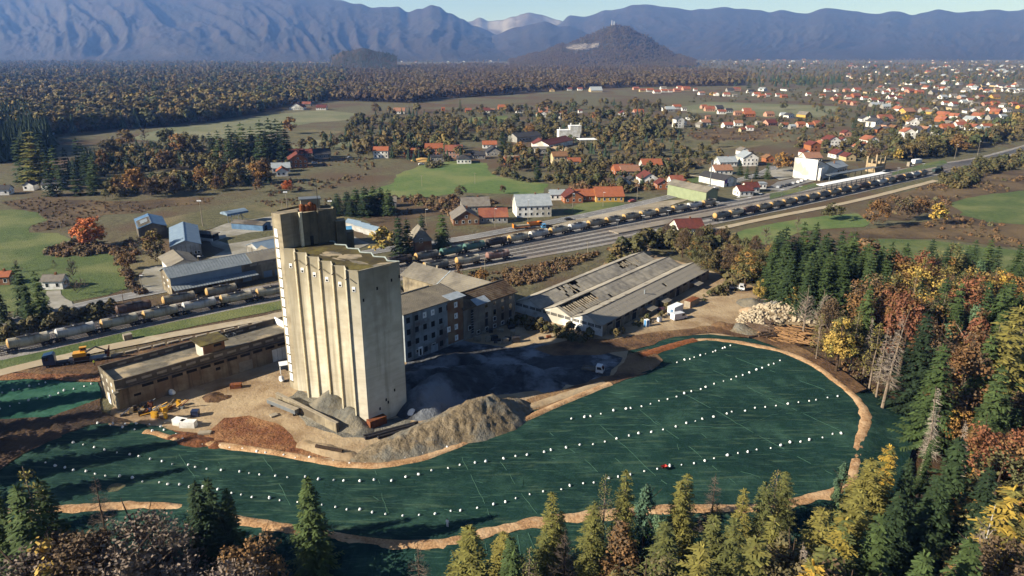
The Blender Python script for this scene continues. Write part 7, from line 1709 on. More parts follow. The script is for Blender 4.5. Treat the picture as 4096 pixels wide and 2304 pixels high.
growth('scrub',[(3420,860),(3560,785),(3700,745),(3900,705),(4400,650),(4400,735),(3900,778),(3760,828),(3620,870),(3480,880)],'scrub',1.2,3.6,4.5,90,15, keep=.8, patch=(.03,-.15))
growth('scrub',[(3300,950),(3500,905),(3700,885),(3830,860),(3950,890),(4200,905),(4500,930),(4500,1020),(4000,985),(3800,960),(3500,950),(3380,965)],'scrub',1.0,3.0,4.0,90,16, keep=.8, patch=(.03,-.1))
growth('scrub',[(1860,1105),(1980,1090),(2150,1060),(2330,1020),(2470,985),(2540,950),(2420,1005),(2300,1062),(2150,1125),(2040,1150),(1950,1130)],'scrub',1.4,3.2,1.9,140,17, keep=.95, patch=(.06,-.35))
growth('scrub',[(2440,1050),(2520,1000),(2600,965),(2720,955),(2900,985),(3060,1040),(3150,1110),(3060,1150),(2930,1120),(2860,1060),(2720,1010),(2600,990),(2500,1060)],'hedge',4,9,3.6,120,18, keep=.9)
growth('scrub',[(2040,1300),(2130,1330),(2260,1360),(2330,1370),(2400,1362),(2330,1340),(2200,1300),(2080,1255)],'hedge',1.6,4,2.0,150,19, keep=.8)
growth('scrub',[(2440,1340),(2600,1270),(2760,1205),(2900,1150),(2960,1130),(2960,1150),(2800,1215),(2600,1295),(2460,1355)],'hedge',1.5,3.6,2.4,150,20, keep=.55)
growth('scrub',[(0,812),(130,792),(330,802),(560,807),(860,792),(840,815),(640,830),(560,850),(420,855),(360,885),(230,915),(150,925),(130,905),(190,880),(150,848),(60,835)],'scrub',.7,1.8,2.6,110,21, keep=.9, patch=(.04,-.25))
growth('scrub',[(175,1015),(240,985),(330,965),(440,985),(480,1020),(440,1015),(330,1025),(230,1030)],'scrub',2,4,2.2,130,22)
growth('scrub',[(440,1000),(520,960),(560,1010),(500,1080),(560,1150),(580,1175),(520,1170),(495,1100)],'scrub',1.5,3.5,2.6,120,23, keep=.8)
growth('scrub',[(1020,805),(1200,790),(1400,800),(1420,830),(1250,815),(1080,828)],'scrub',.8,2.0,2.4,120,24)
growth('scrub',[(1480,790),(1700,785),(1960,790),(2000,830),(1860,850),(1700,880),(1560,860),(1480,840)],'scrub',1.5,4.5,3.4,110,25, keep=.75, patch=(.03,-.2))
growth('scrub',[(0,1330),(200,1290),(440,1240),(470,1225),(440,1262),(250,1310),(0,1362),(-100,1375)],'hedge',2.5,5,2.0,120,26)
growth('scrub',[(420,800),(560,760),(700,770),(900,760),(1090,730),(1080,690),(900,700),(700,720),(520,730),(420,760)],'mixed',5,10,6,90,27, keep=.8)
growth('scrub',[(520,700),(720,680),(900,650),(1060,640),(1060,610),(850,600),(600,600),(400,620),(380,680)],'mixed',6,11,8,80,28, keep=.7, patch=(.01,-.1))
growth('scrub',[(260,690),(420,680),(520,640),(700,620),(720,600),(480,600),(300,640)],'conifer',6,10,5,100,29)
growth('scrub',[(1440,590),(1700,560),(1800,600),(1900,640),(1700,650),(1560,640),(1500,620),(1440,640)],'mixed',7,13,8,75,30, keep=.8)
growth('scrub',[(1100,560),(1330,600),(1480,600),(1500,690),(1380,760),(1180,760),(1080,790),(1060,700),(1140,640)],'scrub',.8,3,4.5,100,51, keep=.6, patch=(.02,-.05))
growth('scrub',[(1230,560),(1420,500),(1500,560),(1440,640),(1320,640),(1200,620)],'mixed',5,11,9,75,52, keep=.6, patch=(.015,-.05))
growth('scrub',[(1960,560),(2420,560),(2720,560),(2760,620),(2480,640),(2200,655),(1990,650),(1900,610)],'mixed',5,10,8,75,53, keep=.6, patch=(.015,-.15))
growth('scrub',[(2250,740),(2480,735),(2560,690),(2700,700),(2680,745),(2500,785),(2380,795),(2250,780)],'scrub',2,6,4.5,100,54, keep=.8, patch=(.02,-.3))
growth('scrub',[(300,650),(700,560),(1060,560),(1160,600),(1150,700),(900,760),(500,790),(420,740),(300,720)],'hedge',3,8,6.5,95,55, keep=.6, patch=(.012,-.15))
growth('garden_trees',[(3300,490),(3500,540),(3900,560),(4200,520),(4300,380),(3900,350),(3400,360),(3200,400)],'mixed',5,9,14,60,56, keep=.45)
growth('scrub',[(2730,560),(3180,580),(3350,560),(3330,500),(2740,500)],'scrub',1.5,4,7,75,57, keep=.6, patch=(.012,-.1))
for o_, n_, s_ in ((cone, 5200,58),(wooded, 600,59)):
 v_ = [v.co for v in o_.data.vertices if v.co.z > 4 and v.co.y < 4750 and not (2250 < pix(*v.co)[0] < 2402 and 172 < pix(*v.co)[1] < 212)]; r_ = random.Random(s_); P_ = [r_.choice(v_) + Vector((r_.uniform(-12,12), r_.uniform(-10,10),-3)) for _ in range(n_)]; scatter('hill_trees', P_, np.array([r_.uniform(9,13) for _ in P_]),'brown' if s_ == 58 else 'conifer', s_)
growth('forest_edge_scrub',[(3180,1290),(3260,1340),(3340,1420),(3420,1500),(3500,1580),(3540,1560),(3460,1460),(3380,1380),(3280,1300),(3220,1270)],'scrub',.8,2.2,2.4,160,34, keep=.6)
# ---------------------------------------------------------------- trees one can tell apart
Z1 = 1366 / 2576
def TR(ox, oy, rows):
 for r in rows:
  kind, x, y, Y, lab = r[:5]; kw = r[5] if len(r) > 5 else {}
  tree_px(kind, ox + x * Z1, oy + y * Z1, Y, lab, **kw)
TR(0,1536,[  # bottom left
 ('larch_thin',160,580,90,'spruce with a bare brown top at bottom left'),('spruce',290,710,92,'green spruce right of the bare-topped one at bottom left'),('spruce',120,760,88,'broad spruce under the bare-topped one at bottom left', dict(wide=1.1)),
 ('larch_bare',700,665,104,'bare grey larch standing on the liner edge at bottom left'),('spruce_d',1555,712,96,'tallest of three dark spruces clustered at bottom left of centre'),('spruce_d',1462,735,93,'left of three dark spruces clustered at bottom left of centre'),('spruce_d',1700,790,97,'right of three dark spruces clustered at bottom left of centre'),
 ('spruce',2310,700,97,'lone tall spruce standing in front of the liner left of centre', dict(wide=1.15)),('brown',380,1120,86,'brown half-bare tree with a yellow patch at bottom left corner', dict(wide=1.5)),('brown',640,1125,84,'dark brown half-bare tree right of the yellow-patched one', dict(wide=1.4)),
 ('bare',1000,950,90,'tall fuzzy bare tree at bottom left between brown tree and spruces', dict(wide=1.3)),('bare',1180,1010,87,'bare tree right of the tall fuzzy one', dict(wide=1.3)),('bare',840,1180,82,'low bare tree in front of the fuzzy bare tree', dict(wide=1.4)),('bare',1300,1270,84,'low bare bush under the spruce cluster at the bottom edge', dict(wide=1.5)),
 ('rust',1880,1165,88,'orange-brown round tree between the spruce cluster and the lone spruce', dict(wide=1.2)),('bare',1750,1290,82,'grey bare tree left under the orange-brown round one', dict(wide=1.3)),('yellow',380,1200,84,'small yellow-leaved tree amid brown trees in the bottom left corner'),('spruce',-60,800,92,'spruce cut off at the left edge near the bottom'),('bare',150,1250,82,'bare shrub at the bottom left corner', dict(wide=1.5))])
TR(1366,1536,[  # bottom centre
 ('larch_bare',570,1180,86,'bare spiky larch at the bottom centre'),('larch_big',960,1070,88,'yellow-green spruce with a pointed bare tip at bottom centre', dict(wide=1.2)),('spruce',1280,1150,86,'dark spruce with brown top right of the yellow-green one', dict(wide=1.1)),
 ('larch',1590,815,97,'tall golden-green larch before the lower path at centre'),('larch_bare',1690,1060,90,'thin grey larch right under the tall golden-green one'),('larch_thin',1995,655,101,'half-bare larch reaching above the lower path'),('larch',2150,650,102,'bushy larch right of the half-bare one, above the lower path'),('pine',2310,725,98,'green round-topped pine among the larches'),
 ('rustcone',2120,1035,91,'cone-shaped rust-red tree among green larches at the bottom', dict(wide=1.15)),('larch',2560,735,99,'larch right of the round-topped pine'),('larch',1900,900,94,'larch standing left behind the rust-red cone tree', dict(wide=1.1)),('larch_thin',1420,1210,84,'grey-brown thin larch at the bottom edge right of dark spruce'),('olive',2300,1290,82,'olive bush at the bottom edge below the rust-red tree', dict(wide=1.1)),('larch_big',2450,1040,88,'broad larch right of the rust-red cone tree'),('pine',2400,960,93,'dark pine below the round-topped pine')])
TR(2730,1536,[  # bottom right
 ('larch',40,680,100,'slim larch left of a dead dark larch at the lower path'),('larch_bare',255,655,104,'dead dark larch standing across the lower path'),('larch',470,790,99,'broad yellow-green larch right of the dead dark larch'),('larch_thin',725,620,102,'tall larch with a bare top before the lower path'),('larch',640,740,100,'larch crowding under the bare-topped one', dict(wide=1.1)),('larch',240,985,90,'larch in the front row beneath the dead dark larch', dict(wide=1.2)),('larch_big',400,1010,89,'bushy larch in the front row at bottom right of centre'),('larch',700,985,90,'pointed larch in the front row left of the dark gap'),('larch_big',560,1160,82,'yellow-green larch at the bottom edge, centre right', dict(wide=1.2)),('larch_big',150,1200,80,'pale green larch at the bottom edge under the front row'),('olive',850,1130,84,'olive-brown tree at the bottom edge beside the dark gap'),
 ('larch_big',1060,930,92,'olive larch right of the dark gap in the front row'),('pine',1230,565,110,'round green pine at the corner of the path'),('pine',1180,760,106,'slim pine trunk left below the corner pine'),('gold',1570,455,112,'golden larch glowing above the corner of the liner'),('larch_big',1430,565,106,'big yellow-green larch below the golden one', dict(wide=1.25)),('gold',1230,1000,88,'bright yellow larch in the lower right', dict(wide=1.1)),('larch_big',1340,800,98,'tall yellow larch in front of the path corner', dict(wide=1.2)),('larch_big',1100,1230,80,'olive larch at the bottom edge, lower right', dict(wide=1.2)),('gold',1000,1330,78,'yellow bush larch at the bottom edge, lower right'),
 ('spruce_d',1720,560,108,'dark spruce with cones beside the golden larch'),('spruce_d',2100,405,106,'huge dark spruce at the right below the pale dead ones', dict(wide=1.25)),('spruce_d',1940,700,100,'black-green spruce left under the huge one', dict(wide=1.2)),('spruce',1500,985,88,'green spruce in the lower right between yellow larch and dark gap', dict(wide=1.2)),('spruce',2190,1160,80,'green spruce at the bottom right, tip below a bare birch', dict(wide=1.15)),('spruce',1840,1265,76,'small green spruce at the bottom edge near the right'),('spruce_d',1650,800,97,'dark spruce before the huge one', dict(wide=1.1)),('spruce',2470,60,128,'spruce near the right edge above the red bushes'),('spruce_d',2330,620,100,'dark spruce at the right behind the huge one'),
 ('dead_spruce',1990,0,124,'tallest pale dead spruce left of the dark forest at right', dict(lean=(0,.05))),('dead_spruce',1900,170,127,'second pale dead spruce leaning beside the tallest one', dict(lean=(0,.04))),('dead_spruce',2150,260,112,'thin dead spruce top above the huge dark spruce'),('birch',2370,880,88,'bare white birch near the bottom right corner'),('gold',2500,760,88,'yellow-leaved tree at the right edge near the bottom'),('red',2310,290,116,'dull red tree above the huge spruce'),('red',2510,335,112,'dark red tree at the right edge'),('olive',2250,1180,92,'brownish tree behind the bottom right spruce', dict(wide=1.2)),('brown',2480,1150,84,'brown half-bare tree at the bottom right corner', dict(wide=1.3)),('orange',2140,180,132,'orange-brown tree behind the pale dead spruces'),('dead_spruce',930,1180,82,'thin dead spruce at the bottom edge beside the yellow larch'),('spruce',1880,420,118,'slim green spruce left of the pale dead pair', dict(wide=.7)),('rust',1290,1370,76,'rust-brown bush at the bottom edge', dict(wide=1.1)),('olive',2430,560,104,'olive tree between the two dark red trees and the birch', dict(wide=1.2))])
TR(2730,768,[  # wood to the right of the shed
 ('spruce',700,360,228,'leftmost tall spruce of the dark stand behind the rubble'),('spruce',800,372,226,'second tall spruce of the dark stand behind the rubble'),('mid_rust',930,340,262,'round red tree peeping over the dark spruce stand'),('mid_rust',1400,350,246,'big brown-orange tree behind the dark spruce stand', dict(wide=1.5)),('red',1635,430,214,'red-topped tree at the field edge right of the spruce stand'),('orange',1720,500,206,'big orange and yellow tree at the field edge', dict(wide=1.25)),('red',1860,450,214,'salmon-red tree at the field edge', dict(wide=1.0)),('orange',1960,520,208,'brown-orange tree at the right of the field-edge group', dict(wide=1.1)),('olive',1600,560,202,'olive-orange tree at the left of the field-edge group', dict(wide=1.3)),('brown',2010,600,204,'dark brown tree ending the field-edge group', dict(wide=1.2)),('yellow',1880,600,196,'bright yellow tree below the salmon-red one'),
 ('rust',1480,610,186,'tall russet tree in front of the field-edge group', dict(wide=1.1)),('redcone',1640,715,176,'dying red spruce in the middle of the right wood'),('redcone',1560,690,182,'second dying red spruce left of the first'),('red',1750,760,172,'small red tree right of the dying red spruces'),('spruce',2000,645,182,'green spruce at the right of the wood, left of the dark red tree'),('red',2210,640,186,'dark red tree between green spruces at the wood edge'),('spruce',2330,690,178,'blue-green spruce right of the dark red tree'),('spruce',2440,685,176,'blue-green spruce near the right end of the wood edge'),('spruce',2110,690,176,'spruce just left below the dark red tree'),('spruce_d',1860,900,152,'big dark spruce in the middle of the right wood', dict(wide=1.2)),('redcone',2265,870,148,'bright orange-red pointed tree at the right', dict(wide=1.1)),('rust',1985,930,158,'orange-red tree left of the pointed one'),('rust',2200,1045,142,'large russet-brown tree below the pointed orange-red one', dict(wide=1.05)),('spruce',2340,1090,140,'green spruce at the right of the large russet tree', dict(wide=1.1)),('larch_big',2480,1000,140,'yellow-green tree at the right edge', dict(wide=1.3)),('larch_big',2560,860,150,'olive-yellow tree cut by the right edge', dict(wide=1.3)),('spruce',1980,1150,134,'green pine-like spruce in front of the russet tree', dict(wide=1.1)),('spruce',2420,1310,128,'green spruce at the right edge below the yellow tree', dict(wide=1.1)),
 ('dead_spruce',1650,850,152,'tall pale dead spruce at the edge of the bare soil', dict(lean=(0,.04))),('dead_spruce',1440,930,172,'pale dead spruce left of the tall one'),('dead_spruce',1560,1000,158,'short pale dead spruce between two others'),('bare_pale',960,690,196,'bare pale tree right behind the rubble heap', dict(wide=1.3)),('bare_pale',1080,720,192,'second bare pale tree right of the rubble heap', dict(wide=1.2)),('brown',1150,790,184,'thin brown tree right of the log pile'),('larch_thin',1060,900,178,'leaning half-bare tree at the end of the log pile'),('olive',1250,900,176,'olive tree right of the log pile'),('larch_thin',1340,880,172,'tall half-bare larch at the wood edge'),('larch_thin',1500,960,162,'brown half-bare larch at the edge of the bare soil'),('spruce',1420,700,180,'spruce left of the dying red spruces'),('yellow',595,660,222,'bright yellow shrub before the dark spruce stand'),('yellow',840,690,214,'small yellow tree in front of the dark spruces'),('yellow',1220,950,170,'orange-yellow small tree by the log pile'),
 ('olive',120,350,262,'olive tree behind the far end of the shed', dict(wide=1.3)),('olive',200,420,250,'broad olive tree beyond the shed roof', dict(wide=1.3)),('brown',380,370,250,'brown tree beside the white parked van by the wood', dict(wide=1.4)),('olive',500,420,238,'olive-brown tree left of the dark spruce stand', dict(wide=1.3)),('mid_bare',880,180,318,'bare round tree standing in the green field'),('mid_bare',640,250,292,'bare tree by the field edge behind the wood', dict(wide=1.3)),('mid_rust',60,290,290,'russet tree beside the dark red roofed house', dict(wide=1.2)),('mid_olive',320,250,292,'olive tree between the red roofs by the field'),('mid_rust',1500,50,330,'tall russet tree in the scrub belt at right', dict(wide=1.2)),('mid_brown',1700,30,345,'brown tree in the scrub belt at right'),('mid_yellow',1950,60,335,'yellow-green tree in the scrub belt at right', dict(wide=1.2)),('mid_olive',1160,70,345,'rounded olive bush on the pale track at right', dict(wide=1.6)),('mid_rust',1820,20,350,'dark red tree in the scrub belt at right')])
def fill(name, kindset, px, n, h, group, label, seed, space=4.0, world_h=None):
 """the rest of a dense stand: trees nothing tells apart share one label"""
 r = random.Random(seed); poly = GP([(p[0], p[1],-4 if p[1] > 1300 else 0) for p in px]); xs = [p.x for p in poly]; ys = [p.y for p in poly]; pts = []; tries = 0
 while len(pts) < n and tries < n * 60:
  tries += 1; x, y = r.uniform(min(xs), max(xs)), r.uniform(min(ys), max(ys))
  if inside(x, y, poly) and all((x - a) ** 2 + (y - b) ** 2 > space * space for a, b in pts): pts.append((x, y))
 for x, y in pts:
  k = r.choice(kindset); tree_at(k, x, y, r.uniform(*h), label, group, wide=r.uniform(1.0,1.3))
fill('stand',['spruce','spruce_d','spruce'],[(3060,1190),(3120,1240),(3220,1280),(3340,1330),(3440,1350),(3540,1330),(3500,1230),(3400,1170),(3250,1150),(3120,1150)],46,(19,25),'dark spruce stand behind the rubble','tall dark green spruce inside the dense stand behind the rubble heap',41,4.2)
fill('stand',['spruce','spruce_d','spruce','olive','spruce','larch_thin','spruce_d','pine','orange'],[(3450,1370),(3580,1470),(3720,1550),(3840,1630),(3960,1700),(4150,1700),(4250,1300),(3950,1200),(3700,1180),(3540,1240),(3440,1340)],84,(15,23),'mixed trees inside the right wood','tree in the thick mixed autumn wood along the right side',42,4.4)
fill('stand',['spruce','spruce_d','olive','brown','spruce_d','larch'],[(3780,1720),(3840,1850),(3900,2000),(3980,2200),(4300,2300),(4350,1700),(4000,1680)],34,(13,20),'mixed trees in the lower right wood','tree in the shaded wood at the lower right edge',43,4.6)
fill('stand',['larch','larch_big','larch','pine','spruce','larch_thin'],[(1950,2330),(2200,2270),(2600,2190),(3000,2150),(3300,2120),(3550,2080),(3700,2200),(3760,2500),(3200,2600),(2200,2600)],26,(9,13),'larches along the bottom edge','yellow-green larch in the thicket along the bottom edge',44,4.6)
fill('stand',['bare','brown','bare','olive','brown'],[(-100,2330),(300,2270),(700,2250),(1100,2270),(1150,2450),(500,2550),(-200,2500)],14,(6,9),'bare trees along the bottom left edge','brown leafless tree in the thicket along the bottom left edge',45,4.2)
fill('stand',['olive','brown','mid_olive','mid_hedge'],[(2560,985),(2760,975),(2950,1010),(3090,1080),(3080,1150),(3000,1130),(2920,1075),(2740,1030),(2620,1010)],26,(7,12),'olive and brown trees behind the shed','olive-brown tree in the thicket behind the far end of the shed',46,4.5)
# trees just off the left edge of the picture: they throw the long shadows over the liner
for i, (x, y, h) in enumerate([(-112,118,24),(-106,108,22),(-118,128,25),(-128,134,24),(-104,98,21),(-122,112,24),(-99,90,20),(-134,122,25),(-140,140,24),(-96,84,18),(-128,146,22),(-146,152,24)]):
 tree_at('spruce_d', x, y, h, 'dark spruce of the stand along the left margin','spruces along the left margin', wide=1.2)
# middle distance, left
TR(0,768,[('mid_spruce',110,540,212,'left of two big spruces beside the white garage at left'),('mid_spruce2',250,590,208,'right of two big spruces beside the white garage at left'),('mid_spruce',-30,720,206,'spruce at the left edge beside the road'),('mid_spruce2',170,690,204,'low dark spruce between the two big ones'),('mid_bright',650,172,296,'brilliant orange-red round tree beside the green field', dict(wide=1.25)),('mid_orange',1135,270,276,'slim orange tree in front of the large white hall'),('mid_brown',1170,360,270,'brown tree at the corner of the large white hall'),('mid_orange',940,445,262,'round orange-brown tree beside the concrete yard', dict(wide=1.1)),('mid_brown',960,560,250,'brown bush tree below the round orange-brown one'),('mid_bare',520,480,232,'bare tree in the garden by the white garage', dict(wide=.8)),('mid_bare',500,690,238,'low bare orchard tree beside the white garage'),('mid_bare',580,700,238,'second bare orchard tree beside the white garage'),('mid_bare',1040,320,280,'bare tree beside the ruined blue hall'),('mid_bare',400,500,262,'grey bare tree behind the garage roof'),('mid_bare',110,500,258,'grey bare tree behind the two big spruces')])
for i, (x, y, w) in enumerate([(60,560,1),(110,590,1),(150,540,1),(205,600,1),(250,610,1),(300,570,1),(330,600,1),(360,640,1),(180,650,1),(230,670,1),(290,680,1),(350,690,1)]):
 Yb = G(0,760 if y > 630 else 720).y; tree_px(('mid_spruce','mid_spruce2')[i % 2], x, y - 20, Yb + RNG.uniform(-20,30),'dark spruce in the loose conifer group at the left','loose conifer group at the left',1.15, hmax=30)
tree_px('mid_larch',105,512, G(0,735).y, 'tall yellow-green larch at the left before the dark conifer wood', wide=1.3); tree_px('mid_yellow',180,635, G(0,715).y, 'yellow tree among dark spruces at left'); tree_px('mid_orange',400,590, G(0,690).y, 'orange poplar-shaped tree right of the conifer group', wide=.7)
tree_px('mid_poplar',110,520, G(0,720).y, 'golden poplar beside the tall larch at left')
for i, (x, y) in enumerate([(835,528),(865,520),(910,496),(960,488),(1000,505),(1035,478),(1070,470),(1100,474),(1125,485),(940,520),(1010,540),(1060,520),(1110,530),(1140,520)]):
 tree_px(('mid_spruce','mid_spruce2')[i % 2], x, y, G(0,640 + (i % 3) * 6).y, 'tall dark spruce in the compact grove left of centre','compact spruce grove left of centre',1.2)
tree_px('mid_orange',1125,568, G(0,645).y, 'small orange tree in front of the compact spruce grove', wide=.8)
for i, (k, x, y, b) in enumerate([('mid_orange',470,690,775),('mid_orange',530,665,785),('mid_brown',600,700,790),('mid_brown',680,690,785),('mid_rust',868,700,765),('mid_orange',800,655,745),('mid_olive',840,630,730),('mid_olive',930,660,745),('mid_rust',900,640,725),('mid_orange',1020,640,735),('mid_rust',1050,630,730),('mid_olive',660,510,610),('mid_orange',700,525,620),('mid_olive',740,520,615),('mid_olive',770,535,620),('mid_orange',490,510,600),('mid_bare',570,505,600),('mid_brown',650,590,680),('mid_olive',430,545,640),('mid_rust',1030,712,770),('mid_bright',1147,716,768),('mid_orange',1160,460,535),('mid_brown',1340,545,590)]):
 tree_px(k, x, y, G(0, b).y, f'{ {"mid_orange": "orange", "mid_brown": "brown", "mid_rust": "rust-red", "mid_olive": "olive", "mid_bare": "bare", "mid_bright": "bright orange"}[k] } tree of the mixed belt left of centre' if i != 20 else 'small round orange tree standing alone above the yard meadow','mixed tree belt left of centre' if i != 20 else None, 1.2)
# middle distance, centre and right
def MID(rows):
 for k, x, y, b, lab, w in rows: tree_px(k, x, y, G(0, b).y, lab, None, w)
MID([('mid_yellow',1528,895,1018,'golden birch right of the blue-roofed hall',1.35),('mid_spruce',1590,862,1020,'left of the tall dark spruces by the pyramid roof',1.25),('mid_spruce2',1625,875,1012,'second dark spruce left of the pyramid roof',1.2),('mid_spruce',1685,855,985,'small dark spruce behind the pyramid roof',1.0),('mid_spruce2',1765,852,992,'dark spruce right of the pyramid roof',1.35),('mid_rust',1835,1045,1110,'rust-red bush tree behind the long hall',.9),('mid_orange',1930,1065,1130,'orange round tree at the corner of the mossy-roofed block',1.15),
     ('mid_spruce',2150,640,725,'dark spruce above the meadow hedge',1.2),('mid_spruce',2010,520,610,'left of the dark spruces beside the cream house',1.3),('mid_spruce2',2040,530,612,'right of the dark spruces beside the cream house',1.2),('mid_orange',2080,560,625,'orange-brown tree in front of the solar hall',1.1),('mid_spruce',1572,470,515,'lone dark spruce in the brown fields',1.2),('mid_spruce2',1840,398,440,'dark fir above the small green field',1.2),('mid_spruce',2415,420,472,'dark fir right of the orange-roofed house',1.1),('mid_olive',2225,400,445,'round olive tree above the three close roofs',1.2),('mid_orange',2120,490,545,'orange tree behind the solar hall',1.3),('mid_olive',2160,500,548,'olive tree behind the solar hall',1.3),('mid_brown',1500,410,455,'dark red-brown tree by the pink-roofed house',1.2),('mid_rust',1605,530,575,'rust-red tree beside a yellow poplar',1.0),('mid_poplar',1700,480,560,'tall narrow poplar above the meadow row',1.0),('mid_poplar',1650,490,555,'second narrow poplar left of the tall one',.9),('mid_rust',1480,565,620,'rust-red tree left of the white house in the meadow row',1.2),('mid_yellow',2110,640,660,'small yellow tree beside the brick shell',.8),('mid_orange',2325,645,680,'round orange tree right of the orange-roofed pale house',1.1),('mid_olive',2590,660,700,'olive tree below the white orange-roofed house',1.2),('mid_spruce2',2570,695,750,'bluish spruce in the orchard by the road',1.1),('mid_olive',1845,735,790,'round dark olive tree at the edge of the meadow',1.3),('mid_brown',2010,735,775,'dark little tree at the meadow hedge',.9),
     ('mid_orange',3130,600,690,'big brown-orange tree beside the car park',1.15),('mid_rust',3170,615,685,'dark red tree beside the big brown-orange one',1.1),('mid_spruce',2965,640,700,'spruce left of the blue spruces near the shop',1.2),('mid_spruce2',2992,660,715,'bluish spruce beside the shop',1.1),('mid_spruce',3030,655,715,'dark spruce right of the shop',1.1),('mid_spruce2',3075,645,715,'pine left of the car park',1.2),('mid_olive',2835,575,618,'yellow-green round tree left of the lattice mast',1.2),('mid_brown',2860,540,590,'brown tree above the lattice mast',1.1),('mid_yellow',3630,455,505,'yellow-green willow in the near town street',1.3),('mid_brown',3500,580,640,'brown tree behind the roofless ruin',1.4),('mid_olive',3740,535,625,'large olive-brown tree behind the curve of the line',1.5),('mid_olive',3690,565,635,'olive tree left of the large one by the line',1.3),('mid_orange',3850,530,610,'orange-brown tree right of the large olive one by the line',1.4),('mid_yellow',3600,590,645,'yellow shrub tree behind the white container by the line',1.2),('mid_olive',3930,620,680,'green-brown bush at the right end of the line',1.4),('mid_spruce',3430,450,510,'dark fir in front of the wide white house in town',1.0),('mid_olive',3140,405,440,'brown tree in the pale field left of town',1.3),('mid_olive',3290,420,450,'small tree at the right of the pale field',1.0),('mid_spruce2',3250,305,352,'tall dark fir at the wood edge above the town',1.6),('mid_spruce',3000,310,352,'dark fir at the wood edge left of the tall one',1.6),('mid_hedge',3485,800,835,'brown bush beside the pale track',1.0)])
for i, (x, y) in enumerate([(1345,770),(1385,762),(1420,750),(1455,745),(1490,742),(1520,748),(1550,755),(1400,790),(1440,785),(1480,780),(1530,785),(1330,800),(1560,780)]):
 tree_px(('mid_spruce2','mid_spruce')[i % 2], x, y, G(0,852 + (i % 4) * 4).y, 'bushy dark pine in the clump behind the silo tower','pine clump behind the silo tower',1.7)
# ---------------------------------------------------------------- white sandbags in rows on the liner
def bag_mesh(seed):
 bm = bmesh.new(); bmesh.ops.create_icosphere(bm, subdivisions=2, radius=.5); r = random.Random(seed)
 for v in bm.verts:
  n = mnoise.noise(v.co * 2.2 + Vector((seed, 0,0))); z = v.co.z; t = max(0, z) * 1.2; v.co = Vector((v.co.x * (1 - .55 * t), v.co.y * (.8 - .4 * t),(z + .5) * .9 if z > 0 else (z + .5) * .7)) * (1 + .25 * n)
  if v.co.z > .62: v.co.x += .1; v.co.z += .06
 me = bpy.data.meshes.new('sandbag'); bm.to_mesh(me); bm.free(); me.materials.append(M_WHITE); return me
BAGS = [bag_mesh(i) for i in range(4)]
def bags(pts, n, label, group, z0=.28):
 L = [G(*p) for p in pts]; tot = length(L); r = random.Random(len(label) + n)
 for i in range(n):
  p, d = at_len(L, tot * min(1, max(0,(i + r.uniform(-.18,.18)) / (n - 1)))); x, y = p.x + r.uniform(-.35,.35), p.y + r.uniform(-.35,.35)
  tag(put('sandbag', BAGS[i % 4], None, (x, y, liner_z(x, y) - .03), r.uniform(0,6), r.uniform(.36,.66)), label, 'sandbag', group)
bags([(300,1773),(420,1798),(566,1828),(640,1848),(760,1865),(870,1885),(1000,1896),(1150,1908),(1290,1920),(1400,1930),(1490,1926),(1590,1920),(1700,1890),(1850,1866),(2010,1842),(2150,1816),(2290,1792),(2420,1768),(2620,1726),(2740,1700),(2930,1650),(3100,1622),(3230,1604),(3355,1589)],64,'white sandbag in the long middle row across the green liner','sandbags of the long middle row')
bags([(180,1852),(320,1888),(480,1908),(530,1918),(620,1932),(740,1945),(870,1968),(950,1980),(1060,1995),(1180,2012),(1320,2032),(1430,2045),(1560,2064),(1680,2068),(1815,2050),(1990,2014),(2180,1972),(2390,1928),(2530,1900),(2640,1876),(2820,1846),(2960,1816),(3130,1782),(3240,1758),(3368,1736)],66,'white sandbag in the row nearest the trees on the green liner','sandbags of the nearest row')
bags([(2290,1680),(2400,1660),(2560,1628),(2700,1592),(2850,1540),(2960,1508),(3050,1478),(3118,1446)],27,'white sandbag in the third row on the right part of the liner','sandbags of the third row')
bags([(2710,1450),(2780,1430),(2860,1408),(2925,1385)],11,'white sandbag in the short far row at the tip of the liner','sandbags of the short far row')
bags([(450,1696),(640,1700),(655,1722),(770,1775),(890,1790),(1050,1810),(1150,1828),(1270,1840),(1380,1856),(1460,1853),(1600,1838),(1730,1808),(1880,1762),(1960,1732),(2070,1688)],34,'white sandbag along the narrow green strip beside the yard path','sandbags beside the yard path')
bags([(385,1695),(500,1718),(610,1728)],5,'white sandbag at the upper left end of the liner','sandbags at the upper left end')
bags([(10,1572),(60,1562),(125,1546),(190,1532)],6,'white sandbag in the upper row on the small left liner','sandbags on the small left liner'); bags([(0,1640),(60,1622),(120,1605),(200,1588),(260,1566),(330,1548),(372,1536)],11,'white sandbag in the lower row on the small left liner','sandbags on the small left liner')
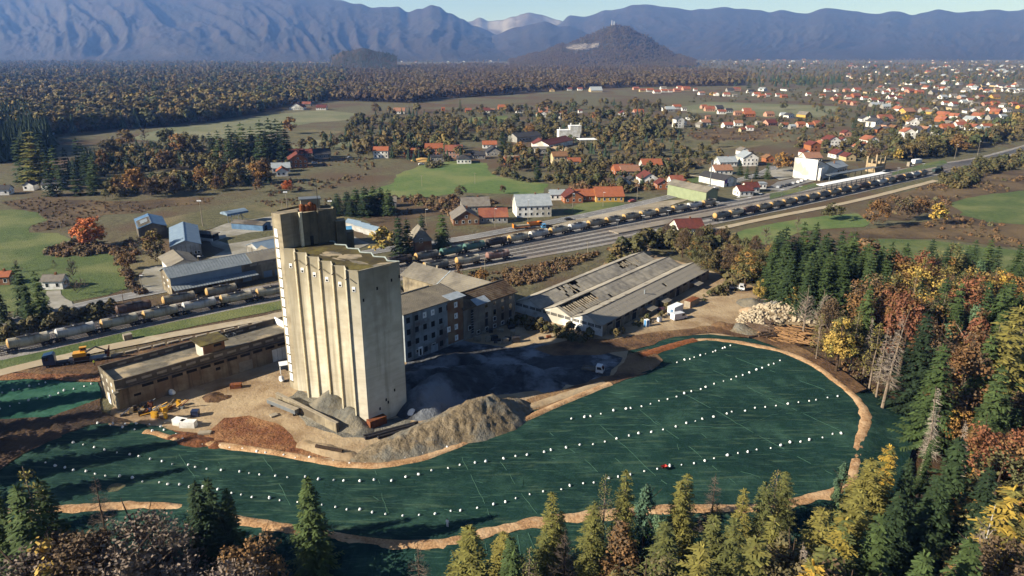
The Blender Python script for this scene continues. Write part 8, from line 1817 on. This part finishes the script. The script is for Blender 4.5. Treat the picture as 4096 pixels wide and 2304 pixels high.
# ---------------------------------------------------------------- vehicles
M_TYRE = mat('tyre',(.018,.018,.018), rough=.9)
def paint(n, h): return mat('paint_' + n, pc(h, .75), rough=.35, spec=.5)
def wheels(root, xs, w, r):
 for x in xs:
  for s in (-1,1): m = MB(); m.tube((x, s * w - s * .22, r),(x, s * w, r), r, r, M_TYRE, 12); k = m.build('wheel', root); h = MB(); h.tube((x, s * w - s * .1, r),(x, s * w + s * .015, r), r * .55, r * .55, M_GREYMETAL, 8); h.build('rim', k)
def car(px, py, rz, label, m, van=False, group=None):
 P = G(px, py); root = thing('car' if not van else 'van', label, 'car' if not van else 'van', P, rz, group); w = .88 if not van else 1.0; b = MB()
 prof = [(-2.1,.35),(2.1,.35),(2.15,.72),(1.15,.92),(.5,1.42),(-1.2,1.45),(-2.05,.98)] if not van else [(-2.7,.4),(2.6,.4),(2.65,.95),(2.0,1.25),(1.35,2.3),(-2.65,2.4),(-2.72,.5)]
 b.extr(prof, 'y',-w, w, m); b.build('body', root); g = MB()
 if not van:
  g.extr([(1.02,.96),(.48,1.36),(-1.15,1.39),(-1.75,1.0)],'y',-w - .012, w + .012, M_PANE); g.mesh([(1.13,-w * .85,.95),(1.13, w * .85,.95),(.55, w * .8,1.41),(.55,-w * .8,1.41)],[(0,1,2,3)], M_PANE)
 else: g.extr([(1.85,1.3),(1.3,2.1),(.4,2.1),(.4,1.3)],'y',-w - .012, w + .012, M_PANE); g.mesh([(2.03,-w * .85,1.28),(2.03, w * .85,1.28),(1.42, w * .8,2.25),(1.42,-w * .8,2.25)],[(0,1,2,3)], M_PANE)
 g.build('windows', root); wheels(root, (-1.35,1.35) if not van else (-1.7,1.75), w, .33)
 for s in (-1,1): l = MB(); l.box(2.1 if not van else 2.6,2.17 if not van else 2.68, s * .6 - .16, s * .6 + .16,.62,.78, M_MILKPANE); l.build('headlight', root)
 return root
W_, K_, S_ = paint('white','#dedede'), paint('black','#2c2d30'), paint('silver','#a5a8ac')
car(2275,881,.4,'black car parked on the dusty lot beside the road', K_); car(2190,858,.3,'silver-blue car in front of the white three-storey house', S_); car(2528,808,3.6,'red-orange car driving on the asphalt road', paint('red','#b2553c')); car(2772,782,.5,'dark car on the road near the goods shed', K_); car(2862,757,.5,'white car on the road before the shop', W_)
for i, (px, py) in enumerate(((3112,752),(3130,748),(3147,744),(3160,741),(3172,736),(3192,731),(3206,726),(3222,720))): car(px, py, 1.1, f'{("silver", "black", "dark", "black", "silver", "white", "white", "white")[i]} car, {ORD[i]} from the left in the station car park',(S_, K_, K_, K_, S_, W_, W_, W_)[i], False, 'cars in the station car park')
car(1400,633,.6,'car parked by the white house in the meadow row', S_); car(1685,660,.4,'white car standing in the green meadow', W_); car(1258,655,.5,'white car beside the brick gabled house', W_); car(790,1030,-.2,'dark car in front of the large white hall', K_); car(2655,1247,.55,'dark red car between white container and portable toilet', paint('maroon','#4c2c30'))
car(2715,1277,.5,'white van with open rear door beside the white container', W_, True)
def truck(px, py, rz, label, cabm, bed, bm=None, L_=5.6, load=None):
 P = G(px, py); root = thing('truck', label, 'truck', P, rz); c = MB(); c.extr([(L_ / 2 - 1.9,.6),(L_ / 2,.6),(L_ / 2 + .05,1.3),(L_ / 2 - .45,2.35),(L_ / 2 - 1.9,2.4)],'y',-1.0,1.0, cabm); co = c.build('cab', root)
 g = MB(); g.extr([(L_ / 2 - 1.6,1.45),(L_ / 2 - .25,1.45),(L_ / 2 - .55,2.2),(L_ / 2 - 1.6,2.2)],'y',-1.012,1.012, M_PANE); g.mesh([(L_ / 2 + .05,-.85,1.38),(L_ / 2 + .05,.85,1.38),(L_ / 2 - .40,.8,2.28),(L_ / 2 - .40,-.8,2.28)],[(0,1,2,3)], M_PANE); g.build('windows', co)
 f = MB(); f.box(-L_ / 2, L_ / 2 - 1.91,-.9,.9,.55,.85, M_DARKMETAL); f.build('chassis', root); b = MB(); x0, x1 = -L_ / 2 - .1, L_ / 2 - 2.05; m = bm or cabm
 b.box(x0, x1,-1.05,1.05,.86,1.0, m)
 for y in (-1.05,.99): b.box(x0, x1, y, y + .06,1.0,1.0 + bed, m)
 for x in (x0, x1 - .06): b.box(x, x + .06,-.98,.98,1.0,1.0 + bed, m)
 b.build('load_bed', root); wheels(root, (-L_ / 2 + 1.1, L_ / 2 - 1.0),1.0,.42)
 return root
truck(2372,1490,-.35,'white double-cab pickup parked in the silo shadow', W_, .35, M_SIDING_D); truck(2945,1160,-.4,'white flatbed van parked nose-out at the edge of the wood', W_, .4); truck(2140,905,.35,'orange tipper truck on the dusty lot', paint('orange','#d8812f'),1.2, None, 7.2); truck(2187,914,3.4,'small bright blue truck on the dusty lot', paint('blue','#5a9fd0'),.3, M_DARKMETAL, 5.2)
P = G(2085,915); t = thing('trailer','orange low trailer stacked with sand-coloured pallets on the dusty lot','trailer', P, .35); b = MB(); b.box(-4.2,4.2,-1.2,1.2,.8,1.1, paint('orange','#d8812f')); b.box(-4.2,-4.0,-1.2,1.2,1.11,2.6, paint('orange','#d8812f')); b.build('deck', t); b = MB(); b.box(-3.5,4,-1.0,1.0,1.11,1.9, M_WOODBEAM); b.build('pallets', t); wheels(t, (-2.8,-1.7,2.6),1.1,.45)
def lowloader():
 P, Q = G(200,1467), G(440,1432); fr = Frame(P, Q); m = paint('navy','#24405f'); t = thing('lorry','dark blue lorry with a long low-loader trailer on the gravel track','lorry', P, fr.rz)
 c = MB(); c.extr([(-1.2,.8),(1.6,.8),(1.6,3.4),(1.2,3.9),(-1.0,3.6),(-1.25,2.4)],'y',-1.2,1.2, m); co = c.build('cab', t); g = MB(); g.box(-1.27,-1.2,-1.0,1.0,2.2,3.2, M_PANE); g.box(-.9,.2,-1.215,-1.2,2.2,3.1, M_PANE); g.build('windows', co)
 d = MB(); d.box(1.6,5,-1,1,.8,1.1, M_DARKMETAL); d.box(5.01, fr.L, -1.3,1.3,.75,1.0, M_GREYMETAL); d.box(4.6,7.2,-1.2,1.2,1.11,1.5, M_GREYMETAL); d.build('trailer_deck', t); wheels(t, (-.2,3.2,4.3, fr.L - 4.5, fr.L - 3.3, fr.L - 2.1),1.2,.5)
 for y in (-.9,.9): r = MB(); r.extr([(fr.L - .6,1.02),(fr.L, 1.02),(fr.L + .3,3.4),(fr.L + .1,3.4)],'y', y - .3, y + .3, M_RUST); r.build('ramp', t)
 q = fr.world(fr.L * .54,0); e = thing('excavator','yellow excavator riding on the low-loader trailer','excavator',(q.x, q.y, 1.0), fr.rz); ym = paint('yellow','#e0a02c')
 for y in (-1.0,1.0): k = MB(); k.extr([(-2,.35),(-1.7,0),(1.7,0),(2,.35),(1.7,.8),(-1.7,.8)],'y', y - .3, y + .3, M_DARKSOIL); k.build('crawler_track', e)
 b = MB(); b.box(-1.9,1.2,-1.2,1.2,.95,2.0, ym); b.build('body', e); c = MB(); c.box(-.2,1.3,.15,1.15,2.01,3.0, ym); c.box(-.3,1.4,.1,1.2,3.0,3.1, ym); c.build('cab', e); g = MB(); g.box(0,1.31,.14,1.16,2.2,2.85, M_PANE); g.build('cab_window', e)
 a = MB(); a.tube((1.0,-.3,1.8),(3.6,-.3,3.0),.28,.22, M_DARKMETAL, 6); a.tube((3.6,-.3,3.0),(6.0,-.3,1.6),.22,.16, M_DARKMETAL, 6); a.build('boom', e); k = MB(); k.box(5.6,6.6,-.8,.2,.6,1.6, M_DARKMETAL); k.build('bucket', e)
lowloader()
# ---------------------------------------------------------------- people
def person(px, py, coat, legs, label, h=1.75, rz=0.0, z=.1, stride=.0):
 """one skinned body: legs, torso, arms, neck and head; clothes follow as the body's materials"""
 P = G(px, py, z); s = h / 1.75; V = [(0,0,.95),(.0,.1,.9),(stride, .11,.5),(stride * .6,.11,.06),(stride * .6 + .13,.11,.03),(0,-.1,.9),(-stride, -.11,.5),(-stride * 1.3,-.11,.06),(-stride * 1.3 + .13,-.11,.03),(0,0,1.2),(0,0,1.42),(0,.2,1.38),(.03,.26,1.1),(.12,.24,.86),(.16,.235,.76),(0,-.2,1.38),(.03,-.26,1.1),(.12,-.24,.86),(.16,-.235,.76),(.01,0,1.53),(.02,0,1.66),(.02,0,1.73)]
 E = [(0,1),(1,2),(2,3),(3,4),(0,5),(5,6),(6,7),(7,8),(0,9),(9,10),(10,11),(11,12),(12,13),(13,14),(10,15),(15,16),(16,17),(17,18),(10,19),(19,20),(20,21)]
 rad = [.15,.1,.075,.05,.045,.1,.075,.05,.045,.15,.14,.07,.055,.042,.035,.07,.055,.042,.035,.06,.1,.08]
 me = bpy.data.meshes.new('person'); me.from_pydata([tuple(c * s for c in v) for v in V], E, []); o = put('person', me, None, (P.x, P.y, z), rz); sk = o.modifiers.new('skin','SKIN')
 for i, d in enumerate(me.skin_vertices[0].data): d.radius = (rad[i] * s, rad[i] * s); d.use_root = i == 0
 o.modifiers.new('sub','SUBSURF').levels = 1; dg = bpy.context.evaluated_depsgraph_get(); m2 = bpy.data.meshes.new_from_object(o.evaluated_get(dg)); o.modifiers.clear(); o.data = m2
 for m in (coat, legs, mat('skin', pc('#c39274'), rough=.7), mat('dark_hair',(.03,.022,.018), rough=.8)): m2.materials.append(m)
 for f in m2.polygons: z_ = f.center.z / s; f.material_index = 3 if z_ > 1.66 or (z_ > 1.58 and f.center.x < -.02) else 2 if z_ > 1.5 or (z_ < .82 and abs(f.center.y) > .2 * s) else 1 if z_ < .9 else 0
 tag(o, label, 'person')
HV = mat('high_vis', pc('#c9e03a',.9)); TR_ = mat('dark_trousers', pc('#3a3f4a'))
person(1790,2108, M_WHITE, M_WHITE, 'person in a white suit standing on the liner near the lower path',1.8,1.2, liner_z(*G(1790,2108).xy)); person(2583,2170, HV, TR_, 'left person in a yellow vest half hidden under the pine',1.75,0,-3); person(2598,2165, HV, TR_, 'right person in a yellow vest half hidden under the pine',1.75,1,-3)
person(378,1462, HV, TR_, 'person in a yellow vest at the corner of the flat-roofed building'); person(298,1462, M_DARKMETAL, TR_, 'person in dark clothes beside the low-loader',1.8,.5,.1,.15); person(2300,885, TR_, TR_, 'person standing beside the black car on the dusty lot'); person(2169,901, TR_, TR_, 'person standing beside the orange tipper truck')
# ---------------------------------------------------------------- site clutter
def box_thing(name, px, py, l, w, h, rz, m, label, cat, z=0.0, lid=None):
 P = G(px, py); root = thing(name, label, cat, (P.x, P.y, z), rz); b = MB(); b.box(-l / 2, l / 2,-w / 2, w / 2,0, h, m); b.build('body', root)
 r = MB()
 for x in (-l / 2, l / 2 - .1):
  for y in (-w / 2 - .03, w / 2 - .07): r.box(x - .02, x + .12, y, y + .1,.01, h + .03, lid or m)
 r.box(-l / 2 - .03, l / 2 + .03,-w / 2 - .03, w / 2 + .03, h + .004, h + .08, lid or m); r.build('frame', root); return root
o = box_thing('container',2700,1255,5.4,2.4,2.9,.8, M_WHITE, 'white site container beside the van at the shed','container'); g = MB(); g.box(-2.73,-2.705,-.9,.2,.1,2.3, M_FADEDBLUE); g.build('door', o)
o = box_thing('skip',2765,1222,5.6,2.4,2.2,.8, M_PALEBLOCK, 'open pale container overgrown with weeds beside the shed','container',0, M_RUST)
o = box_thing('portable_toilet',2586,1306,1.2,1.2,2.2,.5, paint('tblue','#4a86b8'),'blue portable toilet beside the shed wall','toilet',0, M_WHITE)
box_thing('water_tank',2637,1290,1.2,1.0,1.2,.6, M_MILKPANE, 'white cube tank on a small trailer beside the shed','tank',.5, M_GREYMETAL)
box_thing('pallet_stack',2364,1352,1.2,1.0,.9,.3, M_WOODBEAM, 'pale wooden pallet stack at the corner of the shed','pallet')
for i, (px, py, l, lab) in enumerate(((755,1708,3.4,'long white concrete block at the right of the pair near the liner'),(722,1700,3.0,'shaded end white concrete block of the pair near the liner'))): box_thing('concrete_block', px, py, l, 1.5,1.5,-.05 if i == 0 else -.3, M_WHITEWALL, lab, 'concrete block')
for i, (px, py, w_, lab) in enumerate(((820,1735,2.6,'pale flat concrete plate on the red soil'),(680,1690,2.2,'leaning grey concrete slab beside the white blocks'),(1095,1665,1.6,'small grey concrete slab by the conveyor'))): box_thing('concrete_slab', px, py, w_, 1.4,.4,.1 + i * .3, M_PALEBLOCK, lab, 'slab')
for i, t in enumerate(range(11)):
 px, py = 470 + i * 56,1423 - i * 12.6; box_thing('concrete_barrier', px, py, 3.0,.8,.6,.72, M_PALEBLOCK, f'grey concrete barrier, {ORD[i]} from the left along the gravel track','barrier')['group'] = 'concrete barriers along the gravel track'
box_thing('grey_hut',512,1357,2.2,1.8,1.6,.7, M_PALEBLOCK, 'small concrete cabinet on the grass beside the rails','cabinet')
# retaining wall and conveyor trough in front of the gravel heap
def bar(name, a, b, w, z0, z1, m, label, cat):
 A, B = G(*a), G(*b); fr = Frame(A, B); root = thing(name, label, cat, A, fr.rz); k = MB(); k.box(0, fr.L, -w / 2, w / 2, z0, z1, m); k.build('body', root); c = MB(); c.box(-.05, fr.L + .05,-w / 2 - .06, w / 2 + .06, z1 + .003, z1 + .12, M_PALEBLOCK); c.build('capping', root); return root, fr
bar('retaining_wall',(1110,1606),(1352,1730),.7,-.2,2.3, M_PLASTER_LIT, 'slanting concrete retaining wall holding the gravel heap at the silo','wall')
r_, f_ = bar('conveyor_trough',(1078,1622),(1190,1668),1.2,.9,1.9, M_GREYMETAL, 'long grey steel trough beside the retaining wall','trough')
for x in (1, f_.L - 1): k = MB(); k.box(x - .1, x + .1,-.4,.4,-.1,.9, M_DARKMETAL); k.build('leg', r_)
for i, (a, b, lab) in enumerate((((1455,1752),(1672,1696),'thick black pipe'),((1460,1760),(1660,1706),'middle black pipe'),((1512,1758),(1640,1722),'short front black pipe'))):
 A, B = G(*a), G(*b); d = (B - A); o = thing('black_pipe', lab + ' of the three lying beside the earth mound','pipe', A, math.atan2(d.y, d.x)); k = MB(); k.tube((0,0,.5),(d.length, 0,.5),.32,.32, M_DARKMETAL, 10); k.build('pipe_wall', o); k = MB(); k.tube((-.02,0,.5),(.3,0,.5),.4,.4, M_DARKMETAL, 10); k.build('flange', o)
A, B = G(1265,1800), G(1372,1818); d = B - A; o = thing('drain_pipe','grey-brown pipe lying on the bank at the liner edge','pipe', A, math.atan2(d.y, d.x)); k = MB(); k.tube((0,0,1.0),(d.length, 0,.8),.4,.4, M_DARKSOIL, 10); k.build('pipe_wall', o)
P = G(1503,1697); o = box_thing('rust_container',1508,1702,4.2,1.6,1.9,.72, M_RUST, 'rust-red steel cage of bricks against the silo corner','crate')
for i, (px, py, lab) in enumerate(((1648,1668,'big white bag standing on the gravel right of the silo'),(1626,1656,'small white bag beside the big one'),(1128,1528,'white bucket-shaped sack below the stair tower'),(690,1582,'grey sack at the wall of the flat-roofed building'))):
 P = G(px, py); tag(put('big_bag', BAGS[i], None, (P.x, P.y, .1), i, (2.6,2.2,2.2) if i == 0 else 1.7), lab, 'bag')
P = G(1150,1500); o = thing('steel_canopy','small white steel frame canopy at the foot of the stair tower','canopy', P, .4); k = MB(); k.box(-1.8,2.6,-1.4,1.4,3.3,3.45, M_WHITE); k.build('roof', o)
for x in (-1.6,2.4):
 for y in (-1.2,1.2): k = MB(); k.tube((x, y, -.1),(x, y, 3.3),.07,.07, M_WHITE, 5); k.build('post', o)
o = box_thing('skip',945,1552,2.6,1.4,1.1,.2, M_RUST, 'small rusty skip full of rubbish on the sand','skip',0, M_RUST)
o = box_thing('steel_box',783,1665,1.6,1.4,1.5,.1, paint('navy2','#2b3550'),'dark blue open steel box on the sand','box')
# dismantled machinery left of the sand yard
r = random.Random(9); mm = [M_RUST, M_DARKMETAL, M_GREYMETAL, paint('yel','#c9962e'), M_PLASTER_OLD, paint('navy2','#2b3550')]
for i, (px, py, lab) in enumerate(((520,1660,'dark skip'),(560,1665,'yellow motor'),(600,1655,'tangle of brown pipes'),(595,1625,'upright grey filter unit'),(635,1640,'rusty hopper'),(680,1640,'blue-tarped machine frame'),(720,1628,'long rusty conveyor'),(640,1672,'red-brown steel beams'),(560,1640,'brown drum'))):
 P = G(px, py); o = thing('scrap_machine', lab + ' in the row of dismantled machinery by the sand','machinery', P, r.uniform(-.3,.9)); n = r.randint(4,7)
 for j in range(n):
  k = MB(); x, y = r.uniform(-1.6,1.6), r.uniform(-.9,.9); m = r.choice(mm)
  if j % 2: k.box(x - r.uniform(.2,.9), x + r.uniform(.2,.9), y - .3, y + .3,.02 * j, r.uniform(.5,1.7), m); k.build('casing', o)
  else: k.tube((x - 1.2, y, r.uniform(.2,.6)),(x + 1.3, y + r.uniform(-.5,.5), r.uniform(.4,2.4)),.12,.12, m, 6); k.build('beam', o)
# stacked goods along the mill and the wheelbarrow on the liner
for i in range(16):
 px, py = 1905 + r.uniform(0,170),1375 - r.uniform(0,60); w_ = r.uniform(1,2.2); P = G(px, py); o = put('crate', None) if 0 else box_thing('crate', px, py, w_, 1.2, r.uniform(.6,1.7), r.uniform(-.4,.6), r.choice([M_PALEBLOCK, M_WOODBEAM, M_DARKMETAL]),'dusty crate in the clutter along the shaded mill wall','crate'); o['group'] = 'crates along the mill wall'
for px, py, lab in ((2195,1352,'rubble bucket on the sunlit patch of the yard'),(2165,1358,'dark sack on the sunlit patch of the yard')): box_thing('tub', px, py, 1.4,.9,.7,.3, M_DARKMETAL if 'dark' in lab else M_RUST, lab, 'tub')
P = G(2655,1882); o = thing('wheelbarrow','small red wheelbarrow standing on the liner at right','wheelbarrow',(P.x, P.y, .2),.4); k = MB(); k.mesh([(-.6,-.4,.8),(.6,-.4,.9),(.6,.4,.9),(-.6,.4,.8),(-.3,-.25,.4),(.35,-.25,.4),(.35,.25,.4),(-.3,.25,.4)],[(0,1,5,4),(1,2,6,5),(2,3,7,6),(3,0,4,7),(4,5,6,7)], paint('red2','#a8352c')); k.build('tray', o); k = MB(); k.tube((.75,-.06,.25),(.75,.06,.25),.25,.25, M_TYRE, 10); k.build('wheel', o)
for y in (-.3,.3): k = MB(); k.tube((-1.2, y, .7),(.7, y * .3,.28),.04,.04, M_DARKMETAL, 4); k.build('handle', o)
P = G(3645,640); box_thing('white_container',3665,652,8,3,2.8,.5, M_WHITE, 'white container hut on the grass beside the far line','container'); box_thing('relay_cabinet',3636,665,2.4,2.2,3,.4, M_PALEBLOCK, 'grey relay cabinet left of the white container hut','cabinet')
heap('sand_heap',[(1690,640,2.0,9)], mat('yellow_sand', pc('#d8ae68'), pc('#c79d5c'),.4, rough=1),'yellow sand pile beside the orange brick house','heap',31,1.2,.2)
heap('sand_heap',[(2215,598,3.0,9),(2255,600,3.4,8)], M_SAND, 'tan sand piles in front of the red-roofed hall','heap',32,1.2,.3)
P = G(2456,95)
def hill_masts():
 for px, yt, lab in ((2447,80,'tall thin radio mast on top of the cone-shaped hill'),(2456,84,'shorter radio mast on top of the cone-shaped hill')):
  Y = 4690; z0 = height_at(0, Y, 97); z1 = height_at(0, Y, yt); o = thing('radio_mast', lab, 'mast',(px_x(px, Y, z0), Y, z0 - 8)); k = MB(); k.tube((0,0,0),(0,0, z1 - z0 + 8),1.6,.8, M_WHITE, 5); k.build('mast_tube', o)
hill_masts()
# faint creases and welded seams of the liner sheets
def creases():
 r = random.Random(4); mb = MB(); m = mat('liner_crease', pc('#4a6a5a'), pc('#395a4b'),.8, rough=.9, spec=.1)
 def strip(a, b, w):
  l = (b - a).length; n = max(2, int(l / 1.6)); q = []; off = 0; d = (b - a).normalized(); nn = Vector((-d.y, d.x, 0))
  for i in range(n + 1): off += r.gauss(0,.12); p = a.lerp(b, i / n) + nn * off; q.append(p)
  for p0, p1 in zip(q, q[1:]):
   if r.random() < .3: continue
   k = nn * w * r.uniform(.5,1.2); z0, z1 = liner_z(p0.x, p0.y) + .05, liner_z(p1.x, p1.y) + .05
   mb.mesh([(p0.x - k.x, p0.y - k.y, z0 - .06),(p1.x - k.x, p1.y - k.y, z1 - .06),(p1.x + k.x, p1.y + k.y, z1),(p0.x + k.x, p0.y + k.y, z0)],[(3,2,1,0)], m)
 for a, b in (((2400,1700),(2700,1980)),((2560,1640),(2960,1950)),((2700,1560),(3330,1900)),((2850,1480),(3400,1740)),((2000,1850),(2160,2050)),((1850,1830),(1960,2080)),((2200,1730),(2520,1990)),((1500,1880),(1560,2100)),((2250,1700),(3000,1705)),((3090,1660),(3380,1640)),((700,1790),(820,1990)),((1050,1830),(1180,2060)),((2900,1420),(3300,1560)),((3020,1690),(3130,1640))): strip(G(*a), G(*b),.06)
 PL = [(p.x, p.y) for p in GP([(300,1800),(700,1790),(1400,1890),(2080,1710),(2600,1480),(2850,1390),(3300,1560),(3400,1780),(3100,1960),(2300,2030),(1600,2130),(700,1990),(300,1980)])]
 for i in range(260):
  x, y = r.uniform(-100,90), r.uniform(100,215)
  if inside(x, y, PL): a = r.gauss(.3,.9); l = r.uniform(1.5,5); strip(Vector((x, y, 0)), Vector((x + l * math.cos(a), y + l * math.sin(a),0)), r.uniform(.03,.06))
 L = resample(NEAR_L, 2.2)
 for i, p in enumerate(L[:-1]):
  if abs(p.x) > 110 or r.random() < .3: continue
  d = (L[i + 1] - p).normalized(); n = Vector((d.y, -d.x, 0)); e = p + n * r.uniform(7,12) + d * r.uniform(-1.5,1.5); strip(p + n * 2, e, r.uniform(.06,.1))
 tag(mb.build('liner_creases'), kind='stuff')
creases()
